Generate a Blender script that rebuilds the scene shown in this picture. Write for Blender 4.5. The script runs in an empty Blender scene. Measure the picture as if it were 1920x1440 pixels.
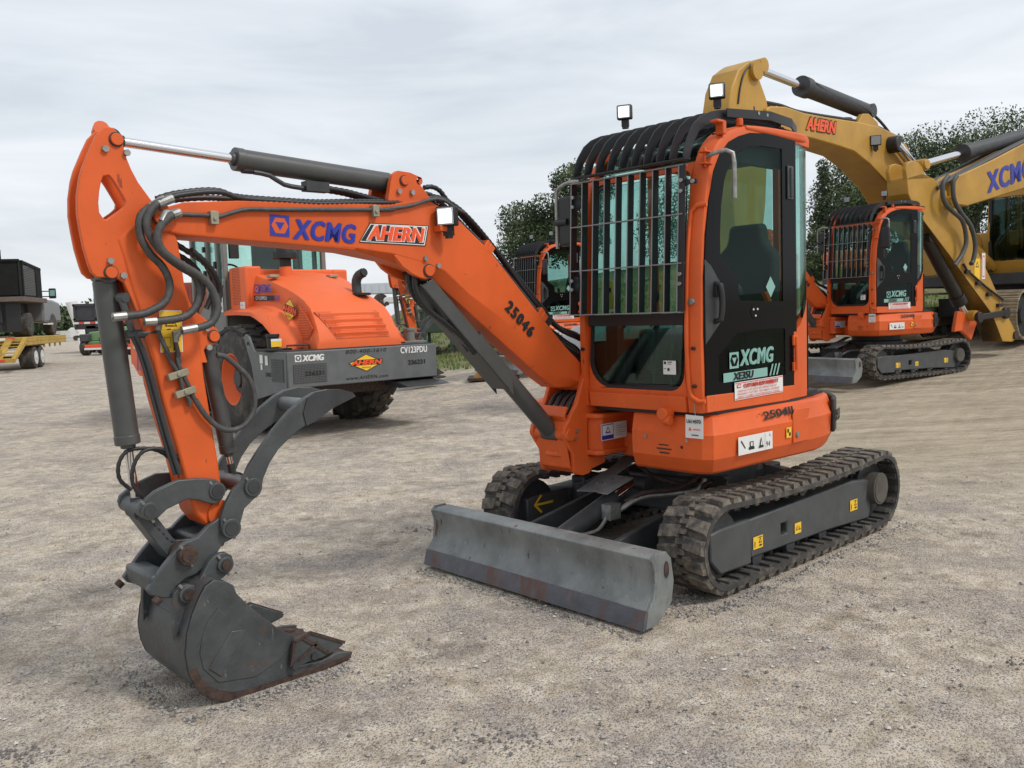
import bpy, bmesh, math, random
from mathutils import Vector, Matrix
from math import radians, sin, cos, pi
random.seed(7)
S = bpy.context.scene
COL = S.collection
# ------------------------------------------------------------------ camera
F_PX, CAM_H, PITCH, ROLL = 1641.5, 1.5513, 0.0818, -0.034
cam = bpy.data.cameras.new('camera'); camo = bpy.data.objects.new('camera', cam); COL.objects.link(camo)
cam.sensor_width = 36; cam.lens = 36*F_PX/1920; cam.clip_end = 3000; cam.clip_start = .05
_f = Vector((0, cos(PITCH), -sin(PITCH))); _r = Vector((1, 0, 0)); _u = _r.cross(_f)
_R = cos(ROLL)*_r + sin(ROLL)*_u; _U = -sin(ROLL)*_r + cos(ROLL)*_u
camo.matrix_world = Matrix(((_R.x, _U.x, -_f.x, 0), (_R.y, _U.y, -_f.y, 0), (_R.z, _U.z, -_f.z, CAM_H), (0, 0, 0, 1)))
S.camera = camo
# ------------------------------------------------------------------ sky, sun, exposure
SUN_EL, SUN_AZ = radians(48), radians(115)
W = bpy.data.worlds.new('World'); S.world = W; W.use_nodes = True
nt = W.node_tree; bgn = nt.nodes['Background']
sky = nt.nodes.new('ShaderNodeTexSky'); sky.sky_type = 'NISHITA'; sky.sun_disc = False
sky.sun_elevation = SUN_EL; sky.sun_rotation = SUN_AZ; sky.air_density = 1.4; sky.dust_density = 2.5
tc = nt.nodes.new('ShaderNodeTexCoord'); mp = nt.nodes.new('ShaderNodeMapping')
mp.inputs['Scale'].default_value = (1.2, 1.2, 7)
n1 = nt.nodes.new('ShaderNodeTexNoise'); n1.inputs['Scale'].default_value = 2.2; n1.inputs['Detail'].default_value = 6; n1.inputs['Roughness'].default_value = .55; n1.inputs['Distortion'].default_value = .5
cr = nt.nodes.new('ShaderNodeValToRGB')
cr.color_ramp.elements[0].position = .30; cr.color_ramp.elements[0].color = (5.6, 6.05, 6.6, 1)
cr.color_ramp.elements[1].position = .66; cr.color_ramp.elements[1].color = (7.7, 7.95, 8.3, 1)
mx = nt.nodes.new('ShaderNodeMixRGB'); mx.inputs[0].default_value = .88
nt.links.new(tc.outputs['Generated'], mp.inputs[0]); nt.links.new(mp.outputs[0], n1.inputs['Vector'])
nt.links.new(n1.outputs['Fac'], cr.inputs[0]); nt.links.new(sky.outputs[0], mx.inputs[1]); nt.links.new(cr.outputs[0], mx.inputs[2])
nt.links.new(mx.outputs[0], bgn.inputs[0]); bgn.inputs[1].default_value = .1
sun = bpy.data.lights.new('sun', 'SUN'); sun.energy = 1.5; sun.angle = radians(10); sun.color = (1, .96, .9)
suno = bpy.data.objects.new('sun', sun); COL.objects.link(suno)
# light travels from the sun (behind and to the right of the camera)
sd = Vector((cos(SUN_EL)*sin(SUN_AZ), cos(SUN_EL)*cos(SUN_AZ), sin(SUN_EL)))
suno.rotation_euler = (-sd).to_track_quat('-Z', 'Y').to_euler()
S.view_settings.view_transform = 'Standard'; S.view_settings.look = 'None'; S.view_settings.gamma = 1; S.view_settings.exposure = 0.34
S.cycles.max_bounces = 8; S.cycles.transparent_max_bounces = 16
# ------------------------------------------------------------------ materials
def _n(t, k, **kw):
    n = t.nodes.new(k)
    for a, b in kw.items():
        if a in n.inputs: n.inputs[a].default_value = b
        else: setattr(n, a, b)
    return n
def mat(name, col, rough=.5, metal=0, var=0.0, vscale=4, dirt=None, dirt_amt=0, dscale=3, bump=0, bscale=60, coat=0, streak=False, spec=.5, emit=None, estr=1, detail=8, scr=()):
    m = bpy.data.materials.new(name); m.use_nodes = True; t = m.node_tree; b = t.nodes['Principled BSDF']
    b.inputs['Base Color'].default_value = (*col, 1); b.inputs['Roughness'].default_value = rough; b.inputs['Metallic'].default_value = metal
    b.inputs['Specular IOR Level'].default_value = spec; b.inputs['Coat Weight'].default_value = coat; b.inputs['Coat Roughness'].default_value = .15
    if emit: b.inputs['Emission Color'].default_value = (*emit, 1); b.inputs['Emission Strength'].default_value = estr
    tcn = _n(t, 'ShaderNodeTexCoord'); src = None
    if var:
        n = _n(t, 'ShaderNodeTexNoise', Scale=vscale, Detail=float(detail), Roughness=.6); t.links.new(tcn.outputs['Object'], n.inputs['Vector'])
        r = _n(t, 'ShaderNodeValToRGB'); e = r.color_ramp.elements
        e[0].position = .3; e[0].color = (*[max(0, c*(1-var)) for c in col], 1); e[1].position = .7; e[1].color = (*[min(1, c*(1+var)) for c in col], 1)
        t.links.new(n.outputs['Fac'], r.inputs[0]); src = r.outputs[0]
    if dirt:
        mpn = _n(t, 'ShaderNodeMapping'); t.links.new(tcn.outputs['Object'], mpn.inputs[0])
        mpn.inputs['Scale'].default_value = (1, 1, .18) if streak else (1, 1, 1); mpn.inputs['Location'].default_value = (3.1, 1.7, .4)
        n = _n(t, 'ShaderNodeTexNoise', Scale=dscale, Detail=10.0, Roughness=.68); t.links.new(mpn.outputs[0], n.inputs['Vector'])
        r = _n(t, 'ShaderNodeValToRGB'); e = r.color_ramp.elements; e[0].position = .62-.28*dirt_amt; e[0].color = (0, 0, 0, 1); e[1].position = .78-.2*dirt_amt; e[1].color = (1, 1, 1, 1)
        t.links.new(n.outputs['Fac'], r.inputs[0])
        mxn = _n(t, 'ShaderNodeMixRGB'); t.links.new(r.outputs[0], mxn.inputs[0])
        if src: t.links.new(src, mxn.inputs[1])
        else: mxn.inputs[1].default_value = (*col, 1)
        mxn.inputs[2].default_value = (*dirt, 1); src = mxn.outputs[0]
        mr = _n(t, 'ShaderNodeMapRange'); mr.inputs[3].default_value = rough; mr.inputs[4].default_value = min(1, rough+.3)
        t.links.new(r.outputs[0], mr.inputs[0]); t.links.new(mr.outputs[0], b.inputs['Roughness'])
    for i, (scol, ssc, thr) in enumerate(scr):      # scratches and runs: thin, stretched, sparse
        mpn = _n(t, 'ShaderNodeMapping'); t.links.new(tcn.outputs['Object'], mpn.inputs[0]); mpn.inputs['Scale'].default_value = ssc; mpn.inputs['Location'].default_value = (i*3.3, 1.1*i, .7); mpn.inputs['Rotation'].default_value = (.12*i, .18-.3*i, .1)
        n = _n(t, 'ShaderNodeTexNoise', Scale=1.0, Detail=5.0, Roughness=.6); t.links.new(mpn.outputs[0], n.inputs['Vector'])
        r = _n(t, 'ShaderNodeValToRGB'); e = r.color_ramp.elements; e[0].position = thr; e[0].color = (0, 0, 0, 1); e[1].position = thr+.035; e[1].color = (1, 1, 1, 1); t.links.new(n.outputs['Fac'], r.inputs[0])
        mxn = _n(t, 'ShaderNodeMixRGB'); t.links.new(r.outputs[0], mxn.inputs[0])
        if src: t.links.new(src, mxn.inputs[1])
        else: mxn.inputs[1].default_value = (*col, 1)
        mxn.inputs[2].default_value = (*scol, 1); src = mxn.outputs[0]
    if src: t.links.new(src, b.inputs['Base Color'])
    if bump:
        n = _n(t, 'ShaderNodeTexNoise', Scale=bscale, Detail=4.0); t.links.new(tcn.outputs['Object'], n.inputs['Vector'])
        bn = _n(t, 'ShaderNodeBump', Strength=bump, Distance=.01); t.links.new(n.outputs['Fac'], bn.inputs['Height']); t.links.new(bn.outputs[0], b.inputs['Normal'])
    return m
def glassmat(name, tint, refl=.35, rough=.02, lo=.03):
    m = bpy.data.materials.new(name); m.use_nodes = True; t = m.node_tree
    t.nodes.remove(t.nodes['Principled BSDF']); out = t.nodes['Material Output']
    tr = _n(t, 'ShaderNodeBsdfTransparent'); tr.inputs[0].default_value = (*tint, 1)
    gl = _n(t, 'ShaderNodeBsdfGlossy', Roughness=rough); gl.inputs[0].default_value = (.9, 1, .98, 1)
    lw = _n(t, 'ShaderNodeLayerWeight', Blend=refl); mxs = _n(t, 'ShaderNodeMixShader')
    mr = _n(t, 'ShaderNodeMapRange'); mr.inputs[1].default_value = 0; mr.inputs[2].default_value = 1; mr.inputs[3].default_value = lo; mr.inputs[4].default_value = .8
    t.links.new(lw.outputs['Fresnel'], mr.inputs[0]); t.links.new(mr.outputs[0], mxs.inputs[0]); t.links.new(tr.outputs[0], mxs.inputs[1]); t.links.new(gl.outputs[0], mxs.inputs[2]); t.links.new(mxs.outputs[0], out.inputs[0])
    return m
OR = mat('orange_paint', (.66, .108, .020), .48, spec=.35, var=.12, vscale=3, dirt=(.40, .10, .035), dirt_amt=.0, dscale=4, bump=.06, bscale=120, streak=True, scr=[((.30, .055, .018), (26, 26, 7), .685), ((.12, .035, .02), (9, 40, 30), .70)])
OR2 = mat('orange_hood_plastic', (.76, .14, .04), .58, spec=.35, var=.04, bump=.02)
BEAM = mat('grey_beam_paint', (.11, .118, .12), .5, var=.15, vscale=5, dirt=(.15, .14, .12), dirt_amt=-.05, dscale=7, bump=.05)
GREY = mat('grey_machine_paint', (.056, .062, .064), .44, var=.3, vscale=7, dirt=(.12, .11, .095), dirt_amt=.02, dscale=6, bump=.12, bscale=70, streak=True)
BUCK = mat('bucket_steel', (.055, .061, .064), .42, var=.35, vscale=8, dirt=(.085, .055, .042), dirt_amt=.28, dscale=5, bump=.2, bscale=50, scr=[((.13, .14, .145), (50, 50, 14), .66), ((.09, .045, .028), (22, 30, 22), .66)])
FRAME = mat('track_frame_grey', (.062, .066, .068), .5, var=.2, vscale=6, dirt=(.13, .12, .10), dirt_amt=.1, dscale=5, bump=.1)
DARK = mat('dark_grey_steel', (.035, .037, .04), .5, var=.3, vscale=10, dirt=(.15, .13, .10), dirt_amt=-.15, dscale=7, bump=.08)
CYL = mat('cylinder_grey', (.068, .07, .068), .38, var=.12, vscale=12, dirt=(.10, .095, .085), dirt_amt=-.1, dscale=5)
BLADE = mat('worn_blade_grey', (.16, .172, .168), .42, var=.35, vscale=5, dirt=(.27, .28, .27), dirt_amt=.22, dscale=5, bump=.1, bscale=50, streak=True, scr=[((.035, .04, .042), (30, 30, 5), .64), ((.11, .05, .03), (16, 16, 2.5), .675), ((.30, .31, .30), (60, 45, 9), .67)])
RUST = mat('rusty_steel', (.085, .09, .105), .45, var=.3, vscale=9, dirt=(.14, .055, .028), dirt_amt=.5, dscale=9, bump=.25, bscale=80, streak=True)
RUSTB = mat('brown_rust', (.052, .030, .022), .75, var=.6, vscale=30, bump=.3, bscale=80)
CHROME = mat('chrome_rod', (.75, .75, .78), .12, 1.0)
ZINC = mat('zinc_bolt', (.30, .30, .285), .45, .6, var=.3, vscale=30)
ZINCY = mat('passivated_bracket', (.32, .30, .22), .45, .4, var=.2)
RUB = mat('track_rubber', (.045, .042, .039), .8, var=.3, vscale=14, dirt=(.17, .145, .11), dirt_amt=.42, dscale=9, bump=.35, bscale=70)
LUG = mat('lug_rubber', (.06, .055, .05), .85, var=.3, vscale=25, dirt=(.21, .18, .14), dirt_amt=.75, dscale=16, bump=.35, bscale=90)
HOSE = mat('hose_rubber', (.018, .018, .019), .45)
HOSEG = mat('dusty_hose', (.06, .06, .058), .55, var=.3, vscale=40, dirt=(.16, .15, .13), dirt_amt=.1, dscale=30)
BLK = mat('black_plastic', (.014, .014, .015), .5, bump=.08, bscale=200)
GRD = mat('guard_bar_black', (.022, .023, .026), .45, spec=.3, dirt=(.12, .11, .1), dirt_amt=-.15, dscale=20)
GRE = mat('guard_edge_highlight', (.22, .22, .22), .5)  # pale grey paints the edge highlight on guard bars; cross rails share it
GLASS = glassmat('cab_glass', (.72, .85, .82), .12)
GLASSL = glassmat('compactor_cab_glass', (.84, .95, .92), .12)
GLASSM = glassmat('door_glass', (.66, .79, .76), .05, lo=.012)
GLASSD = glassmat('dark_cab_glass', (.40, .50, .48), .07, lo=.015)
BORD = mat('black_glass_border', (.005, .005, .006), .14, spec=.10)
WHITE = mat('white_label', (.72, .72, .70), .5)
RED = mat('red_print', (.62, .06, .04), .5)
INK = mat('black_print', (.012, .012, .012), .6)
BLUE = mat('blue_print', (.018, .03, .30), .4)
TEAL = mat('pale_teal_decal', (.22, .42, .37), .4)
YEL = mat('yellow_label', (.85, .52, .03), .5)
REDOR = mat('red_orange_print', (.85, .09, .02), .45)
SEAT = mat('black_seat_cloth', (.02, .02, .022), .8)
SILV = mat('silver_hood_paint', (.42, .43, .43), .4, var=.1)
LAMP = mat('lit_led', (.9, .9, .9), .3, emit=(1, 1, 1), estr=2.2)
LAMPG = mat('lamp_reflector', (.55, .56, .57), .25, spec=.3)
LENS = mat('unlit_lens', (.3, .32, .33), .15)
YM = mat('yellow_machine_paint', (.43, .235, .032), .5, var=.18, vscale=2, dirt=(.2, .12, .05), dirt_amt=.05, dscale=2.5, bump=.04, streak=True)
MUDG = mat('dusty_hub', (.075, .066, .056), .7, var=.3, vscale=10, dirt=(.15, .12, .09), dirt_amt=.3, dscale=9, bump=.2)
MUD = mat('muddy_shoe_steel', (.30, .24, .16), .85, var=.35, vscale=6, bump=.2)
# ------------------------------------------------------------------ mesh builder
class MB:
    def __init__(s): s.bm = bmesh.new(); s.mi = 0
    def _f(s, vs):
        try: f = s.bm.faces.new(vs); f.material_index = s.mi; return f
        except ValueError: return None
    def box(s, c, d, rot=None):
        h = [x/2 for x in d]; M = rot if rot else Matrix.Identity(3); c = Vector(c)
        v = [s.bm.verts.new(c+M@Vector((x*h[0], y*h[1], z*h[2]))) for x in (-1, 1) for y in (-1, 1) for z in (-1, 1)]
        for q in ((0, 1, 3, 2), (4, 6, 7, 5), (0, 4, 5, 1), (2, 3, 7, 6), (0, 2, 6, 4), (1, 5, 7, 3)): s._f([v[i] for i in q])
        return s
    def bx(s, x0, x1, y0, y1, z0, z1): return s.box(((x0+x1)/2, (y0+y1)/2, (z0+z1)/2), (abs(x1-x0), abs(y1-y0), abs(z1-z0)))
    def beam(s, a, b, w, h, up=(0, 0, 1)):
        a, b = Vector(a), Vector(b); d = (b-a); L = d.length; d.normalize(); y = Vector(up).cross(d)
        if y.length < 1e-4: y = Vector((0, 1, 0)).cross(d)
        y.normalize(); z = d.cross(y)
        return s.box((a+b)/2, (L, w, h), Matrix((d, y, z)).transposed())
    def ring(s, pts): return [s.bm.verts.new(p) for p in pts]
    def loft(s, rings, caps=True, closed=True):
        R = [s.ring(r) for r in rings]; n = len(R[0])
        for a, b in zip(R, R[1:]):
            for i in range(n if closed else n-1): s._f((a[i], a[(i+1) % n], b[(i+1) % n], b[i]))
        if caps and closed: s._f(R[0][::-1]); s._f(R[-1])
        return s
    def cyl(s, a, b, r, seg=20, r2=None, caps=True):
        a, b = Vector(a), Vector(b); d = (b-a).normalized(); x = d.orthogonal().normalized(); y = d.cross(x); r2 = r if r2 is None else r2
        return s.loft([[p+q*(cos(2*pi*i/seg)*x+sin(2*pi*i/seg)*y) for i in range(seg)] for p, q in ((a, r), (b, r2))], caps)
    def tube(s, pts, r, seg=8, smooth=True, rib=0, caps=True):
        P = [Vector(p) for p in pts]
        if smooth and len(P) > 2: P = cr(P, .012 if rib else .03 if r > .004 else .02)
        n = len(P); T = [(P[min(i+1, n-1)]-P[max(i-1, 0)]).normalized() for i in range(n)]
        x = T[0].orthogonal().normalized(); rs = []
        for i in range(n):
            x = (x-T[i]*x.dot(T[i])).normalized(); y = T[i].cross(x)
            q = r*(1-rib*(i % 2)); rs.append([P[i]+q*(cos(2*pi*k/seg)*x+sin(2*pi*k/seg)*y) for k in range(seg)])
        return s.loft(rs, caps)
    def prism(s, poly, y0, y1, holes=(), ax='y'):
        f = {'y': lambda p, h: (p[0], h, p[1]), 'z': lambda p, h: (p[0], p[1], h), 'x': lambda p, h: (h, p[0], p[1])}[ax]
        tmp = bmesh.new(); lo = []
        for lp in [poly, *holes]:
            vs = [tmp.verts.new(f(p, y0)) for p in lp]; lo.append(vs)
            for i in range(len(vs)): tmp.edges.new((vs[i], vs[(i+1) % len(vs)]))
        if holes: bmesh.ops.triangle_fill(tmp, use_beauty=True, use_dissolve=False, edges=tmp.edges[:])
        else: tmp.faces.new(lo[0])
        tmp.verts.index_update()
        a = [s.bm.verts.new(v.co) for v in tmp.verts]; b = [s.bm.verts.new(f([v.co[k] for k in {'y': (0, 2), 'z': (0, 1), 'x': (1, 2)}[ax]], y1)) for v in tmp.verts]
        for fc in tmp.faces:
            ii = [v.index for v in fc.verts]; s._f([a[i] for i in ii]); s._f([b[i] for i in reversed(ii)])
        for vs in lo:
            ii = [v.index for v in vs]
            for i in range(len(ii)): j = (i+1) % len(ii); s._f((a[ii[i]], a[ii[j]], b[ii[j]], b[ii[i]]))
        tmp.free(); return s
    def sph(s, c, r, sc=(1, 1, 1), u=16, v=10):
        c = Vector(c); rs = []
        for j in range(1, v):
            t = pi*j/v; rs.append([c+Vector((r*sc[0]*sin(t)*cos(2*pi*i/u), r*sc[1]*sin(t)*sin(2*pi*i/u), r*sc[2]*cos(t))) for i in range(u)])
        return s.loft(rs)
    def poly3(s, pts): s._f(s.ring(pts)); return s
    def sheet(s, path, y0, y1, th):
        """thick sheet following a path in x,z between y0 and y1; thickness towards the path's right"""
        P = [Vector((p[0], 0, p[1])) for p in path]; n = len(P); rs = []
        for i in range(n):
            d = (P[min(i+1, n-1)]-P[max(i-1, 0)]).normalized(); nr = Vector((d.z, 0, -d.x))
            q = P[i]+nr*th; rs.append([(P[i].x, y0, P[i].z), (P[i].x, y1, P[i].z), (q.x, y1, q.z), (q.x, y0, q.z)])
        return s.loft(rs)
    def wall(s, path, zlo, zhi, th):
        """thick upright sheet over a plan path; zlo/zhi per point; thickness to the left of travel"""
        P = [Vector((p[0], p[1], 0)) for p in path]; n = len(P); rs = []
        for i in range(n):
            d = (P[min(i+1, n-1)]-P[max(i-1, 0)]).normalized(); q = P[i]+Vector((-d.y, d.x, 0))*th
            a, b = (zlo[i] if isinstance(zlo, (list, tuple)) else zlo), (zhi[i] if isinstance(zhi, (list, tuple)) else zhi)
            rs.append([(P[i].x, P[i].y, a), (P[i].x, P[i].y, b), (q.x, q.y, b), (q.x, q.y, a)])
        return s.loft(rs)
def cr(P, step):
    out = []; n = len(P)
    for i in range(n-1):
        p0, p1, p2, p3 = P[max(i-1, 0)], P[i], P[i+1], P[min(i+2, n-1)]; k = max(1, int((p2-p1).length/step))
        for j in range(k):
            t = j/k; out.append(.5*((2*p1)+(p2-p0)*t+(2*p0-5*p1+4*p2-p3)*t*t+(3*p1-p0-3*p2+p3)*t**3))
    out.append(P[-1]); return out
KEEP = {'panel_perforation', 'led', 'roof_guard', 'window_guard', 'guard_bar_edges', 'ground', 'gravel', 'grass', 'distant_woods', 'crown', 'track_belt', 'vent_slots', 'grille_slat', 'grille_louvre', 'trailer_rib', 'container_rib', 'guard_mesh', 'tailgate_rib', 'panel_stack', 'pallet_stack', 'reflective_tape', 'cutter_rib', 'earth_clod', 'window_seal', 'vent_holes', 'ramp_frame'}
def islands(bm):
    seen = set(); out = []
    for v in bm.verts:
        if v in seen: continue
        st = [v]; seen.add(v); c = []
        while st:
            a = st.pop(); c.append(a)
            for e in a.link_edges:
                b = e.other_vert(a)
                if b not in seen: seen.add(b); st.append(b)
        out.append(c)
        if len(out) > 60: return None
    return out
def clusters(bm, mg=.012):
    isl = islands(bm)
    if not isl or len(isl) < 2: return None
    bb = [[[min(v.co[i] for v in c)-mg for i in range(3)], [max(v.co[i] for v in c)+mg for i in range(3)]] for c in isl]; par = list(range(len(isl)))
    def fd(i):
        while par[i] != i: i = par[i]
        return i
    for i in range(len(isl)):
        for j in range(i):
            if all(bb[i][0][k] <= bb[j][1][k] and bb[j][0][k] <= bb[i][1][k] for k in range(3)): par[fd(i)] = fd(j)
    g = {}
    for i in range(len(isl)): g.setdefault(fd(i), []).extend(isl[i])
    return list(g.values())
def obj(name, mb, m, parent=None, bevel=0, ang=32, seg=2):
    if name not in KEEP:
        mb.bm.verts.index_update(); cl = clusters(mb.bm)
        if cl and 1 < len(cl) <= (40 if name in ('bolt', 'cotter_pin') else 8):
            ids = [set(v.index for v in c) for c in cl]; res = []
            for s_ in ids:
                q = MB(); q.bm = mb.bm.copy(); q.bm.verts.ensure_lookup_table(); bmesh.ops.delete(q.bm, geom=[v for v in q.bm.verts if v.index not in s_], context='VERTS'); res.append(obj1(name, q, m, parent, bevel, ang, seg))
            return res[0]
    return obj1(name, mb, m, parent, bevel, ang, seg)
def obj1(name, mb, m, parent=None, bevel=0, ang=32, seg=2):
    bm = mb.bm; bmesh.ops.recalc_face_normals(bm, faces=bm.faces[:])
    me = bpy.data.meshes.new(name); bm.to_mesh(me); bm.free()
    for x in (m if isinstance(m, (list, tuple)) else [m]): me.materials.append(x)
    for p in me.polygons: p.use_smooth = True
    me.set_sharp_from_angle(angle=radians(ang))
    o = bpy.data.objects.new(name, me); COL.objects.link(o)
    if parent: o.parent = parent
    if bevel:
        b = o.modifiers.new('bevel', 'BEVEL'); b.width = bevel; b.segments = seg; b.limit_method = 'ANGLE'; b.angle_limit = radians(35); b.harden_normals = False
    return o
def tag(o, label=None, cat=None, group=None, kind=None):
    for k, v in (('label', label), ('category', cat), ('group', group), ('kind', kind)):
        if v: o[k] = v
    return o
def thing(name, label, cat, loc=(0, 0, 0), rz=0, group=None):
    o = bpy.data.objects.new(name, None); COL.objects.link(o); o.location = loc; o.rotation_euler = (0, 0, rz); o.empty_display_size = .3
    return tag(o, label, cat, group)
def copy_tree(o, parent=None):
    c = o.copy(); COL.objects.link(c); c.parent = parent
    for ch in list(o.children): copy_tree(ch, c)
    return c
def text(s, org, xd, yd, m, parent, w=None, h=None, name='lettering', shear=0, bold=0, lift=.003, spacing=1.0, fat=0):
    cu = bpy.data.curves.new('t', 'FONT'); cu.body = s; cu.size = 1; cu.shear = shear; cu.offset = min(bold, .010); cu.resolution_u = 3; cu.space_character = spacing
    to = bpy.data.objects.new('t', cu); COL.objects.link(to); bpy.context.view_layer.update()
    me = bpy.data.meshes.new_from_object(to.evaluated_get(bpy.context.evaluated_depsgraph_get())); bpy.data.objects.remove(to); bpy.data.curves.remove(cu)
    xs = [v.co.x for v in me.vertices]; ys = [v.co.y for v in me.vertices]; x0, x1, y0, y1 = min(xs), max(xs), min(ys), max(ys)
    sx = w/(x1-x0) if w else None; sy = h/(y1-y0) if h else sx; sx = sx or sy
    org, xd, yd = Vector(org), Vector(xd).normalized(), Vector(yd); yd = (yd-xd*yd.dot(xd)).normalized(); n = xd.cross(yd)
    H = (y1-y0)*sy; fat = max(fat, bold*2.2 if bold > .015 else 0)*(1.25 if fat else 1)
    for v in me.vertices: v.co = org+xd*((v.co.x-x0)*sx)+yd*((v.co.y-y0)*sy)+n*lift
    if fat:
        b = bmesh.new()
        for k in range(7):
            d = fat*H*(k/6-.5); i0 = len(b.verts); b.from_mesh(me); b.verts.ensure_lookup_table()
            for v in b.verts[i0:]: v.co += xd*d+yd*(fat*H*.14*(1 if k % 2 else -1))+n*(.0003*k)
        b.to_mesh(me); b.free()
    me.materials.clear(); me.materials.append(m); me.name = name
    o = bpy.data.objects.new(name, me); COL.objects.link(o); o.parent = parent
    return o
def decal(org, xd, yd, shapes, parent, name='sticker', lift=.002, step=.0008):
    """flat printed sticker: shapes = [(material, polygon in metres), ...] stacked"""
    org, xd, yd = Vector(org), Vector(xd).normalized(), Vector(yd); yd = (yd-xd*yd.dot(xd)).normalized(); n = xd.cross(yd)
    mb = MB(); ms = []
    for k, (m, pl) in enumerate(shapes):
        if m not in ms: ms.append(m)
        mb.mi = ms.index(m); mb.poly3([org+xd*a+yd*b+n*(lift+k*step) for a, b in pl])
    bm = mb.bm; me = bpy.data.meshes.new(name); bm.to_mesh(me); bm.free()
    for m in ms: me.materials.append(m)
    o = bpy.data.objects.new(name, me); COL.objects.link(o); o.parent = parent; return o
def rect(x0, y0, x1, y1): return [(x0, y0), (x1, y0), (x1, y1), (x0, y1)]
def emblem(x, y, s, fg, bg):
    hx = lambda k: [(x+s*(.5+k*a), y+s*(.5+k*b)) for a, b in ((-.24, -.36), (.24, -.36), (.44, 0), (.24, .36), (-.24, .36), (-.44, 0))]
    return [(fg, rect(x, y, x+s, y+s)), (bg, hx(1)), (fg, [(x+s*.5, y+s*.27), (x+s*.74, y+s*.66), (x+s*.26, y+s*.66)])]
def circ(c, r, n=24, a0=0, a1=2*pi): return [(c[0]+r*cos(a0+(a1-a0)*i/n), c[1]+r*sin(a0+(a1-a0)*i/n)) for i in range(n if abs(a1-a0) > 6.28 else n+1)]
LEDS = None
def far(px, py, D):
    """world point seen at a pixel of the 1920x1440 photo, D metres ahead"""
    d = _R*((px-960)/F_PX)-_U*((py-720)/F_PX)+_f; k = D/d.y
    return Vector((0, 0, CAM_H))+d*k
# outlines of the mini excavator side plates and hoses, metres in its own frame (forward, up)
BOOM_TOP = [(3.494,2.006),(3.375,2.044),(3.138,2.065),(2.742,2.08),(2.39,2.093),(2.129,2.131),(1.977,2.076),(1.873,1.998),(1.729,1.896),(1.4,1.575),(1.152,1.339),(0.973,1.195),(0.917,1.146)]
BOOM_BOT = [(3.495,1.93),(3.395,1.91),(3.189,1.901),(2.862,1.885),(2.569,1.868),(2.357,1.827),(2.181,1.776),(2.082,1.731),(1.918,1.614),(1.578,1.361),(1.328,1.177),(1.207,1.102),(1.048,1.092)]
BOOM_CHAM = [(3.495,1.934),(3.394,1.914),(3.189,1.908),(2.862,1.895),(2.568,1.883),(2.356,1.858),(2.179,1.821),(2.034,1.78),(1.872,1.655),(1.522,1.442),(1.246,1.251),(1.115,1.154),(0.986,1.1)]
BOOM_LUG = [(2.36,2.119),(2.339,2.207),(2.325,2.242),(2.295,2.262),(2.215,2.258),(2.158,2.2),(2.101,2.14),(2.123,2.104),(2.361,2.09)]
BOOMCYL_LUG = [(2.344,1.85),(2.293,1.793),(2.236,1.757),(2.194,1.741),(2.154,1.731),(2.109,1.747),(2.076,1.787),(1.978,1.797),(2.01,1.851)]
EAR = [(3.66,2.318),(3.641,2.319),(3.624,2.314),(3.605,2.294),(3.595,2.271),(3.592,2.241),(3.584,2.204),(3.57,2.164),(3.546,2.114),(3.502,2.051),(3.469,2.01),(3.436,1.969),(3.409,1.927),(3.395,1.812),(3.387,1.711),(3.369,1.638),(3.349,1.6),(3.313,1.573),(3.291,1.55),(3.258,1.523),(3.246,1.492),(3.257,1.47),(3.278,1.456),(3.305,1.454),(3.321,1.436),(3.309,1.383),(3.34,1.385),(3.538,1.398),(3.56,1.499),(3.582,1.585),(3.605,1.656),(3.628,1.719),(3.66,1.743),(3.68,1.738),(3.726,1.739),(3.747,1.76),(3.755,1.787),(3.769,1.854),(3.777,1.92),(3.782,1.98),(3.778,2.047),(3.765,2.114),(3.752,2.155),(3.733,2.197),(3.714,2.238),(3.691,2.284)]
EAR_HOLE = [(3.677,2.128),(3.656,2.133),(3.647,2.123),(3.635,2.104),(3.617,2.071),(3.6,2.038),(3.604,2.02),(3.622,2.003),(3.678,1.962),(3.687,1.965),(3.701,1.988),(3.702,2.025),(3.695,2.072),(3.686,2.107)]
ARM_BODY = [(3.644,1.89),(3.564,1.965),(3.473,2.005),(3.407,1.927),(3.397,1.783),(3.387,1.685),(3.373,1.637),(3.337,1.519),(3.33,1.34),(3.318,1.217),(3.305,1.089),(3.291,0.966),(3.281,0.824),(3.299,0.732),(3.363,0.691),(3.403,0.751),(3.425,0.834),(3.46,1.021),(3.509,1.235),(3.539,1.424),(3.562,1.527),(3.583,1.623),(3.607,1.718),(3.627,1.822)]
HLINK = [(3.648,0.821),(3.64,0.845),(3.579,0.885),(3.486,0.915),(3.401,0.909),(3.326,0.894),(3.295,0.866),(3.288,0.832),(3.298,0.807),(3.333,0.786),(3.365,0.797),(3.407,0.817),(3.449,0.829),(3.534,0.803),(3.577,0.772),(3.612,0.77),(3.64,0.794)]
COUPLER = [(3.323,0.733),(3.315,0.693),(3.254,0.671),(3.274,0.631),(3.32,0.618),(3.356,0.572),(3.402,0.539),(3.441,0.516),(3.489,0.506),(3.527,0.483),(3.551,0.441),(3.591,0.452),(3.63,0.472),(3.645,0.496),(3.616,0.53),(3.575,0.578),(3.523,0.629),(3.479,0.657),(3.426,0.667),(3.38,0.706)]
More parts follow.
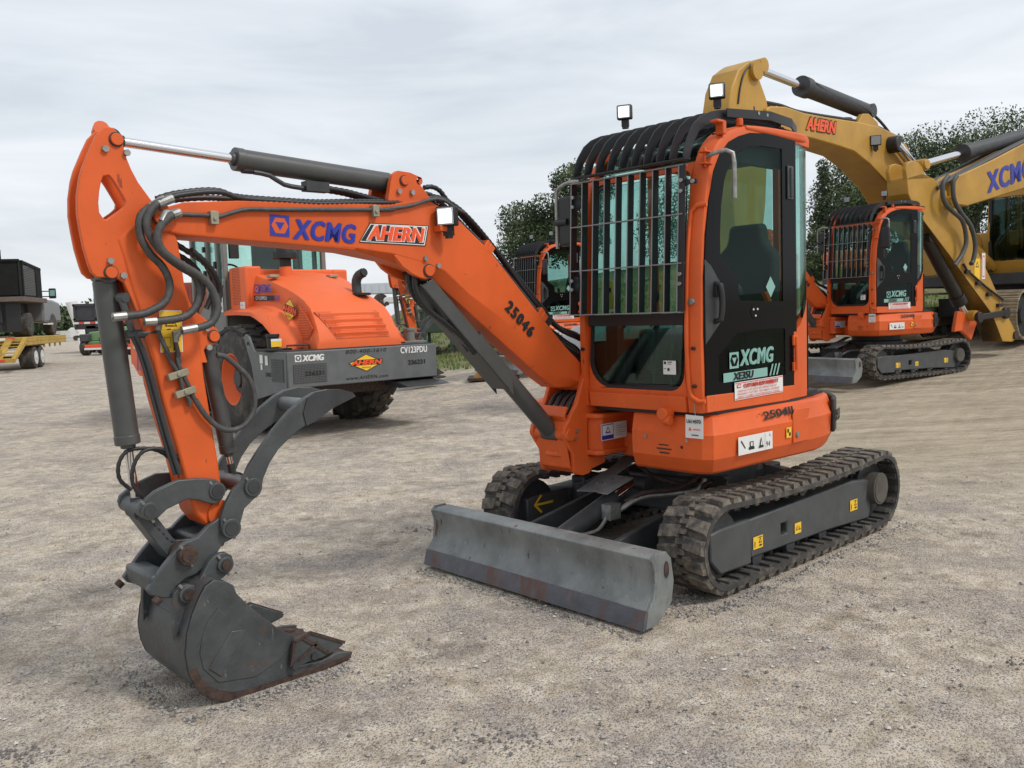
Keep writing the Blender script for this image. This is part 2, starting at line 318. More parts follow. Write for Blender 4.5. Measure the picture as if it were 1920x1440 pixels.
THUMB = [(3.333,0.683),(3.328,0.736),(3.304,0.791),(3.267,0.844),(3.226,0.87),(3.194,0.93),(3.143,0.995),(3.067,1.079),(2.99,1.149),(2.912,1.2),(2.86,1.221),(2.788,1.229),(2.715,1.222),(2.662,1.204),(2.646,1.185),(2.691,1.169),(2.76,1.146),(2.814,1.119),(2.868,1.09),(2.92,1.073),(2.984,1.036),(3.048,0.988),(3.094,0.933),(3.127,0.871),(3.145,0.807),(3.186,0.781),(3.222,0.754),(3.249,0.683),(3.268,0.659),(3.297,0.651),(3.324,0.663)]
THUMB_TIP = [(2.897,1.202),(2.86,1.221),(2.788,1.229),(2.715,1.222),(2.662,1.204),(2.646,1.185),(2.691,1.169),(2.76,1.146),(2.814,1.119),(2.868,1.09),(2.909,1.076),(2.922,1.136)]
BUCKET = [(3.418,0.51),(3.366,0.49),(3.34,0.47),(3.326,0.43),(3.274,0.363),(3.221,0.306),(3.155,0.238),(3.075,0.177),(3.095,0.137),(3.107,0.051),(3.071,0.034),(2.946,0.03),(2.868,0.042),(2.789,0.024),(2.796,0.009),(2.844,-0.004),(2.949,-0.012),(3.074,-0.022),(3.195,-0.026),(3.309,-0.021),(3.376,-0.012),(3.439,0.017),(3.489,0.055),(3.528,0.108),(3.547,0.166),(3.553,0.24),(3.54,0.319),(3.514,0.394),(3.485,0.449),(3.456,0.493)]
CUTTER = [(3.111,0.063),(3.093,0.164),(3.012,0.184),(2.844,0.091),(2.858,0.076),(2.957,0.054),(3.007,0.058),(3.088,0.045)]
BLUG = [(3.374,0.582),(3.352,0.59),(3.325,0.589),(3.298,0.569),(3.291,0.533),(3.308,0.504),(3.348,0.481),(3.381,0.483),(3.414,0.475),(3.443,0.44),(3.461,0.402),(3.507,0.351),(3.565,0.272),(3.562,0.376),(3.553,0.467),(3.523,0.491),(3.492,0.492),(3.456,0.475),(3.421,0.53),(3.397,0.567)]
SIDEPANEL = [(3.409,0.39),(3.338,0.307),(3.276,0.236),(3.145,0.099),(3.264,0.058),(3.428,0.084),(3.487,0.16),(3.498,0.226),(3.483,0.295),(3.454,0.349)]
SIDEBAR = [(3.362,0.282),(3.296,0.274),(3.416,0.106),(3.466,0.154)]
BRACKET = [(1.06,1.129),(1.033,1.156),(0.982,1.16),(0.953,1.14),(0.939,1.099),(0.936,1.057),(0.918,1.024),(0.881,0.984),(0.839,0.945),(0.856,0.929),(0.968,0.94),(1.01,0.919),(1.026,0.879),(1.029,0.692),(1.017,0.675),(0.877,0.668),(0.875,0.618),(0.997,0.596),(1.021,0.571),(1.075,0.567),(1.134,0.581),(1.151,0.606),(1.159,0.71),(1.214,0.788),(1.23,0.831),(1.222,0.87),(1.192,0.902),(1.156,0.954),(1.12,0.992),(1.093,1.05)]
HOSE_B = [(3.47,2.047),(3.542,2.001),(3.573,1.959),(3.571,1.89),(3.54,1.828),(3.501,1.787),(3.476,1.737),(3.472,1.688),(3.497,1.638),(3.541,1.611),(3.584,1.594),(3.632,1.589),(3.699,1.584)]
HOSE_C = [(3.445,2.048),(3.518,2.016),(3.552,1.958),(3.546,1.903),(3.502,1.835),(3.434,1.78),(3.378,1.744),(3.359,1.694),(3.37,1.636),(3.402,1.593),(3.448,1.573),(3.527,1.564),(3.589,1.562)]
HOSE_D = [(3.435,1.99),(3.472,1.974),(3.517,1.93),(3.531,1.882),(3.509,1.833),(3.456,1.792),(3.386,1.75),(3.337,1.707),(3.31,1.649),(3.306,1.598),(3.331,1.554),(3.378,1.534),(3.459,1.523)]
HOSE_E = [(3.421,1.888),(3.364,1.852),(3.305,1.816),(3.268,1.778),(3.251,1.732),(3.251,1.679),(3.27,1.633),(3.287,1.602)]
PIPE_UP = [(3.417,1.992),(3.276,1.994),(3.237,1.99),(3.198,2.003),(3.108,2.028),(2.932,2.036),(2.463,2.061),(2.339,2.069)]
PIPE_UP2 = [(2.641,2.046),(2.426,2.062),(2.254,2.09),(2.12,2.129),(2.034,2.132),(1.947,2.093),(1.896,2.076)]
HOSETOP = [(3.469,2.045),(3.395,2.071),(3.274,2.093),(3.196,2.095),(3.117,2.077),(2.898,2.075),(2.736,2.077),(2.525,2.093),(2.319,2.106)]
HOSETOP2 = [(2.604,2.09),(2.386,2.107),(2.151,2.131),(2.065,2.149),(1.977,2.146),(1.875,2.103),(1.772,2.027),(1.64,1.907),(1.558,1.825),(1.431,1.686),(1.283,1.552),(1.128,1.435),(0.996,1.383),(0.878,1.331),(0.792,1.243),(0.768,1.17),(0.816,1.102)]
HOSETOP3 = [(2.065,2.207),(2.015,2.215),(1.965,2.199),(1.922,2.157),(1.853,2.1),(1.749,2.013),(1.642,1.933)]
ARML1 = [(3.523,1.561),(3.512,1.504),(3.487,1.445),(3.469,1.401)]
ARML1B = [(3.495,1.439),(3.473,1.396),(3.44,1.332),(3.433,1.28),(3.41,1.236),(3.406,1.21)]
ARML2 = [(3.454,1.519),(3.449,1.472),(3.436,1.392)]
ARML2B = [(3.452,1.436),(3.441,1.374),(3.414,1.31),(3.387,1.235),(3.353,1.174),(3.307,1.121),(3.254,1.092),(3.185,1.102),(3.135,1.157),(3.123,1.221),(3.143,1.3),(3.192,1.357),(3.245,1.404),(3.283,1.414)]
PIN5 = [(3.333,0.539)]
PIN6 = [(3.5,0.454)]
LOOP = [(3.635,0.886),(3.676,0.934),(3.677,0.995),(3.645,1.042),(3.585,1.049),(3.515,1.029),(3.456,0.974),(3.433,0.907)]
LOOP2 = [(3.603,0.845),(3.643,0.913),(3.638,0.984),(3.6,1.039),(3.539,1.047),(3.469,1.011),(3.426,0.942),(3.418,0.909)]
A_BOOM = [(8.66,3.31),(8.53,3.36),(8.16,3.4),(7.67,3.38),(7.06,3.4),(6.06,3.45),(5.43,3.46),(4.9,3.42),(4.43,3.29),(4.14,3.07),(3.85,2.74),(3.14,2.39),(2.18,2.06),(1.19,1.96),(1.0,1.74),(1.79,1.55),(3.13,1.8),(4.42,2.14),(4.78,2.4),(5.11,2.61),(5.72,2.86),(6.24,3.0),(6.76,3.03),(7.35,3.05),(7.78,3.06),(8.36,3.1),(8.62,3.17)]
A_ARM = [(9.04,3.83),(8.94,3.88),(8.83,3.89),(8.76,3.81),(8.76,3.72),(8.57,3.46),(8.52,3.33),(8.55,2.81),(8.61,2.12),(8.73,1.49),(9.09,1.01),(9.26,1.01),(9.32,1.48),(9.4,2.4),(9.45,3.17),(9.37,3.48),(9.21,3.73)]
A_ARMCYL = [(8.53,3.9),(5.31,3.74),(7.28,3.8)]
A_LUG = [(5.86,3.57),(5.79,3.62),(5.61,3.64),(5.32,3.55),(5.24,3.46),(6.0,3.44)]
A_LAMP = [(5.67,3.21),(5.06,3.21)]
A_TEXT = [(7.66,3.15),(6.82,3.18),(6.73,3.3),(7.42,3.34)]
B_ARM = [(7.25,2.56),(7.29,2.72),(7.25,2.8),(7.2,2.84),(7.1,2.86),(6.97,2.84),(6.86,2.78),(6.8,2.68),(6.56,2.62),(6.26,2.47),(6.0,2.32),(5.8,2.2),(5.38,1.58),(4.96,1.12),(4.51,0.58),(4.09,0.14),(4.11,0.05),(4.24,0.01),(4.55,0.03),(4.87,0.49),(5.4,0.89),(6.16,1.48),(6.78,1.94),(7.09,2.18),(7.22,2.37)]
B_BOOM = [(6.19,2.49),(6.13,2.61),(5.96,2.7),(5.03,2.99),(4.05,3.33),(1.07,4.33),(-4.26,5.52),(-10.36,5.58),(-14.07,3.78),(-12.3,3.4),(-8.62,4.12),(-3.8,4.23),(0.59,3.28),(4.13,2.56),(5.72,2.23),(6.04,2.24),(6.2,2.35)]
B_ARMCYL = [(6.77,2.82),(-0.79,4.52),(5.45,3.11)]
B_BKT = [(5.34,0.49),(6.51,1.75),(5.54,0.77)]
B_TEXT = [(5.14,2.46),(3.91,2.76),(3.83,3.07),(4.95,2.77)]
B_HOSE1 = [(6.4,2.65),(6.54,2.52),(6.51,2.28),(6.29,2.13),(6.0,1.98),(5.89,1.69),(5.99,1.48),(6.21,1.29)]
B_HOSE2 = [(6.2,2.66),(6.3,2.54),(6.26,2.29),(6.07,2.1),(5.8,1.9),(5.67,1.61),(5.73,1.36),(5.79,1.32)]
B_HOSE3 = [(6.5,2.47),(6.22,2.6),(5.48,2.85),(4.54,3.18),(3.52,3.52)]
B_LINK = [(5.64,0.57),(5.49,0.56),(5.39,0.46),(5.27,0.45),(5.15,0.58),(4.98,0.57),(5.03,0.45),(5.24,0.08),(5.36,0.16),(5.54,0.25),(5.74,0.24)]
B_LINK2 = [(5.32,0.46),(4.51,0.51)]
B_STK = [(5.35,1.39),(5.28,1.36),(5.11,1.15),(5.22,1.11)]
B_LUGTXT = [(6.2,2.27)]
# ------------------------------------------------------------------ mini excavator, x forward, y left, z up (metres)
CB = -.19
def bolt(mb, p, n, r=.012, h=.01):
    p, n = Vector(p), Vector(n); mb.cyl(p, p+n*h, r, 6)
def pinhead(parent, u, z, v, r=.03, m=OR, name='pin', bolts=True, dirn=1, off=((-.045, -.03), (.045, -.04))):
    mb = MB(); mb.cyl((u, v, z), (u, v+.014*dirn, z), r*.78, 20)
    obj(name, mb, m, parent, bevel=.002)
    obj('pin_ring', MB().cyl((u, v, z), (u, v+.004*dirn, z), r*.95, 20), DARK, parent)
    if bolts:
        mb = MB()
        for a, b in off: bolt(mb, (u+a, v, z+b), (0, dirn, 0), .0135, .014)
        obj('bolt', mb, ZINC, parent)
def P3(L, v): return [(a, v, b) for a, b in L]
def ribbed(parent, pts, r, name='hose', m=None, rib=.18):
    return obj(name, MB().tube(pts, r, 8, rib=rib), m or HOSE, parent, ang=80)
def worklight(parent, p, d, up=(0, 0, 1), lit=True, s=.085):
    p, d, up = Vector(p), Vector(d).normalized(), Vector(up); y = up.cross(d).normalized(); z = d.cross(y); M = Matrix((d, y, z)).transposed()
    lt = obj('work_light', MB().box(p, (s*.55, s*1.05, s), M), BLK, parent, bevel=.008)
    mb = MB(); mb.box(p+d*s*.285, (.006, s*.88, s*.84), M); obj('lens', mb, LAMPG if lit else LENS, lt, bevel=.004)
    if lit:
        mb = MB()
        mb.box(p+d*s*.315, (.006, s*.70, s*.68), M); obj('led', mb, LAMP, lt, bevel=.002)
    mb = MB(); mb.box(p-z*s*.72-d*.01, (s*.3, s*.5, s*.5), M); mb.cyl(p-z*s*.95-d*.01, p-z*s*1.1-d*.01, .02, 8); obj('lamp_bracket', mb, BLK, lt)
    for k in (-1, 1):
        pass
    return lt

BHOSE = [(2.188, 1.752), (2.185, 1.693), (2.152, 1.624), (2.087, 1.563), (1.988, 1.499), (1.887, 1.423), (1.81, 1.336)]
def make_mini(label):
    root = thing('mini_excavator', label, 'excavator', group='orange mini excavators parked on the lot')
    # ============ undercarriage
    def track(sg):
        vi, vo = .57, .87
        cf, rf, crr, rr = (.93, .262), .232, (-.92, .272), .238
        path = []
        for i in range(25): a = pi/2-pi*i/24; path.append((cf[0]+rf*cos(a), cf[1]+rf*sin(a)))   # top -> front -> bottom
        for i in range(1, 30): t = i/30; path.append((cf[0]+(crr[0]-cf[0])*t, .03+.004*t))
        for i in range(25): a = -pi/2-pi*i/24; path.append((crr[0]+rr*cos(a), crr[1]+rr*sin(a)))
        for i in range(1, 30):
            t = i/30; path.append((crr[0]+(cf[0]-crr[0])*t, (crr[1]+rr)*(1-t)+(cf[1]+rf)*t-.035*sin(pi*t)**1.0))
        P = [Vector((a, 0, b)) for a, b in path]; n = len(P); cum = [0]
        for i in range(n): cum.append(cum[-1]+(P[(i+1) % n]-P[i]).length)
        Lt = cum[-1]
        def at(sv):
            sv %= Lt; i = 0
            while cum[i+1] < sv: i += 1
            t = (sv-cum[i])/(cum[i+1]-cum[i]); p = P[i].lerp(P[(i+1) % n], t)
            d = (P[(i+1) % n]-P[i]).normalized(); d0 = (P[i]-P[i-1]).normalized(); d1 = (P[(i+2) % n]-P[(i+1) % n]).normalized(); d = (d0.lerp(d1, t)+d).normalized()
            return p, d, Vector((-d.z, 0, d.x))
        mb = MB(); m = 200; rings = []
        for i in range(m):
            p, d, nn = at(Lt*i/m); rings.append([p+nn*.0+Vector((0, sg*vi, 0)), p+nn*.004+Vector((0, sg*(vi+vo)/2, 0)), p+Vector((0, sg*vo, 0)), p-nn*.028+Vector((0, sg*vo, 0)), p-nn*.028+Vector((0, sg*vi, 0))])
        R = [mb.ring(r) for r in rings]
        for i in range(m):
            a, b = R[i], R[(i+1) % m]
            for k in range(5): mb._f((a[k], a[(k+1) % 5], b[(k+1) % 5], b[k]))
        N = 50; pt = Lt/N
        mb.mi = 1; HH = .027
        for row, (v0, v1) in enumerate(((.735, .868), (.572, .705))):
            for k in range(N):
                s0 = (k+row*.5)*pt; base = []; top = []
                for (v, ds) in ((v0, -.041), (v1, -.041), (v1, .041), (v0, .041)):
                    sk = .012*((v-.72)/.1)*(1 if row == 0 else -1)
                    p, d, nn = at(s0+ds+sk); base.append(p-nn*.003+Vector((0, sg*v, 0)))
                    p, d, nn = at(s0+ds*.70+sk); vv = v+(.008 if v == v0 else -.008); top.append(p+nn*HH+Vector((0, sg*vv, 0)))
                mb.loft([base, top])
                # neck towards the centre of the belt
                c = .72+(.0 if row == 0 else 0); p, d, nn = at(s0)
                M = Matrix((d, Vector((0, 1, 0)), nn)).transposed()
                mb.box(p+nn*.008+Vector((0, sg*.72, 0)), (.03, .06, .02), M)
        mb.mi = 0
        for k in range(N):   # inner ribs
            p, d, nn = at(k*pt+.02); M = Matrix((d, Vector((0, 1, 0)), nn)).transposed()
            for vv in (.63, .81): mb.box(p-nn*.034+Vector((0, sg*vv, 0)), (.04, .10, .016), M)
            mb.box(p-nn*.045+Vector((0, sg*.72, 0)), (.03, .03, .035), M)
        obj('track_belt', mb, [RUB, LUG], root, bevel=0, ang=28)
        y0, y1 = sg*.60, sg*.80
        mb = MB()
        mb.prism([(.62, .12), (-.30, .105), (-.84, .08), (-.86, .13), (-.86, .30), (-.82, .35), (-.6, .375), (.63, .345)], y0, y1, holes=[[(.22, .185), (.29, .185), (.29, .255), (.22, .255)]])
        mb.prism([(.64, .355), (.635, .095), (.94, .10), (1.03, .19), (1.03, .34), (.93, .352)], sg*.59, sg*.815)
        tf = obj('track_frame', mb, FRAME, root, bevel=.012)
        mb = MB(); mb.cyl((.93, sg*.63, .262), (.93, sg*.79, .262), .19, 28); obj('idler_wheel', mb, DARK, root, bevel=.006)
        mb = MB(); mb.cyl((-.92, sg*.60, .272), (-.92, sg*.76, .272), .19, 24)
        for k in range(11):
            a = 2*pi*k/11; mb.box((-.92+.195*cos(a), sg*.70, .272+.195*sin(a)), (.04, .05, .05), Matrix.Rotation(-a, 3, 'Y'))
        obj('drive_sprocket', mb, DARK, root)
        mb = MB(); mb.cyl((-.92, sg*.6, .275), (-.92, sg*.845, .275), .108, 28); mb.cyl((-.92, sg*.845, .275), (-.92, sg*.85, .275), .095, 28); obj('drive_motor_hub', mb, MUDG if sg > 0 else DARK, root, bevel=.008)
        mb = MB()
        for u in (-.64, -.22, .17, .54): mb.cyl((u, sg*.62, .098), (u, sg*.79, .098), .048, 16); 
        obj('bottom_roller', mb, DARK, root)
        mb = MB(); mb.cyl((.02, sg*.62, .415), (.02, sg*.79, .415), .04, 16); obj('top_roller', mb, DARK, root)
        if sg > 0:
            X, Y = (-1, 0, 0), (0, 0, 1)
            for u, w in ((.60, .10), (.145, .075), (-.56, .10)):
                mm = [(YEL, rect(0, 0, w, .072)), (INK, rect(.012, .01, .02, .045)), (INK, [(w*.55, .03), (w*.72, .06), (w*.88, .03)]), (YEL, [(w*.62, .036), (w*.72, .052), (w*.8, .036)]), (INK, rect(w*.6, .012, w*.85, .022)), (INK, rect(w*.5, .062, w*.9, .066))]
                if w < .09: mm = [(YEL, rect(0, 0, w, .065)), (INK, [(.012, .02), (.028, .052), (.036, .02)]), (YEL, [(.019, .025), (.027, .042), (.031, .025)]), (INK, rect(.045, .02, .066, .026)), (INK, rect(.046, .026, .05, .045))]
                decal((u, .80, .165 if u > 0 else .175), X, Y, mm, root, 'warning_label', lift=.004)
        else:
            decal((.80, -.588, .27), (1, 0, 0), (0, 0, 1), [(YEL, [(0, .015), (.16, .015), (.16, .03), (0, .03)]), (YEL, [(.10, -.03), (.115, -.04), (.18, .022), (.165, .03)]), (YEL, [(.10, .075), (.115, .085), (.18, .022), (.165, .015)])], root, 'arrow_mark', lift=-.008)
            o = COL.objects[-1]
    track(1); track(-1)
    mb = MB()
    mb.box((0, 0, .37), (.9, .74, .22)); mb.cyl((0, 0, .40), (0, 0, .54), .40, 40)
    for su in (1, -1):
        for sv in (1, -1): mb.beam((su*.28, sv*.3, .40), (su*.55, sv*.60, .30), .16, .18)
    mb.beam((.35, .42, .46), (.62, .56, .40), .10, .07); mb.box((.48, .56, .30), (.2, .12, .26)); mb.box((.48, -.56, .30), (.2, .12, .26))
    obj('centre_frame', mb, GREY, root, bevel=.012)
    obj('slew_ring', MB().cyl((0, 0, .54), (0, 0, .648), .36, 48), DARK, root, bevel=.01)
    # blade
    prof = [(1.668, .004), (1.64, .094), (1.612, .125), (1.585, .17), (1.573, .22), (1.573, .27), (1.588, .315), (1.592, .338), (1.565, .352), (1.47, .352), (1.46, .345), (1.46, .3), (1.52, .25), (1.55, .2), (1.56, .14), (1.61, .07), (1.645, .004)]
    pf = [(1.64, .094), (1.612, .125), (1.585, .17), (1.573, .22), (1.573, .27), (1.588, .315), (1.592, .338), (1.565, .352), (1.47, .352), (1.46, .340), (1.54, .325), (1.555, .27), (1.555, .2), (1.575, .14), (1.615, .09)]
    bl = obj('dozer_blade', MB().prism(pf, -.855, .855), BLADE, root, bevel=.004, ang=40)
    obj('cutting_edge', MB().prism([(1.672, .003), (1.646, .098), (1.628, .093), (1.655, .003)], -.868, .868), RUST, bl, bevel=.002)
    for sg in (1, -1):
        obj('end_plate', MB().prism([(1.655, .01), (1.63, .1), (1.592, .15), (1.578, .22), (1.58, .28), (1.598, .33), (1.57, .36), (1.49, .36), (1.45, .32), (1.43, .2), (1.45, .1), (1.56, .012)], sg*.853, sg*.872, holes=[circ((1.505, .27), .001, 6)] if 0 else ()), BLADE, bl, bevel=.002)
    mb = MB(); mb.prism([(1.49+.02*cos(a)*.9, .27+.042*sin(a)) for a in [2*pi*i/20 for i in range(20)]], .872, .876); obj('end_plate_slot', mb, RUSTB, bl)
    mb = MB(); mb.prism([(1.55, .25), (1.50, .05), (1.54, .03), (1.6, .08)], -.84, .84); obj('back_stiffener', mb, DARK, bl)
    # blade arms, cylinder
    for sg in (1, -1):
        mb = MB(); mb.prism([(.45, .40), (.45, .20), (.60, .13), (1.54, .10), (1.555, .26), (1.30, .26), (.66, .37)], sg*.335-.02, sg*.335+.02); obj('blade_arm', mb, GREY, root, bevel=.006)
    mb = MB(); mb.cyl((1.5, 0, .20), (.86, 0, .40), .055, 24); obj('blade_cylinder', mb, GREY, root, bevel=.005)
    mb = MB(); mb.cyl((.86, 0, .40), (.62, 0, .475), .025, 16); obj('cylinder_rod', mb, CHROME, root)
    mb = MB(); mb.cyl((.64, -.10, .46), (.64, .10, .46), .045, 18); mb.cyl((.64, -.13, .46), (.64, -.10, .46), .07, 18); mb.cyl((1.5, -.09, .2), (1.5, .09, .2), .035, 16); mb.box((1.5, .07, .2), (.1, .02, .12)); mb.box((1.5, -.07, .2), (.1, .02, .12)); obj('cylinder_pin', mb, DARK, root)
    T = Vector((1.04, 0, .417)); dd = (Vector((.62, 0, .56))-Vector((1.04, 0, .43))).normalized()
    def cp(a, b): return Vector((1.05, 0, .455))+dd*a+Vector((0, b, 0))
    mb = MB(); pl = [(0, -.13), (.03, .0), (.02, .03), (.02, .10), (.25, .12), (.25, .035), (.25, -.02), (.53, -.03), (.53, -.14), (.25, -.13)]
    mb.loft([[cp(a, b) for a, b in pl], [cp(a, b)+Vector((0, 0, .006)) for a, b in pl]]); obj('cylinder_cover', mb, BLADE, root, bevel=.002)
    mb = MB()
    for a, b in ((.12, -.06), (.13, -.01)): bolt(mb, cp(a, b)+Vector((0, 0, .006)), (0, 0, 1), .01, .006)
    obj('bolt', mb, ZINC, root)
    mb = MB(); mb.tube([(.98, .06, .30), (.92, .14, .38), (.80, .18, .42), (.62, .26, .42), (.5, .36, .44), (.45, .38, .5)], .016); mb.tube([(1.25, .07, .26), (1.12, .10, .27), (1.02, .09, .34)], .011); mb.box((1.0, .10, .36), (.09, .07, .09)); obj('steel_pipe', mb, ZINC, root)
    mb = MB(); mb.tube([(.9, .12, .40), (.80, .20, .45), (.62, .28, .45), (.48, .34, .5)], .014); obj('rusty_pipe', mb, RUSTB, root)
    mb = MB(); mb.cyl((.42, .30, .44), (.46, .42, .44), .05, 14); mb.cyl((.3, -.2, .5), (.42, -.25, .46), .04, 12); mb.tube([(.4, .3, .5), (.5, .25, .46), (.58, .1, .5), (.5, -.1, .55)], .014); obj('swivel_fitting', mb, RUSTB, root)
    # ============ upper structure body
    plan = [(1.03, .30), (1.035, .70), (1.022, .765), (.985, .812), (.9, .825), (.6, .835), (.3, .85), (.05, .86)]
    plan += [(.02+.88*cos(a)*1.0, .87*sin(a)) for a in [radians(x) for x in range(97, 264, 9)]]
    plan += [(.05, -.86), (.5, -.84), (.78, -.78), (.86, -.68), (.88, -.42), (.72, -.40), (.70, -.1), (.70, .16), (.76, .30)]
    def ins(d, z): return [((x-.05)*(1-d/.9)+.05, y*(1-d/.85), z) for x, y in plan]
    mb = MB(); mb.loft([ins(.055, .645), ins(.035, .66), ins(0, .735), ins(0, .742), ins(-.006, .865), ins(.0, .875), ins(.028, .955), ins(.05, .968)])
    obj('body_skirt', mb, OR, root, bevel=0, ang=24)
    obj('deck_gap', MB().prism([(.99, .0), (.99, .72), (.9, .78), (.1, .8), (-.4, .7), (-.7, .3), (-.7, -.3), (-.3, -.7), (.5, -.7), (.7, -.3)], .96, .985, ax='z'), BLK, root)
    mb = MB(); mb.prism([(.62, .30), (.78, .30), (.78, .02), (.62, .02)], .655, .80, ax='z'); obj('front_panel', mb, OR, root, bevel=.01)
    mb = MB(); mb.bx(1.02, 1.041, .46, .575, .0, .0) if 0 else None
    for k, (a, b) in enumerate(((.49, .555), (.475, .575), (.495, .56))): mb.bx(1.025, 1.0385, a, b, .795-.022*k, .801-.022*k)
    mb.cyl((1.02, .645, .795), (1.0385, .645, .795), .009, 12); obj('vent_slots', mb, INK, root)
    # nose with swing post mount
    mb = MB()
    pl = [(.66, .05), (.99, .05), (1.03, .02), (1.045, -.085), (1.17, -.09), (1.20, -.19), (1.17, -.295), (1.04, -.30), (1.03, -.41), (.66, -.43)]
    pli = [(.66, .03), (.98, .03), (1.01, -.02), (1.02, -.19), (1.01, -.35), (.66, -.41)]
    mb.prism(pl, .905, .935, ax='z'); mb.prism(pl, .685, .715, ax='z'); mb.prism(pli, .70, .92, ax='z')
    obj('swing_mount', mb, OR, root, bevel=.008)
    obj('swing_pin', MB().cyl((1.12, CB, .68), (1.12, CB, .95), .05, 24), DARK, root)
    decal((1.02, .032, .775), (-1, 0, 0), (0, 0, 1), [(WHITE, rect(0, 0, .235, .10)), (BLUE, rect(.006, .005, .112, .095)), (WHITE, rect(.011, .03, .107, .09)), (BLUE, [(.035, .042), (.083, .042), (.059, .082)]), (WHITE, [(.046, .05), (.072, .05), (.059, .072)])]+[(TEAL, rect(.125, .075-.013*k, .125+(.09 if k % 2 else .06), .078-.013*k)) for k in range(5)], root, 'inspection_label', lift=.022)
    # bracket
    br = obj('swing_bracket', MB().prism(BRACKET, -.075, -.045).prism(BRACKET, -.335, -.305), OR, root, bevel=.006)
    mb = MB(); mb.cyl((.987, -.335, 1.118), (.987, -.03, 1.118), .043, 24); mb.cyl((1.185, -.345, .825), (1.185, -.03, .825), .038, 24); obj('boss', mb, OR, br, bevel=.004)
    mb = MB(); mb.cyl((.987, -.03, 1.118), (.987, -.026, 1.118), .024, 20); obj('pin', mb, RUSTB, br)
    mb = MB()
    for a, b in ((1.0, 1.04), (.93, 1.035), (1.14, .795), (1.12, .84)): bolt(mb, (a, -.045, b), (0, 1, 0))
    obj('bolt', mb, ZINC, br)
    mb = MB(); mb.sheet([(1.17, .90), (1.19, .93), (1.16, .98)], -.31, -.07, .02); mb.prism([(1.13, .90), (1.2, .9), (1.215, .85), (1.13, .85)], -.31, -.07); mb.sheet([(1.205, .79), (1.185, .72), (1.165, .62), (1.12, .585)], -.31, -.07, .015); mb.bx(.98, 1.1, -.31, -.07, .60, .66)
    mb.prism([(1.02, .93), (1.02, .99), (1.08, .99), (1.1, .94)], -.31, -.07); obj('cross_plate', mb, OR, br, bevel=.005)
    mb = MB(); mb.prism([(1.03, .655), (.88, .66), (.88, .63), (1.03, .60)], -.30, -.06); mb.prism([(1.01, .95), (.85, .955), (.85, .93), (1.0, .93)], -.30, -.06); obj('bracket_knuckle', mb, OR, br, bevel=.006)
    for k in range(4): ribbed(root, [(1.0, -.10-.05*k, 1.06), (1.08, -.11-.05*k, 1.03), (1.13, -.11-.05*k, .95), (1.10, -.12-.04*k, .88), (1.0, -.12-.04*k, .85)], .016)
    # ============ cab
    cab = root
    FP = [(1.03, .985), (1.045, 1.15), (1.048, 1.4), (1.035, 1.75), (1.008, 2.0), (.972, 2.2), (.925, 2.335), (.86, 2.42), (.76, 2.483), (.62, 2.522), (.40, 2.545), (.1, 2.552), (-.08, 2.545)]
    FPs = [tuple(q) for q in [(p.x, p.z) for p in cr([Vector((a, 0, b)) for a, b in FP], .05)]]
    def rail(v0, v1, dep, path, r=.02):
        rs = []; P = [Vector((a, 0, b)) for a, b in path]; n = len(P)
        for i in range(n):
            d = (P[min(i+1, n-1)]-P[max(i-1, 0)]).normalized(); nr = Vector((-d.z, 0, d.x)) if 0 else Vector((d.z, 0, -d.x))
            sec = [(0, v0+r), (r, v0), (dep, v0), (dep, v1), (r*1.6, v1), (r*.5, v1-r*.5), (0, v1-r*1.6)] if v1 > .3 else [(r, v0), (dep, v0), (dep, v1), (0, v1), (0, v0+r)]
            rs.append([(P[i]+(-nr)*a+Vector((0, v, 0))) for a, v in sec])
        return rs
    # outward normal of the profile points away from the cab, so depth goes inwards
    mb = MB(); mb.loft(rail(.672, .790, .075, FPs)); obj('cab_pillar', mb, OR, cab, ang=30)
    mb = MB(); mb.loft(rail(-.085, -.028, .07, FPs)); obj('cab_pillar', mb, OR, cab, ang=30)
    mb = MB(); mb.sheet([(.955, 1.0), (.955, 2.2)], 0, 0, 0) if 0 else None
    # lower front panel, with rounded window corners
    wy0, wy1, wz0, wz1 = -.012, .665, 1.095, 2.275
    out = [(-.035, .985), (.68, .985), (.68, 2.315), (-.035, 2.315)]
    hole = [(wy0+.06, wz0)]+[(wy1-.10+.10*cos(a), wz0+.10+.10*sin(a)) for a in [radians(-90+15*i) for i in range(7)]]+[(wy1-.05+.05*cos(a), wz1-.05+.05*sin(a)) for a in [radians(15*i) for i in range(7)]]+[(wy0+.05+.05*cos(a), wz1-.05+.05*sin(a)) for a in [radians(90+15*i) for i in range(7)]]+[(wy0+.16-.16*cos(a), wz0+.16-.16*sin(a)) for a in [radians(15*i) for i in range(0, 6)]]
    def uf(z):
        for (a, b), (c, d) in zip(FP, FP[1:]):
            if b <= z <= d and d > b: return a+(c-a)*(z-b)/(d-b)
        return FP[0][0] if z < 1 else .9
    def bend(mbx, off):
        for v in mbx.bm.verts: v.co.x = uf(v.co.z)+v.co.x-off
        return mbx
    def subdiv(mbx, cuts=5):
        bmesh.ops.subdivide_edges(mbx.bm, edges=[e for e in mbx.bm.edges if abs(e.verts[0].co.z-e.verts[1].co.z) > .25], cuts=cuts); return mbx
    mb = MB(); mb.prism(out, 0, .03, holes=[hole], ax='x'); obj('windshield_surround', bend(mb, .045), OR, cab, ang=30)
    mb = MB(); mb.bx(.0, .03, -.005, .68, .985, 1.07); obj('front_sill', bend(mb, .02), OR, cab, bevel=.004)
    def shrink(pl, d, c=(.326, 1.68)): return [(c[0]+(a-c[0])*(1-d/.31), c[1]+(b-c[1])*(1-d/.58)) for a, b in pl]
    mb = MB(); mb.prism(hole, 0, .012, holes=[shrink(hole, .02)], ax='x'); obj('window_seal', bend(mb, .03), BLK, cab)
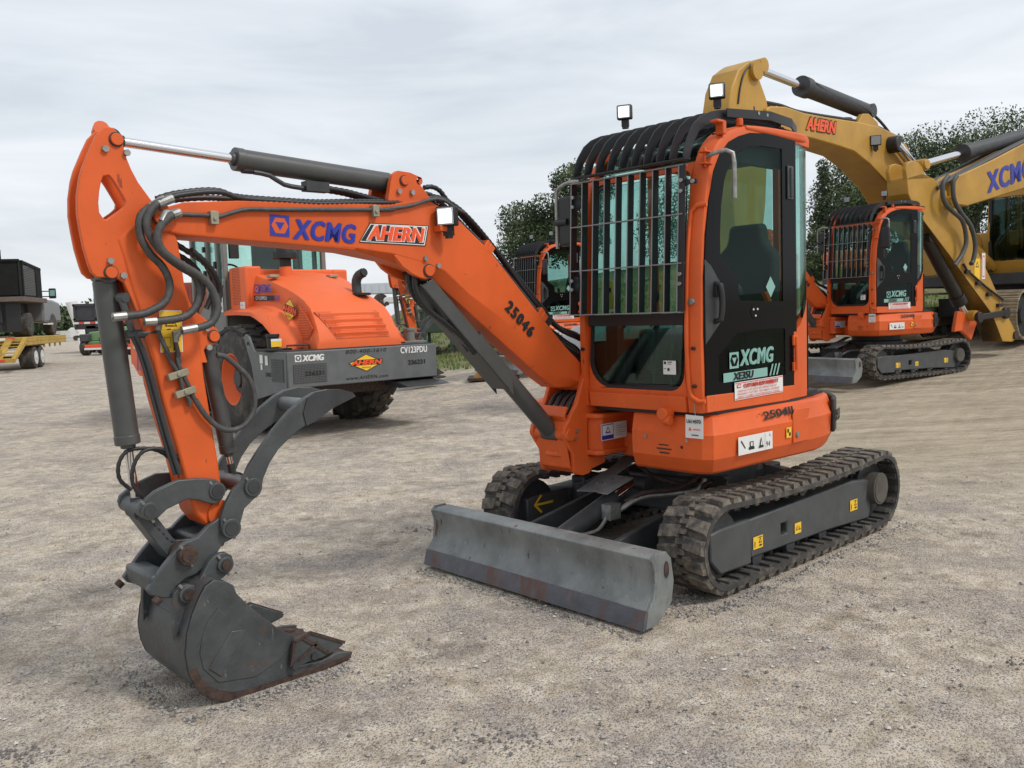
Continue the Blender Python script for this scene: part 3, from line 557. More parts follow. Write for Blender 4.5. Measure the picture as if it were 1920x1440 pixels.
    mb = MB(); ws = shrink(hole, .015); mb.prism([(a, b) for a, b in ws], 0, .006, ax='x'); bmesh.ops.bisect_plane(mb.bm, geom=mb.bm.verts[:]+mb.bm.edges[:]+mb.bm.faces[:], plane_co=(0, 0, 1.5), plane_no=(0, 0, 1)); bmesh.ops.bisect_plane(mb.bm, geom=mb.bm.verts[:]+mb.bm.edges[:]+mb.bm.faces[:], plane_co=(0, 0, 1.9), plane_no=(0, 0, 1))
    obj('windshield', bend(mb, .035), GLASS, cab)
    mb = MB(); mb.bx(0, .005, .0, .655, 1.09, 1.46); obj('lower_windshield', bend(mb, .05), GLASSM, cab)
    mb = MB(); mb.bx(-.2, .96, -.053, -.047, 1.0, 1.36); mb.bx(-.22, -.215, -.05, .70, 1.0, 1.55); obj('interior_trim', mb, BLK, cab)
    mb = MB(); mb.bx(0, .02, wy0, wy1, 1.455, 1.515); mb.bx(0, .012, wy0, wy1, 1.452, 1.46); obj('window_divider', bend(mb, .035), BLK, cab)
    decal((1.016, .52, 1.185), (0, 1, 0), (0, 0, 1), [(WHITE, rect(0, 0, .085, .075)), (INK, rect(.005, .055, .02, .07)), (INK, rect(.03, .065, .06, .07)), (INK, rect(.03, .055, .055, .058)), (INK, rect(.005, .03, .02, .033)), (INK, rect(.03, .02, .045, .035))], cab, 'window_label', lift=.006)
    # left door (flush dark glass with printed border)
    vd = .792
    dout = [(1.018, 1.075), (.12, 1.06), (.12, 2.512), (.30, 2.507), (.45, 2.495), (.57, 2.485), (.68, 2.455), (.775, 2.415), (.86, 2.345), (.92, 2.25), (.965, 2.1), (.998, 1.92), (1.018, 1.7), (1.025, 1.4)]
    up = [(.24, 1.56), (.24, 2.43), (.45, 2.425), (.58, 2.41), (.68, 2.37), (.76, 2.31), (.82, 2.22), (.855, 2.08), (.87, 1.92), (.87, 1.80), (.72, 1.70), (.70, 1.66), (.70, 1.60), (.68, 1.57)]
    lo = [(.22, 1.13), (.90, 1.14), (.90, 1.28), (.72, 1.40), (.30, 1.41), (.22, 1.40)]
    hsh = lambda pl: pl
    door = obj('door', MB().prism(dout, vd-.01, vd+.002, holes=[up, lo]), BORD, cab, bevel=.001)
    obj('door_glass', MB().prism(up, vd-.007, vd-.001), GLASSM, door)
    obj('door_glass', MB().prism(lo, vd-.007, vd-.001), GLASSD, door)
    mb = MB(); mb.wall([(1.0, vd), (.12, vd)], .985, [1.08, 1.062], .04)
    obj('door_sill', MB().prism([(1.015, .988), (.125, .978), (.125, 1.063), (1.015, 1.078)], vd-.03, vd+.006), OR, door, bevel=.004)
    hp = obj('handle_panel', MB().prism([(1.012, 1.79), (.96, 1.76), (.865, 1.66), (.845, 1.62), (.85, 1.50), (.865, 1.47), (1.018, 1.345)], vd-.02, vd+.004), DARK, door, bevel=.003)
    mb = MB(); mb.tube([(.925, vd+.003, 1.665), (.925, vd+.035, 1.655), (.915, vd+.04, 1.56), (.925, vd+.035, 1.475), (.93, vd+.003, 1.465)], .016); mb.box((.905, vd+.012, 1.63), (.07, .018, .07)); obj('door_handle', mb, BLK, door, bevel=.003)
    mb = MB(); mb.bx(.13, .19, vd+.002, vd+.012, 2.15, 2.34); mb.cyl((.16, vd+.015, 2.16), (.16, vd+.015, 2.33), .012, 10); obj('hinge', mb, GREY, door, bevel=.003)
    mb = MB(); mb.bx(.10, .15, vd+.004, vd+.018, 1.30, 1.36); mb.bx(.10, .15, vd+.004, vd+.018, 1.15, 1.20); mb.cyl((.125, vd+.02, 1.16), (.125, vd+.02, 1.35), .011, 10); obj('hinge', mb, OR, door, bevel=.003)
    mb = MB(); mb.cyl((.54, vd, 1.51), (.54, vd+.004, 1.51), .045, 24); obj('speaker_disc', mb, BORD, door)
    mb = MB()
    for a in (0, 2.1, 4.2): bolt(mb, (.54+.024*cos(a+.5), vd+.004, 1.51+.024*sin(a+.5)), (0, 1, 0), .006, .004)
    obj('bolt', mb, WHITE, door)
    X, Y = (-1, 0, .01), (0, 0, 1)
    sh = emblem(0, .0, .088, TEAL, BORD)
    decal((.80, vd, 1.205), X, Y, sh, door, 'emblem', lift=.004)
    text('XCMG', (.70, vd, 1.215), X, Y, TEAL, door, w=.34, h=.088, bold=.02, shear=.18, lift=.005, fat=.1, spacing=1.1)
    decal((.86, vd, 1.135), X, Y, [(TEAL, rect(0, 0, .44, .05))]+[(TEAL, [(.46+.035*k, 0), (.475+.035*k, 0), (.505+.035*k, .065), (.49+.035*k, .065)]) for k in range(3)], door, 'decal_band', lift=.004)
    text('XE35U', (.77, vd, 1.142), X, Y, INK, door, w=.20, h=.04, bold=.02, shear=.18, fat=.1, lift=.0065)
    decal((.765, vd, .995+.035), X, (0, 0, 1), [(WHITE, rect(0, 0, .50, .098)), (RED, rect(.004, .004, .496, .008)), (RED, rect(.004, .09, .496, .094)), (RED, rect(.02, .066, .06, .086)), (WHITE, rect(.026, .072, .054, .08))], door, 'notice_sticker', lift=.011)
    text('CUSTOMER RESPONSIBILITY', (.685, vd, 1.03+.064), X, (0, 0, 1), RED, door, w=.36, h=.022, bold=.02, fat=.1, lift=.0155)
    for k, s_ in enumerate(('CHECK ALL FLUID LEVELS DAILY BEFORE START-UP', 'INSURANCE \u2022 FLAT TIRES \u2022 TIRE DAMAGE \u2022 REFUELING', 'DAMAGE TO EQUIPMENT \u2022 BATTERY MAINTENANCE \u2022 CLEANING')):
        text(s_, (.74, vd, 1.03+.044-.017*k), X, (0, 0, 1), RED, door, w=.43-.03*(k == 0), h=.011, bold=.01, lift=.0155)
    decal((.42, vd, 1.645), X, Y, [(TEAL, [(0, 0), (.05, -.06), (.10, 0), (.05, .06)])], door, 'diamond_sticker', lift=.0)
    # rear quarter: black post, curved glass, orange lower panel
    arc = lambda r, n=14: [(.04-r*sin(a)*1.0, .50+r*cos(a)) for a in [pi/2*i/n for i in range(n+1)]]
    A = [(.118, .792)]+[(-.0-.0+x, y) for x, y in arc(.292)]
    zt = 2.50
    cut = [1.40+(min(1, i/6))*.24 for i in range(len(A))]
    cab_r = obj('rear_quarter_panel', MB().wall(A, .985, [c-.02 for c in cut], .03), OR, cab, ang=40)
    obj('corner_glass', MB().wall(A, [c+.05 for c in cut], zt-.02, .006), GLASS, cab, ang=60)
    obj('glass_border', MB().wall([(.118, .7928), (.085, .7928)], 1.38, zt, .012), BORD, cab, ang=60)
    obj('glass_border', MB().wall(A[2:], [c-.02 for c in cut[2:]], [c+.055 for c in cut[2:]], .012), BORD, cab, ang=60)
    obj('roof_rim', MB().wall([(.60, .796), (.3, .800)]+[(x+(-.008 if i > 1 else 0), y+.010) for i, (x, y) in enumerate(A)]+[(-.262, .2), (-.262, -.08)], [2.495]*2+[2.49]*(len(A)+2), [2.525, 2.54]+[2.543]*(len(A)+2), .09), OR, cab, bevel=.018, seg=3, ang=40)
    mb = MB(); mb.wall([(-.252, .50), (-.252, -.08)], .985, 1.55, .03); mb.wall([(-.2525, .50), (-.2525, .46)], 1.5, 2.49, .03); mb.wall([(-.2525, -.0), (-.2525, -.08)], 1.5, 2.49, .03); obj('rear_wall', mb, OR, cab)
    obj('rear_glass', MB().bx(-.25, -.244, 0, .44, 1.55, 2.5), GLASS, cab)
    mb = MB(); mb.bx(-.22, .97, -.085, -.055, .985, 1.35); mb.bx(.30, .36, -.085, -.055, 1.35, 2.5); mb.bx(-.22, .95, -.085, -.055, 2.42, 2.5); obj('side_wall', mb, OR, cab)
    obj('side_glass', MB().prism([(.95, 1.35), (.30, 1.35), (.30, 2.42), (.86, 2.42), (.93, 2.2)], -.075, -.069), GLASS, cab)
    obj('side_glass', MB().bx(-.22, .30, -.075, -.069, 1.35, 2.42), GLASS, cab)
    rp = [p for p in FPs if p[1] > 2.3]
    mb = MB(); mb.sheet([(a, b) for a, b in rp if a <= .52]+[(-.24, 2.53)], .0, .68, .04); obj('roof', mb, BLK, cab)
    mb = MB(); mb.sheet([(a-.012, b-.012) for a, b in rp if a >= .47], .0, .68, .008); obj('roof_glass', mb, GLASSD, cab)
    mb = MB(); mb.sheet([(a, b) for a, b in rp if a > .925], .0, .68, .04); obj('roof_header', mb, OR, cab)
    obj('headliner', MB().bx(-.2, .42, .0, .70, 2.44, 2.47), BLK, cab)
    obj('sun_visor', MB().bx(.14, .80, .705, .745, 2.33, 2.47), BLK, cab)
    # pillar details
    mb = MB(); mb.tube([(uf(2.07)+.0, .80, 2.075), (uf(2.07)+.012, .75, 2.075), (uf(2.04)+.012, .715, 2.05), (uf(1.8)+.01, .705, 1.8), (uf(1.4)+.01, .705, 1.4), (uf(1.1)+.01, .71, 1.13), (uf(1.06)+.012, .73, 1.07), (uf(1.05)+.012, .765, 1.05), (uf(1.05), .80, 1.05)], .013, 8); obj('pillar_gutter', mb, OR, cab, ang=70)
    mb = MB()
    for z, r in ((1.575, .018), ): bolt(mb, (uf(z), .735, z), (1, 0, 0), r, .02)
    obj('bolt', mb, ZINC, cab)
    mb = MB()
    for z in (1.33, 1.13): mb.cyl((uf(z), .745, z), (uf(z)+.02, .745, z), .01, 10)
    mb.cyl((uf(1.28), -.04, 1.32), (uf(1.28)+.02, -.04, 1.32), .01, 10); obj('bumper_stop', mb, BLK, cab)
    mb = MB(); mb.tube([(uf(2.31)+.01, .765, 2.325), (uf(2.31)+.01, .81, 2.335), (uf(2.31)-.01, .87, 2.345), (uf(2.3)-.04, .895, 2.33), (uf(2.3)-.045, .90, 2.28), (uf(2.3)-.045, .90, 2.10)], .012); obj('mirror_bar', mb, ZINC, cab, ang=70)
    mb = MB(); mb.bx(.92, .985, .74, .79, 2.345, 2.352); mb.bx(.92, .985, .74, .79, 2.285, 2.292); mb.cyl((.955, .765, 2.27), (.955, .765, 2.37), .008, 8); obj('mirror_bracket', mb, OR, cab, bevel=.002)
    mb = MB(); mb.cyl((.62, .76, 2.52), (.62, .76, 2.56), .02, 12); mb.box((.82, .775, 2.485), (.03, .05, .07)); mb.box((.85, .775, 2.515), (.07, .05, .014)); obj('roof_lug', mb, OR, cab, bevel=.004)
    # mirror on the right hand side
    mb = MB(); mb.tube([(1.02, -.06, 2.30), (1.0, -.16, 2.31), (.97, -.25, 2.305), (.96, -.305, 2.28), (.96, -.315, 2.2), (.96, -.315, 1.93)], .011); obj('mirror_bar', mb, ZINC, cab, ang=70)
    mb = MB(); mb.box((.94, -.245, 2.09), (.045, .125, .30)); mo = obj('mirror', mb, BLK, cab, bevel=.022, seg=4)
    mb = MB(); mb.cyl((.965, -.31, 2.085), (.965, -.22, 2.085), .02, 14); mb.box((.96, -.315, 2.085), (.035, .035, .035)); obj('mirror_clamp', mb, BLK, cab)
    # guards
    def bars(mbx, path, v, dep, th, out=.0):
        rs = []; P = [Vector((a, 0, b)) for a, b in path]; n = len(P)
        for i in range(n):
            d = (P[min(i+1, n-1)]-P[max(i-1, 0)]).normalized(); nr = Vector((d.z, 0, -d.x))
            rs.append([P[i]+nr*out+Vector((0, v-th/2, 0)), P[i]+nr*out+Vector((0, v+th/2, 0)), P[i]+nr*(out-dep)+Vector((0, v+th/2, 0)), P[i]+nr*(out-dep)+Vector((0, v-th/2, 0))])
        mbx.loft(rs)
    TG = [(1.082, 2.32), (1.07, 2.37), (1.04, 2.43), (.985, 2.50), (.92, 2.545), (.83, 2.58), (.70, 2.605), (.5, 2.625), (.3, 2.635), (.12, 2.63)]
    TGs = [(p.x, p.z) for p in cr([Vector((a, 0, b)) for a, b in TG], .05)]
    gd = None
    mb = MB()
    for k in range(10): bars(mb, TGs, -.055+.086*k, .056, .007)
    g1 = obj('roof_guard', mb, GRD, cab)
    mb = MB(); mb.bx(1.03, 1.086, -.062, .73, 2.308, 2.316); mb.bx(.10, .16, -.062, .73, 2.57, 2.578); bars(mb, [(.3, 2.60), (.12, 2.60), (.0, 2.575), (-.10, 2.53), (-.13, 2.5)], .735, .0, .0) if 0 else None
    mb.wall([(.72, .742), (.30, .752), (.05, .742), (-.10, .69), (-.19, .6), (-.23, .5)], [2.56, 2.59, 2.58, 2.565, 2.555, 2.545], [2.605, 2.64, 2.632, 2.615, 2.60, 2.59], -.008)
    obj('guard_rail', mb, GRD, g1)
    mb = MB()
    for u in (.42, .33): bolt(mb, (u, .752, 2.615), (0, 1, 0), .011, .008)
    obj('bolt', mb, ZINC, g1)
    mb = MB()
    def ug(z): return 1.10-(z-1.52)*.055
    for k in range(10):
        v = -.095+.0855*k; th = .006
        mb.loft([[(ug(z), v-th/2, z), (ug(z), v+th/2, z), (ug(z)-.05, v+th/2, z), (ug(z)-.05, v-th/2, z)] for z in (1.522, 2.285)])
    mb.bx(1.012, 1.064, .675, .712, 1.60, 2.283) if 0 else None
    mb.loft([[(ug(z)-.002, .672, z), (ug(z)-.002, .712, z), (ug(z)-.010, .712, z), (ug(z)-.010, .672, z)] for z in (1.522, 2.285)])
    g2 = obj('window_guard', mb, GRD, cab)
    mb = MB()
    for z, d in ((1.522, .042), (1.777, .03), (2.032, .03), (2.285, .042)): mb.bx(ug(z)-d, ug(z)+.003, -.10, .70, z-.003, z+.003)
    for k in range(10): v = -.095+.0855*k; mb.loft([[(ug(z)+.0015, v-.0032, z), (ug(z)+.0015, v+.0032, z), (ug(z)-.001, v+.0032, z), (ug(z)-.001, v-.0032, z)] for z in (1.522, 2.285)])
    obj('guard_bar_edges', mb, GRE, g2)
    mb = MB()
    for z in (1.70, 2.17):
        mb.prism([(-.095, z-.05), (-.05, z-.035), (-.03, z), (-.05, z+.035), (-.095, z+.05)], ug(z)-.03, ug(z)-.02, ax='x'); mb.cyl((ug(z)-.1, -.045, z-.01), (ug(z)-.03, -.045, z-.01), .008, 8)
    mb.prism([(.67, 2.16), (.73, 2.18), (.78, 2.18), (.78, 2.205), (.73, 2.205), (.67, 2.23)], ug(2.2)-.02, ug(2.2)-.008, ax='x'); obj('guard_mount', mb, GRD, g2, bevel=.002)
    mb = MB()
    for v in (-.078, .692):
        for z in (1.67, 1.72, 2.15, 2.205): bolt(mb, (ug(z)-.0, v, z), (1, 0, 0), .011, .01)
    bolt(mb, (ug(2.19)-.008, .76, 2.192), (1, 0, 0), .012, .01); obj('bolt', mb, ZINC, g2)
    # lights on the roof
    worklight(cab, (.72, .04, 2.715), (.8, .42, -.05)); worklight(cab, (.62, .62, 2.735), (.8, .42, -.05))
    mb = MB(); mb.sph((-.02, .52, 2.63), .055, (1, 1, .8)); mb.cyl((-.02, .52, 2.5), (-.02, .52, 2.6), .03, 12); mb.tube([(.03, .5, 2.6), (.05, .5, 2.75)], .004, 6, False); obj('beacon', mb, BLK, cab)
    # interior
    mb = MB(); mb.bx(.0, .46, .14, .60, 1.28, 1.40); obj('seat', mb, SEAT, cab, bevel=.04, seg=3)
    mb = MB(); mb.loft([[(a, v0, z), (a, v1, z), (a-.11, v1, z+.01), (a-.11, v0, z+.01)] for a, v0, v1, z in ((.08, .15, .59, 1.36), (.03, .14, .60, 1.6), (-.01, .16, .58, 1.85), (-.02, .24, .50, 1.93), (-.02, .26, .48, 2.05))]); obj('seat_back', mb, SEAT, cab, bevel=.03, seg=3)
    mb = MB(); mb.bx(.0, .62, .02, .13, 1.15, 1.42); mb.bx(.0, .55, .62, .73, 1.15, 1.42); obj('console', mb, DARK, cab, bevel=.02)
    mb = MB()
    for v in (.08, .67): mb.tube([(.52, v, 1.40), (.54, v, 1.52), (.52, v, 1.60)], .012); mb.sph((.52, v, 1.62), .03, (1, 1, 1.6), 10, 8)
    for v in (.28, .40): mb.tube([(.78, v, 1.02), (.80, v, 1.2), (.74, v, 1.52)], .011)
    obj('control_lever', mb, BLK, cab)
    obj('belt', MB().tube([(.05, .61, 1.40), (.10, .63, 1.52), (.12, .6, 1.62)], .02), OR, cab)
    mb = MB(); mb.bx(-.2, 1.0, -.05, .77, .99, 1.01); mb.bx(-.2, .05, -.02, .7, 1.0, 1.28); obj('cab_floor', mb, BLK, cab)
    mb = MB(); mb.bx(.84, .90, .0, .10, 1.02, 1.45); mb.cyl((.82, .05, 1.5), (.86, .05, 1.46), .06, 16); obj('display_pod', mb, BLK, cab, bevel=.01)
    decal((.86, -.05, 1.55), (-1, 0, 0), (0, 0, 1), [(YEL, rect(0, 0, .16, .17)), (INK, rect(.02, .10, .08, .13))], cab, 'window_card', lift=.0)
    # right hand silver hood
    mb = MB(); rs = []
    for z, s_ in ((.965, 1), (1.15, 1), (1.28, .97), (1.38, .88), (1.44, .7), (1.46, .4)):
        rs.append([(.22+(.52*cos(a)*abs(cos(a))**-.35 if abs(cos(a)) > 1e-3 else .22)*s_ if 0 else .22+.46*s_*math.copysign(abs(cos(a))**.5, cos(a)), -.44+.33*s_*math.copysign(abs(sin(a))**.5, sin(a)), z) for a in [2*pi*i/32+.05 for i in range(32)]])
    mb.loft(rs); obj('side_hood', mb, SILV, root, ang=60)
    mb = MB(); rs = []
    for z, s_ in ((.965, 1), (1.2, 1), (1.26, .9)):
        rs.append([(-.45+.18*s_*math.copysign(abs(cos(a))**.5, cos(a)), -.25+.35*s_*math.copysign(abs(sin(a))**.5, sin(a)), z) for a in [2*pi*i/32+.05 for i in range(32)]])
    mb.loft(rs); obj('engine_hood', mb, OR, root, ang=40)
    mb = MB(); mb.loft([[((.02-.905*sin(a)), .895*cos(a), z) for a in [radians(x) for x in range(18, 163, 8)]]+[((.02-.88*sin(a)), .87*cos(a), z) for a in [radians(x) for x in range(162, 17, -8)]] for z in (.74, .95)]); obj('rear_bumper_strip', mb, BLK, root, bevel=.01)
    # decals and small fittings on the skirt
    Xs = Vector((-1, .02, 0))
    decal((.80, .838, .735), (-1, .03, 0), (0, 0, 1), [(WHITE, rect(0, 0, .33, .10)), (INK, [(.02, .075), (.06, .03), (.068, .034), (.03, .08)]), (INK, rect(.095, .02, .15, .035)), (INK, rect(.105, .035, .14, .065)), (WHITE, rect(.112, .04, .13, .06)), (INK, rect(.19, .02, .235, .03)), (INK, [(.198, .03), (.212, .08), (.228, .03)]), (WHITE, [(.205, .034), (.212, .066), (.221, .034)]), (INK, rect(.247, .005, .249, .095))], root, 'spec_label', lift=.006)
    text('94', (.535, .847, .75), (-1, .03, 0), (0, 0, 1), INK, root, w=.04, h=.032, lift=.006)
    text('L', (.50, .849, .81), (-1, .03, 0), (0, 0, 1), INK, root, w=.012, h=.014, lift=.006)
    mb = MB(); xr = Vector((-.0, 0, 0))
    decal((.327, .853, .775), (-1, .05, 0), (0, 0, 1), [(YEL, rect(0, 0, .05, .06)), (INK, rect(.008, .03, .025, .052)), (INK, rect(.025, .01, .042, .03))], root, 'tie_down_label', lift=.006)
    mb = MB(); mb.prism([(.255, .735), (.085, .735), (.085, .86), (.06, .93), (.225, .935), (.255, .90)], .852, .862); obj('fuel_door', mb, OR, root, bevel=.004)
    mb = MB(); bolt(mb, (.215, .862, .785), (0, 1, 0), .017, .01); obj('lock', mb, ZINC, root)
    mb = MB()
    for v in (.40, .68): bolt(mb, (1.035, v, .835), (1, 0, 0), .011, .008)
    obj('bolt', mb, ZINC, root)
    text('XE35U', (-.19, .868, .805), (-.93, -.30, 0), (0, 0, 1), INK, root, w=.26, h=.07, bold=.02, shear=.1, fat=.08, lift=.006)
    text('2504II', (.53, .832, .90), (-1, .03, .02), (0, -.25, 1), INK, root, w=.30, h=.045, bold=.015, lift=.010, fat=.08)
    decal((1.055, .755, .85), (-.35, .9, 0) if 0 else (0, 1, 0), (0, 0, 1), [(WHITE, rect(-.04, 0, .10, .12))], root, 'hang_tag', lift=.012) if 0 else None
    tagp = MB(); tagp.loft([[(1.062, .69, .855), (1.06, .80, .855), (1.058, .80, .975), (1.058, .69, .978)], [(1.064, .69, .855), (1.062, .80, .855), (1.06, .80, .975), (1.06, .69, .978)]]); ht = obj('hang_tag', tagp, WHITE, root)
    text('U614070', (1.0665, .70, .935), (0, 1, 0), (0, 0, 1), INK, ht, w=.09, h=.02, bold=.02, lift=.0)
    decal((1.0645, .70, .865), (0, 1, 0), (0, 0, 1), [(REDOR, [(.01, .03), (.02, .05), (.03, .03)]), (REDOR, rect(.04, .035, .085, .04)), (INK, rect(.03, .005, .075, .010))], ht, 'tag_print', lift=.001)
    mb = MB(); mb.tube([(1.05, .745, .975), (1.055, .74, 1.05)], .002, 5, False); obj('tag_wire', mb, ZINC, ht)
    mb = MB(); mb.cyl((1.03, .56, .975), (1.10, .56, .975), .035, 16); mb.cyl((1.07, .56, .94), (1.07, .60, .94), .028, 12); obj('hood_catch', mb, OR, root, bevel=.005)
    # ============ boom
    def sec(T, B, Cm, w=.10, w2=.055):
        return [(T[0], CB-w, T[1]), (T[0], CB+w, T[1]), (Cm[0], CB+w, Cm[1]), (B[0], CB+w2, B[1]), (B[0], CB-w2, B[1]), (Cm[0], CB-w, Cm[1])]
    mb = MB(); rs = []
    for i, (T_, B_, C_) in enumerate(zip(BOOM_TOP, BOOM_BOT, BOOM_CHAM)):
        if i < 5: C_ = (T_[0]*.06+B_[0]*.94, T_[1]*.06+B_[1]*.94); w2 = .095
        else: w2 = .055
        rs.append(sec(T_, B_, C_, .10, w2))
    mb.loft(rs); boom = obj('boom', mb, OR, root, bevel=.005, ang=25)
    mb = MB(); mb.cyl((3.465, CB-.105, 1.975), (3.465, CB+.105, 1.975), .055, 28); mb.cyl((.985, CB-.112, 1.12), (.985, CB+.112, 1.12), .06, 28); obj('boom_boss', mb, OR, boom, bevel=.004)
    mb = MB(); mb.prism(BOOM_LUG, CB-.095, CB-.065, holes=[circ((2.165, 2.222), .02, 12)]); mb.prism(BOOM_LUG, CB+.065, CB+.095, holes=[circ((2.165, 2.222), .02, 12)]); obj('cylinder_lug', mb, OR, boom, bevel=.003)
    mb = MB(); mb.prism(BOOMCYL_LUG, CB-.0985, CB-.07); mb.prism(BOOMCYL_LUG, CB+.07, CB+.0985); obj('cylinder_lug', mb, OR, boom, bevel=.004)
    pinhead(boom, 2.262, 2.215, CB+.095, .028, off=((.035, -.055), (-.045, -.055)))
    pinhead(boom, 2.135, 1.775, CB+.0985, .036, off=((.02, .06), (-.06, .025)))
    pinhead(boom, 3.485, 1.975, CB+.12, .034, bolts=False)
    mb = MB(); mb.tube(P3(PIPE_UP, CB+.115)+P3(PIPE_UP2[1:], CB+.115), .009); obj('steel_pipe', mb, HOSEG, boom, ang=70)
    mb = MB()
    for u, z in ((3.26, 1.985), (2.455, 2.055)): mb.box((u, CB+.115, z), (.035, .03, .055)); mb.cyl((u, CB+.13, z-.005), (u, CB+.137, z-.005), .008, 8)
    obj('pipe_clamp', mb, ZINCY, boom, bevel=.002)
    ribbed(boom, P3(HOSETOP, CB+.09)+P3(HOSETOP2[2:], CB+.05), .013)
    ribbed(boom, [(a, CB+.055, b+.012) for a, b in HOSETOP]+[(a, CB+.02, b+.012) for a, b in HOSETOP2[2:]], .013)
    ribbed(boom, [(3.42, CB-.05, 2.06), (3.2, CB-.05, 2.09), (2.8, CB-.04, 2.09), (2.45, CB-.03, 2.11), (2.2, CB+.0, 2.13), (2.0, CB, 2.12), (1.86, CB, 2.06), (1.55, CB, 1.80), (1.28, CB-.02, 1.53), (1.05, CB-.02, 1.38), (.9, CB-.03, 1.30), (.82, CB-.03, 1.15), (.9, CB-.03, 1.0)], .014)
    ribbed(boom, P3(HOSETOP3, CB)+[(1.55, CB+.03, 1.84), (1.3, CB+.05, 1.585), (1.15, CB+.04, 1.46), (1.0, CB+.06, 1.40), (.88, CB+.07, 1.30), (.80, CB+.08, 1.18), (.85, CB+.06, 1.05)], .014)
    for k, (dv, dz) in enumerate(((.01, -.03), (-.03, -.05), (.06, -.07), (-.06, -.02))):
        ribbed(boom, [(1.25, CB+dv, 1.48+dz), (1.1, CB+dv, 1.40+dz), (.97, CB+dv, 1.33+dz), (.87, CB+dv+.02, 1.24+dz), (.84, CB+dv+.02, 1.12+dz), (.9, CB+dv, 1.02)], .017)
    mb = MB(); mb.tube(P3([(1.90, 2.03), (1.75, 1.92), (1.5, 1.69), (1.3, 1.50)], CB+.075), .012); mb.tube(P3([(1.88, 2.035), (1.73, 1.925), (1.48, 1.695), (1.28, 1.50)], CB+.03), .012); mb.box((1.27, CB+.05, 1.50), (.07, .06, .04), Matrix.Rotation(-.8, 3, 'Y')); obj('steel_pipe', mb, DARK, boom)
    mb = MB(); mb.beam((1.72, CB+.07, 1.905), (1.69, CB+.07, 1.88), .06, .05); mb.beam((1.33, CB+.07, 1.53), (1.30, CB+.07, 1.50), .06, .05); mb.box((1.72, CB+.05, 1.91), (.06, .08, .04), Matrix.Rotation(.8, 3, 'Y')); mb.box((1.33, CB+.05, 1.54), (.06, .08, .04), Matrix.Rotation(.8, 3, 'Y')); obj('pipe_saddle', mb, OR, boom, bevel=.004)
    mb = MB(); mb.box((2.07, CB+.13, 1.985), (.05, .06, .03)); obj('lamp_seat', mb, OR, boom, bevel=.003)
    worklight(boom, (2.05, CB+.16, 2.045), (.9, .5, -.05), s=.10)
    ribbed(boom, [(2.02, CB+.14, 2.04), (1.98, CB+.12, 2.06), (1.93, CB+.1, 2.04)], .006)
    yb = CB+.1
    X = (-1, 0, -.04); Xb = (-1, 0, -.03)
    decal((3.0, yb, 1.922), X, (0, 0, 1), emblem(0, 0, .093, BLUE, OR), boom, 'emblem', lift=.003)
    text('XCMG', (2.888, yb, 1.912), X, (0, 0, 1), BLUE, boom, w=.325, h=.088, bold=.02, shear=.2, fat=.09, spacing=1.12, lift=.003)
    decal((2.545, yb, 1.905), (-1, 0, -.01), (0, 0, 1), [(INK, [(0, .0), (.065, .095), (.42, .10), (.395, -.004)]), (WHITE, [(.006, .004), (.068, .091), (.413, .096), (.389, .0)]), (INK, [(.010, .008), (.071, .087), (.406, .091), (.383, .005)])], boom, 'sticker', lift=.003)
    text('AHERN', (2.50, yb, 1.917), (-1, 0, -.005), (0, 0, 1), WHITE, boom, w=.345, h=.074, bold=.045, shear=.28, lift=.0062, spacing=1.02, fat=.16)
    text('AHERN', (2.495, yb, 1.920), (-1, 0, -.005), (0, 0, 1), REDOR, boom, w=.335, h=.066, bold=.025, shear=.28, lift=.0072, spacing=1.04, fat=.12)
    text('25046', (1.625, yb, 1.57), (-.74, 0, -.67), (-.67, 0, .74), INK, boom, w=.245, h=.066, bold=.02, lift=.004, spacing=1.3, fat=.12)
    # arm cylinder
    def hyd(a, b, mid, rb, rr, par, v=CB, collar=True):
        a, b = Vector((a[0], v, a[1])), Vector((b[0], v, b[1])); L = (b-a).length; d = (b-a)/L; t = (Vector((mid[0], v, mid[1]))-a).dot(d)
        mb = MB(); mb.cyl(a+d*t, b-d*.03, rb, 28)
        if collar: mb.cyl(a+d*(t-.004), a+d*(t+.035), rb*1.06, 28); mb.cyl(a+d*(t-.02), a+d*(t), rb*.62, 24)
        mb.cyl(b-Vector((0, .06, 0)), b+Vector((0, .06, 0)), rb*.85, 20); o = obj('cylinder_barrel', mb, CYL, par, bevel=.003)
        mb = MB(); mb.cyl(a+d*.02, a+d*t, rr, 20); obj('cylinder_rod', mb, CHROME, par)
        mb = MB(); mb.cyl(a-Vector((0, .055, 0)), a+Vector((0, .055, 0)), rr*1.9, 20); mb.cyl(a, a+d*.06, rr*1.3, 16); obj('rod_eye', mb, DARK, par)
        return a, b, d
    hyd((3.625, 2.285), (2.262, 2.215), (3.095, 2.262), .048, .0195, boom)
    mb = MB(); mb.tube([(3.02, CB+.02, 2.205), (2.95, CB+.03, 2.195), (2.88, CB+.03, 2.16), (2.78, CB+.03, 2.15)], .011); mb.box((2.72, CB+.03, 2.16), (.12, .05, .045)); mb.cyl((3.02, CB+.01, 2.215), (3.07, CB+.01, 2.215), .018, 10); obj('cylinder_fitting', mb, DARK, boom)
    for dv in (.03, -.02): ribbed(boom, [(2.68, CB+dv, 2.16), (2.55, CB+dv, 2.15), (2.42, CB+dv, 2.13), (2.3, CB+dv, 2.12), (2.15, CB+dv, 2.15), (2.06, CB+dv, 2.17), (1.95, CB+dv, 2.11)], .014)
    # boom cylinder
    a, b, d = hyd((2.135, 1.775), (1.185, .825), (1.755, 1.43), .052, .026, boom)
    mb = MB()
    q = Vector((d.z, 0, -d.x))       # points to the front and down
    if q.x < 0: q = -q
    def sp(t, o, v): return a+d*t+q*o+Vector((0, v, 0))
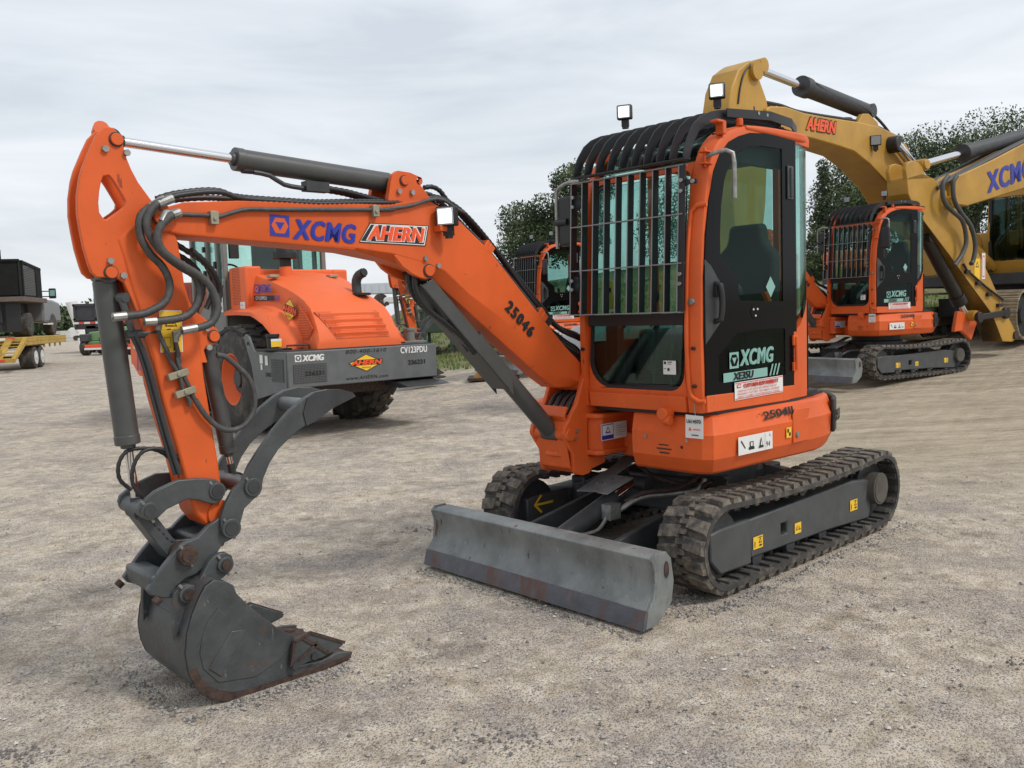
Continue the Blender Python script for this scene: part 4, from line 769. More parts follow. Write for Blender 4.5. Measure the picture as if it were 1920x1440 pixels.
    mb.loft([[sp(.03, .075, -.075), sp(.03, .075, .075), sp(.03, .066, .075), sp(.03, .066, -.075)], [sp(.85, .075, -.075), sp(.85, .075, .075), sp(.85, .066, .075), sp(.85, .066, -.075)]])
    for s1 in (-1, 1): mb.loft([[sp(.03, .075, s1*.075), sp(.06, -.005, s1*.075), sp(.06, -.005, s1*.067), sp(.03, .075, s1*.067)], [sp(.90, .075, s1*.075), sp(.80, -.005, s1*.075), sp(.80, -.005, s1*.067), sp(.90, .075, s1*.067)]])
    obj('cylinder_shroud', mb, CYL, boom, bevel=.003)
    mb = MB(); mb.cyl((2.13, CB-.07, 1.775), (2.13, CB+.07, 1.775), .045, 20); obj('rod_knuckle', mb, DARK, boom)
    for dv, dz in ((.05, 0), (.0, .02)): ribbed(boom, [(2.20, CB+dv, 1.78)]+[(a_-.0, CB+dv, b_+dz) for a_, b_ in BHOSE], .017)
    # ============ arm
    arm = obj('arm', MB().prism(ARM_BODY, CB-.088, CB+.088), OR, root, bevel=.012)
    mb = MB(); mb.prism(EAR, CB+.058, CB+.082, holes=[EAR_HOLE]); mb.prism(EAR, CB-.046, CB-.022, holes=[EAR_HOLE]); obj('arm_plate', mb, OR, arm, bevel=.004)
    mb = MB(); mb.sheet([(3.71, 2.05), (3.735, 1.95), (3.73, 1.86), (3.70, 1.80)], CB-.06, CB+.06, .012); mb.cyl((3.625, CB-.09, 2.32), (3.635, CB-.03, 2.335), .03, 12); obj('arm_stiffener', mb, OR, arm)
    pinhead(arm, 3.62, 2.272, CB+.082, .03, off=((.045, -.04), (-.035, -.048)))
    pinhead(arm, 3.675, 1.758, CB+.082, .029, off=((-.0, .045), (-.045, -.012)))
    pinhead(arm, 3.277, 1.492, CB+.082, .029, off=((.03, .035), (.025, -.045)))
    mb = MB(); mb.cyl((3.3, CB-.10, .74), (3.3, CB+.10, .74), .055, 24); obj('arm_boss', mb, OR, arm)
    hyd((3.61, .79), (3.675, 1.758), (3.622, 1.075), .047, .017, arm)
    mb = MB(); mb.cyl((3.64, CB+.05, 1.66), (3.625, CB+.085, 1.66), .02, 12); mb.tube([(3.64, CB+.07, 1.66), (3.625, CB+.075, 1.60), (3.61, CB+.075, 1.53)], .014); mb.cyl((3.63, CB+.07, 1.515), (3.56, CB+.07, 1.515), .018, 10); mb.cyl((3.56, CB+.075, 1.515), (3.46, CB+.08, 1.53), .013, 10); obj('cylinder_fitting', mb, GREY, arm)
    hyd((3.19, .87), (3.277, 1.47), (3.19, .985), .034, .013, arm)
    vv = CB+.13
    for nm, dv in (('HOSE_B', .14), ('HOSE_C', .16), ('HOSE_D', .20)):
        P = globals()[nm]; ribbed(arm, P3(P, CB+dv), .0165, m=HOSEG, rib=.05); q = P3(P, CB+dv); obj('hose_end', MB().tube([Vector(q[-1]), Vector(q[-1]).lerp(Vector(q[-2]), .75)], .0175, 10, False), ZINC, arm); obj('hose_end', MB().tube([Vector(q[0]), Vector(q[0]).lerp(Vector(q[1]), .8)], .0175, 10, False), ZINC, arm)
    ribbed(arm, P3(HOSE_E, CB-.06), .014); ribbed(arm, [(a-.03, CB-.02, b+.01) for a, b in HOSE_E], .014)
    ribbed(arm, [(3.36, CB+.10, 1.85), (3.30, CB+.08, 1.81), (3.24, CB+.05, 1.75), (3.21, CB+.02, 1.68), (3.24, CB+.03, 1.60), (3.28, CB+.07, 1.54)], .015)
    mb = MB()
    for p, q in (((3.535, 1.985), (3.47, 2.045)), ((3.50, 2.02), (3.445, 2.05))): mb.cyl((p[0], CB+.14, p[1]), (q[0], CB+.12, q[1]), .017, 10)
    mb.tube([(3.51, CB+.2, 1.95), (3.49, CB+.19, 1.985), (3.44, CB+.16, 1.995), (3.41, CB+.12, 1.99)], .014)
    mb.tube([(3.37, CB+.20, 1.534), (3.45, CB+.17, 1.523), (3.46, CB+.15, 1.50)], .011); mb.tube([(3.44, CB+.16, 1.572), (3.56, CB+.14, 1.562)], .011); mb.tube([(3.52, CB+.14, 1.565), (3.525, CB+.13, 1.53)], .013)
    mb.cyl((3.46, CB+.14, 1.52), (3.455, CB+.13, 1.48), .012, 8)
    obj('hose_end', mb, ZINC, arm, ang=60)
    mb = MB(); mb.tube(P3(ARML1+ARML1B, CB+.108), .0095); mb.tube(P3(ARML2, CB+.108)+P3(ARML2B[:4], CB+.108), .0095); obj('steel_pipe', mb, HOSEG, arm, ang=70)
    ribbed(arm, P3(ARML2B[3:], CB+.115), .012, m=HOSEG, rib=.05)
    mb = MB()
    for u, z in ((3.45, 1.345), (3.425, 1.27)): mb.box((u, CB+.108, z), (.085, .03, .028), Matrix.Rotation(.25, 3, 'Y')); mb.cyl((u, CB+.123, z), (u, CB+.13, z), .009, 8)
    obj('pipe_clamp', mb, ZINCY, arm, bevel=.002)
    mb = MB(); mb.tube([(3.60, CB+.08, 1.52), (3.56, CB+.085, 1.40), (3.50, CB+.085, 1.10), (3.46, CB+.085, .93)], .010); mb.tube([(3.615, CB+.075, 1.52), (3.575, CB+.075, 1.40), (3.515, CB+.075, 1.10), (3.475, CB+.075, .93)], .008); obj('grease_line', mb, DARK, arm)
    decal((3.507, CB+.088, 1.437), (-1, 0, -.03), (.12, 0, 1), [(WHITE, rect(0, 0, .092, .17)), (YEL, rect(.003, .003, .089, .167)), (INK, [(.02, .105), (.072, .105), (.046, .148)]), (YEL, [(.027, .109), (.065, .109), (.046, .140)]), (INK, rect(.052, .03, .066, .07)), (INK, circ((.059, .08), .008, 10)), (INK, rect(.052, .008, .057, .03)), (INK, rect(.061, .008, .066, .03)), (INK, rect(.006, .09, .086, .0915)), (INK, rect(.015, .02, .04, .022)), (INK, rect(.015, .02, .0165, .06)), (INK, rect(.015, .06, .04, .0615)), (INK, rect(.0385, .02, .04, .06)), (INK, rect(.038, .115, .056, .12))], arm, 'warning_label', lift=.003)
    # linkage
    for s1 in (1, -1):
        y = CB+s1*.115
        obj('link', MB().prism(HLINK, y-.012, y+.012), GREY, arm, bevel=.005)
    mb = MB(); mb.loft([[(a, CB+k*.06, b) for a, b in ((3.635, .775), (3.575, .80))]+[(a, CB-k*.06, b) for a, b in ((3.575, .80), (3.635, .775))] for k in (1,)]+[[(3.515, CB+.06, .575), (3.455, CB+.06, .60), (3.455, CB-.06, .60), (3.515, CB-.06, .575)]]); obj('push_link', mb, GREY, arm, bevel=.006)
    for s1 in (1, -1): y = CB+s1*.132; obj('coupler_plate', MB().prism(COUPLER, y-.014, y+.014), GREY, arm, bevel=.005)
    mb = MB(); mb.bx(3.54, 3.63, CB-.14, CB+.14, .475, .55); mb.bx(3.3, 3.42, CB-.13, CB+.13, .60, .66); obj('coupler_body', mb, GREY, arm, bevel=.015)
    mb = MB(); mb.cyl((3.64, CB-.155, .47), (3.66, CB-.155, .455), .018, 10); mb.cyl((3.60, CB+.15, .455), (3.62, CB+.15, .44), .018, 10); obj('coupler_hook', mb, RUSTB, arm)
    def pn(u, z, r, L, m, ring=True):
        mb = MB(); mb.cyl((u, CB-L, z), (u, CB+L, z), r, 22)
        o = obj('pin', mb, m, arm, bevel=.003)
        if ring:
            mb = MB(); mb.cyl((u, CB+L, z), (u, CB+L+.004, z), r*.7, 18); obj('pin_cap', mb, DARK if m is not RUSTB else RUSTB, arm); mb = MB(); mb.cyl((u+.02, CB+L-.01, z+.03), (u+.03, CB+L-.01, z+.045), .006, 6); mb.cyl((u-.012, CB+L-.02, z-.035), (u-.018, CB+L-.02, z-.05), .006, 6); obj('cotter_pin', mb, ZINC, arm)
    pn(3.323, .844, .036, .135, GREY); pn(3.606, .808, .036, .135, GREY); pn(3.289, .683, .042, .175, GREY); pn(3.478, .606, .04, .175, RUSTB)
    pn(PIN5[0][0], PIN5[0][1], .034, .195, GREY); pn(PIN6[0][0], PIN6[0][1], .034, .195, GREY); pn(3.18, .842, .04, .175, GREY)
    mb = MB(); mb.cyl((PIN5[0][0], CB+.199, PIN5[0][1]), (PIN5[0][0], CB+.204, PIN5[0][1]), .02, 14); mb.cyl((PIN6[0][0], CB+.199, PIN6[0][1]), (PIN6[0][0], CB+.204, PIN6[0][1]), .02, 14); obj('pin_face', mb, RUSTB, arm)
    ribbed(arm, P3(LOOP, CB+.02), .009); ribbed(arm, P3(LOOP2, CB+.07), .009)
    ribbed(arm, [(3.58, CB+.05, .75), (3.54, CB+.05, .70), (3.50, CB+.05, .65), (3.42, CB+.05, .64)], .012)
    # thumb
    for s1 in (1, -1): y = CB+s1*.15-(.0 if s1 > 0 else -.03); th = obj('thumb', MB().prism(THUMB, y-.013, y+.013), GREY, arm, bevel=.004)
    obj('thumb_tip', MB().prism(THUMB_TIP, CB+.164, CB+.170), RUSTB if 0 else DARK, arm)
    mb = MB(); mb.cyl((2.87, CB-.12, 1.16), (2.87, CB+.14, 1.16), .032, 18); mb.prism([(3.06, 1.05), (3.0, 1.0), (3.1, .93), (3.16, .9), (3.2, .92)], CB-.11, CB+.135) if 0 else None; mb.cyl((3.2, CB-.12, .86), (3.2, CB+.14, .86), .028, 18); obj('thumb_cross_tube', mb, BLADE, arm)
    # bucket
    bn, bf = .075, -.455
    poly = BUCKET
    back = poly[-15:]+poly[:1]
    buck = obj('bucket', MB().prism(poly, bn-.02, bn).prism(poly, bf, bf+.02), BUCK, root, bevel=.003)
    n = len(poly); i0 = next(i for i, p in enumerate(poly) if p[0] < 2.80 and p[1] < .012)
    sh_ = poly[i0+1:]+poly[:2]
    mb = MB(); mb.sheet(sh_, bf+.004, bn-.004, -.018); obj('bucket_shell', mb, BUCK, buck, ang=50)
    mb = MB(); rb = [p for p in sh_ if p[1] < .30 and p[0] > 2.8][:14]
    mb.sheet([(a+(.006 if a > 3.4 else 0), b-(.005 if a <= 3.4 else 0)) for a, b in rb][:-1], bf-.002, bf+.12, .008) if 0 else None
    mb.sheet(rb[:-2], bn-.03, bn+.004, .004); obj('wear_strip', mb, RUSTB, buck, ang=50)
    band = [p for p in sh_ if p[0] > 3.05 and (p[1] < .2)]; cen = (3.30, .20); inn = [(a+(cen[0]-a)*.13, b+(cen[1]-b)*.17) for a, b in band]
    obj('edge_wear', MB().prism(band+inn[::-1], bn, bn+.003), RUSTB, buck)
    mb = MB(); mb.prism([(2.80, .02), (2.80, .0), (3.02, -.02), (3.12, -.01), (3.1, .012)], bf-.003, bn+.003); obj('lip_plate', mb, RUSTB, buck, bevel=.003)
    mb = MB(); mb.prism(SIDEPANEL, bn, bn+.004); obj('side_wear_plate', mb, BUCK, buck, bevel=.002)
    mb = MB(); mb.prism(SIDEBAR, bn+.004, bn+.009); obj('side_bar', mb, BUCK, buck, bevel=.003)
    for s1, y in ((1, bn), (-1, bf)):
        ct = obj('side_cutter', MB().prism(CUTTER, y, y+s1*.022), BUCK, buck, bevel=.003)
        mb = MB()
        for a, b in ((CUTTER[0], CUTTER[1]), (CUTTER[1], CUTTER[2]), (CUTTER[2], CUTTER[3]), ((3.05, .17), (2.93, .07)), ((3.09, .07), (2.98, .13))): mb.beam((a[0], y+s1*.024, a[1]), (b[0], y+s1*.024, b[1]), .01, .012)
        obj('cutter_rib', mb, RUSTB, ct)
        if s1 > 0:
            mb = MB()
            for a, b in ((3.095, .06), (3.0, .075)): bolt(mb, (a, y+.022, b), (0, 1, 0), .018, .012)
            obj('bolt', mb, DARK, ct)
    for k in range(4):
        y = bf+.05+k*(bn-bf-.10)/3; mb = MB(); mb.loft([[(a, y+s*w, b) for a, b, w in ((3.0, .035, .03), (2.90, .045, .03), (2.775, .008, .014), (2.79, -.006, .014), (2.93, -.018, .03))] for s in (-1, 1)]); obj('tooth', mb, RUSTB, buck, bevel=.003)
    for s1 in (1, -1): y = CB+s1*.165; obj('bucket_ear', MB().prism(BLUG, y-.014, y+.014), BUCK, buck, bevel=.004)
    mb = MB(); mb.prism([(3.31, .49), (3.4, .47), (3.49, .42), (3.53, .36), (3.52, .33), (3.47, .40), (3.38, .44), (3.31, .46)], CB-.09, CB+.09); obj('ear_web', mb, GREY, buck)
    return root
# ------------------------------------------------------------------ ground
from mathutils import noise as MN
def sm(t): t = max(0., min(1., t)); return t*t*(3-2*t)
def gh(x, y):
    s = max(0.0, min(.085, .028+.006*x)); t = max(0., y-6.8); t = t*t/(t+1.5)
    if t > 14: t = 14+(t-14)*.25
    return s*min(t, 30)+2.3*sm((y-27)/18)*sm((x+9)/5)
YAW = .8259
def pose(o, cx, cy, yaw, z=None): o.location = (cx, cy, gh(cx, cy) if z is None else z); o.rotation_euler = (0, 0, -pi/2-yaw); return o
def axis(a, b, fine, co):
    out = []; x = a
    while x < b:
        out.append(x); d = 0 if fine[0] <= x <= fine[1] else min(abs(x-fine[0]), abs(x-fine[1])); x += co[0]+d*co[1]
    out.append(b); return out
xs = axis(-6, 7.5, (-6, 7.5), (.055, 0)); xs = [-v for v in axis(6.1, 400, (0, 6.1), (.3, .12))][::-1]+xs+axis(7.8, 400, (0, 7.8), (.3, .12))
ys = [-40, -10, -2, 0, 1, 1.4]+axis(1.5, 11, (1.5, 11), (.05, 0))+axis(11.1, 600, (0, 11.1), (.14, .035))
GV = MB(); bmv = GV.bm; rows = []
for y in ys:
    r = []
    for x in xs:
        z = gh(x, y)
        if y < 60 and abs(x) < 60:
            z += .018*(MN.noise((x*.7, y*.7, 3)))+.008*MN.noise((x*2.3, y*2.3, 7))
            if -7 < x < 8 and 0 < y < 12: z += .0045*MN.noise((x*7, y*7, 1))+.0035*MN.noise((x*17, y*17, 5))+.002*MN.noise((x*34, y*34, 8))
        d1 = abs(x*.9+y*.12-4.2) if y > 5 else 9
        if y < 30 and 3 < x < 16: z += .012*max(0, MN.noise((x*.5, y*6, 2)))
        r.append(bmv.verts.new((x, y, z-.012)))
    rows.append(r)
for a, b in zip(rows, rows[1:]):
    for i in range(len(a)-1): bmv.faces.new((a[i], a[i+1], b[i+1], b[i]))
def ground_mat():
    m = bpy.data.materials.new('gravel_lot'); m.use_nodes = True; t = m.node_tree; b = t.nodes['Principled BSDF']; b.inputs['Roughness'].default_value = .92; b.inputs['Specular IOR Level'].default_value = .2
    L = t.links.new; tcn = _n(t, 'ShaderNodeTexCoord'); O_ = tcn.outputs['Object']
    def noise(sc, det=8, rough=.6, vec=None): n = _n(t, 'ShaderNodeTexNoise', Scale=float(sc), Detail=float(det), Roughness=rough); L(vec or O_, n.inputs['Vector']); return n.outputs['Fac']
    def ramp(src, *st):
        r = _n(t, 'ShaderNodeValToRGB'); e = r.color_ramp.elements
        while len(e) < len(st): e.new(.5)
        for k, (p, c) in enumerate(st): e[k].position = p; e[k].color = (*c, 1) if len(c) == 3 else c
        L(src, r.inputs[0]); return r.outputs[0]
    def mix(f, a, c, mode='MIX'):
        x = _n(t, 'ShaderNodeMixRGB', blend_type=mode)
        for i, v in ((0, f), (1, a), (2, c)):
            if isinstance(v, (int, float)): x.inputs[i].default_value = v
            elif isinstance(v, tuple): x.inputs[i].default_value = (*v, 1)
            else: L(v, x.inputs[i])
        return x.outputs[0]
    k = (0, 0, 0); w = (1, 1, 1)
    sand = ramp(noise(7, 10, .7), (.30, (.30, .235, .165)), (.5, (.57, .49, .385)), (.70, (.75, .675, .565)))
    grav = ramp(noise(60, 8, .75), (.32, (.15, .125, .11)), (.5, (.38, .33, .29)), (.68, (.66, .59, .52)))
    c = mix(ramp(noise(1.3, 12, .78), (.40, k), (.54, w)), grav, sand)
    # small stones, each cell its own shade
    v = _n(t, 'ShaderNodeTexVoronoi', Scale=95.0); L(O_, v.inputs['Vector']); bw = _n(t, 'ShaderNodeRGBToBW'); L(v.outputs['Color'], bw.inputs[0])
    st = ramp(bw.outputs[0], (.25, (.12, .11, .11)), (.5, (.33, .30, .27)), (.68, (.40, .37, .34)), (.82, (.78, .75, .70)))
    edge = ramp(v.outputs['Distance'], (.25, w), (.5, k))
    patchy = mix(1.0, edge, ramp(noise(3.1, 8, .7), (.38, (.15, .15, .15)), (.6, (.9, .9, .9))), 'MULTIPLY')
    c = mix(patchy, c, st)
    v2 = _n(t, 'ShaderNodeTexVoronoi', Scale=38.0); L(O_, v2.inputs['Vector']); b2 = _n(t, 'ShaderNodeRGBToBW'); L(v2.outputs['Color'], b2.inputs[0])
    e2 = mix(1.0, ramp(v2.outputs['Distance'], (.16, w), (.24, k)), ramp(b2.outputs[0], (.70, k), (.74, w)), 'MULTIPLY'); c = mix(e2, c, (.62, .58, .52))
    c = mix(ramp(noise(1.7, 12, .8), (.53, k), (.66, (.7, .7, .7))), c, (.17, .14, .12))
    c = mix(ramp(noise(.35, 4, .5), (.60, k), (.72, (.30, .30, .30))), c, (.50, .40, .26))
    # brown dirt with wheel marks towards the back right, grass on the bank
    sep = _n(t, 'ShaderNodeSeparateXYZ'); L(O_, sep.inputs[0])
    def rng(src, a, b_): r = _n(t, 'ShaderNodeMapRange', clamp=True); r.inputs[1].default_value = a; r.inputs[2].default_value = b_; L(src, r.inputs[0]); return r.outputs[0]
    def mul(*a):
        o = a[0]
        for q in a[1:]:
            n = _n(t, 'ShaderNodeMath', operation='MULTIPLY'); L(o, n.inputs[0]); L(q, n.inputs[1]) if not isinstance(q, float) else setattr(n.inputs[1], 'default_value', q); o = n.outputs[0]
        return o
    def add(a, q): n = _n(t, 'ShaderNodeMath', operation='ADD'); L(a, n.inputs[0]); L(q, n.inputs[1]) if not isinstance(q, float) else setattr(n.inputs[1], 'default_value', q); return n.outputs[0]
    mpn = _n(t, 'ShaderNodeMapping'); mpn.inputs['Scale'].default_value = (.35, 2.2, 1); mpn.inputs['Rotation'].default_value = (0, 0, .12); L(O_, mpn.inputs[0])
    dirtm = mul(rng(sep.outputs[1], 6.0, 8.5), rng(sep.outputs[0], 0.5, 3.0))
    dirt = ramp(noise(2.4, 12, .72, mpn.outputs[0]), (.28, (.20, .155, .11)), (.5, (.42, .35, .25)), (.72, (.60, .52, .39)))
    c = mix(mul(dirtm, .8), c, dirt)
    gr1 = mul(rng(sep.outputs[1], 19.5, 21.5), rng(sep.outputs[0], -6.5, -5.))
    gn = ramp(noise(.55, 10, .75), (.40, k), (.56, w))
    green = ramp(noise(9, 8, .8), (.3, (.05, .075, .02)), (.55, (.12, .17, .05)), (.8, (.27, .26, .12)))
    dry = ramp(noise(5, 8, .8), (.3, (.15, .125, .07)), (.7, (.30, .26, .16)))
    c = mix(gr1, c, mix(gn, dry, green))
    # old tyre marks pressed into the ground
    mt = _n(t, 'ShaderNodeMapping'); mt.inputs['Rotation'].default_value = (0, 0, -.25); L(O_, mt.inputs[0])
    wv = _n(t, 'ShaderNodeTexWave', Scale=2.6, Distortion=1.5, Detail=2.0); wv.bands_direction = 'X'; L(mt.outputs[0], wv.inputs['Vector'])
    cor = _n(t, 'ShaderNodeTexWave', Scale=.16, Distortion=1.2, Detail=1.0); cor.bands_direction = 'Y'; L(mt.outputs[0], cor.inputs['Vector'])
    tyre = mul(ramp(wv.outputs['Fac'], (.45, k), (.62, w)), ramp(cor.outputs['Fac'], (.84, k), (.90, w)), ramp(noise(.8, 8, .7), (.50, k), (.62, (.9, .9, .9))))
    c = mix(mul(tyre, .32), c, (.26, .21, .16))
    L(c, b.inputs['Base Color'])
    h = add(add(mul(noise(40, 8, .8), .5), mul(noise(9, 6, .6), .6)), mul(edge, .35)); h = add(h, mul(e2, .5)); h = add(h, mul(tyre, -.5))
    tm = _n(t, 'ShaderNodeTexWave', Scale=3.2, Distortion=6.0, Detail=3.0); L(mpn.outputs[0], tm.inputs['Vector']); h = add(h, mul(tm.outputs['Fac'], dirtm, .5))
    bn = _n(t, 'ShaderNodeBump', Strength=.9, Distance=.02); L(h, bn.inputs['Height']); L(bn.outputs[0], b.inputs['Normal'])
    return m
GM = ground_mat(); tag(obj('ground', GV, GM), kind='structure')
# loose stones
mb = MB(); rnd = random.Random(3)
for k in range(15000):
    y = 1.9+(rnd.random()**1.5)*7.5; x = (rnd.random()-.5)*1.35*y+.1
    if MN.noise((x*1.3, y*1.3, 9)) < -.15+rnd.random()*.2: continue
    r = .0025+.009*rnd.random()**3.2; z = gh(x, y)-.010+r*.3
    z += .018*(MN.noise((x*.7, y*.7, 3)))+.008*MN.noise((x*2.3, y*2.3, 7))+.0045*MN.noise((x*7, y*7, 1))+.0035*MN.noise((x*17, y*17, 5))+.002*MN.noise((x*34, y*34, 8))
    j = [r*(.7+.6*rnd.random()) for _ in range(6)]; a = rnd.random()*3; ca, sa = cos(a), sin(a)
    P = [(j[0]*ca, j[0]*sa, 0), (-j[2]*sa, j[2]*ca, 0), (-j[1]*ca, -j[1]*sa, 0), (j[3]*sa, -j[3]*ca, 0)]
    mb.mi = 0 if rnd.random() < .6 else 1 if rnd.random() < .6 else 2
    q = [mb.bm.verts.new((x+p[0], y+p[1], z)) for p in P]; t_ = mb.bm.verts.new((x, y, z+j[4]*.7))
    for i in range(4): mb._f((q[i], q[(i+1) % 4], t_))
def stone(x, y, r, mi):
    z = gh(x, y)-.008+.018*(MN.noise((x*.7, y*.7, 3)))+.008*MN.noise((x*2.3, y*2.3, 7)); j = [r*(.7+.6*rnd.random()) for _ in range(5)]; a = rnd.random()*3; ca, sa = cos(a), sin(a); mb.mi = mi
    q = [mb.bm.verts.new((x+p[0], y+p[1], z)) for p in ((j[0]*ca, j[0]*sa), (-j[1]*sa, j[1]*ca), (-j[2]*ca, -j[2]*sa), (j[3]*sa, -j[3]*ca))]; t_ = mb.bm.verts.new((x, y, z+j[4]*.9))
    for i in range(4): mb._f((q[i], q[(i+1) % 4], t_))
ca_, sa_ = cos(-pi/2-YAW), sin(-pi/2-YAW)
for k in range(2600):   # crumbs of soil and stones shed beside the blade, bucket and tracks
    w_ = rnd.random(); g_ = abs(rnd.gauss(0, 1))
    if w_ < .25: u, v = 1.69+.05*g_, -.9+1.8*rnd.random()
    elif w_ < .55: u, v = (2.85+.75*rnd.random(), (.10+.05*g_) if rnd.random() < .6 else (-.48-.05*g_))
    elif w_ < .62: u, v = 3.56+.05*g_, -.45+.5*rnd.random()
    elif w_ < .85: u, v = -1.2+2.4*rnd.random(), .89+.05*g_
    else: u, v = 1.0+.35*rnd.random(), .5+.45*rnd.random()
    stone(1.2283+ca_*u-sa_*v, 5.85+sa_*u+ca_*v, .003+.008*rnd.random()**2.5, 2 if rnd.random() < .45 else 0)
for (sx, sy, sr) in ((3.0, 4.6, .16), (-.05, 3.1, .12), (-1.9, 3.1, .1), (2.2, 3.6, .1), (-.6, 6.3, .14)):
    for k in range(90): stone(sx+rnd.gauss(0, sr), sy+rnd.gauss(0, sr*.5), .004+.008*rnd.random()**2, 2)
tag(obj('gravel', mb, [mat('stone_grey', (.34, .32, .30), .8), mat('stone_pale', (.55, .52, .47), .8), mat('stone_dark', (.14, .13, .125), .8)], ang=10), kind='stuff')
# ------------------------------------------------------------------ the three mini excavators
ex = pose(make_mini('large orange mini excavator in front with arched boom, guarded cab and bucket resting on gravel'), 1.2283, 5.85, YAW, 0)
e2 = copy_tree(ex); pose(e2, 5.813, 13.94, 1.045, .372); e2['label'] = 'orange mini excavator behind at right, parked in front of the yellow excavator arm'
e3 = copy_tree(ex); pose(e3, 1.106, 18.365, 1.043, .342); e3['label'] = 'farthest orange mini excavator, half hidden behind the front boom and cab'
mirror_done = 0
for o in list(e2.children)+list(e3.children):   # these two carry a mirror on the door pillar as well
    if o.name.startswith('mirror_bar'):
        pass
def dim(q):
    if q.name.startswith('lens'):
        q.data = q.data.copy(); q.data.materials[0] = LENS
    if q.name.startswith('led'): q.data = q.data.copy(); q.data.materials[0] = LENS
for r in (e2, e3):
    m_ = obj('mirror', MB().box((1.0, .93, 2.06), (.05, .13, .30)), BLK, r, bevel=.022, seg=3)
    for c in list(r.children):
        if c.name.split('.')[0] == 'boom' or c.name.split('.')[0] == 'arm':
            for g in list(c.children):
                if g.name.split('.')[0] == 'work_light':
                    for q in g.children:
                        dim(q)
        if c.name.split('.')[0] == 'work_light':
            for q in c.children:
                dim(q)
# ------------------------------------------------------------------ soil compactor (rear towards the camera)
TYRE = mat('muddy_tyre_rubber', (.04, .038, .036), .85, var=.3, vscale=9, dirt=(.14, .115, .085), dirt_amt=.5, dscale=5, bump=.3, bscale=30)
CABG = mat('compactor_cab_grey', (.17, .17, .155), .5, var=.08)
MESH = mat('perforated_panel', (.05, .05, .052), .6)
ORG = mat('orange_grille_recess', (.55, .09, .02), .6)
def make_tyre(par, c, R, w, rimr, sg, rimm, name='wheel', lugs=22):
    u, v, z = c; mb = MB(); prof = [(-w/2, rimr), (-w/2+.0, R*.72), (-w/2+.03, R*.9), (-w/2+.09, R*.97), (0, R*.985), (w/2-.09, R*.97), (w/2-.03, R*.9), (w/2, R*.72), (w/2, rimr), (w/4, rimr*.95), (-w/4, rimr*.95)]
    n = 48; R_ = [mb.ring([(u+r*cos(2*pi*i/n), v+a, z+r*sin(2*pi*i/n)) for a, r in prof]) for i in range(n)]
    for i in range(n):
        a, b = R_[i], R_[(i+1) % n]
        for k in range(len(prof)): mb._f((a[k], a[(k+1) % len(prof)], b[(k+1) % len(prof)], b[k]))
    if lugs:
        for i in range(lugs):
            for row in range(4):
                an = 2*pi*(i+.5*(row % 2))/lugs; vv = (-w*.36, -w*.12, w*.12, w*.36)[row]; d = Vector((cos(an), 0, sin(an))); tt = Vector((-sin(an), 0, cos(an)))
                rr = R*(.985 if row in (1, 2) else .955); M = Matrix((tt, Vector((0, 1, 0)), d)).transposed()@Matrix.Rotation((.35 if row % 2 else -.35), 3, 'Z')
                mb.box(Vector((u, v+vv, z))+d*rr, (2*pi*R/lugs*.62, w*.21, R*.07), M)
    t = obj('tyre', mb, TYRE, par, ang=40)
    mb = MB(); rs = []
    for a, r in ((w/2-.01, rimr*1.03), (w/2-.01, rimr*.94), (w/2-.10, rimr*.86), (w/2-.20, rimr*.7), (w/2-.2, rimr*.35), (w/2-.12, rimr*.3), (w/2-.12, .02)):
        rs.append([(u+r*cos(2*pi*i/32), v+sg*a, z+r*sin(2*pi*i/32)) for i in range(32)])
    mb.loft(rs, caps=False)
    obj('rim', mb, rimm, par, ang=50)
    return t
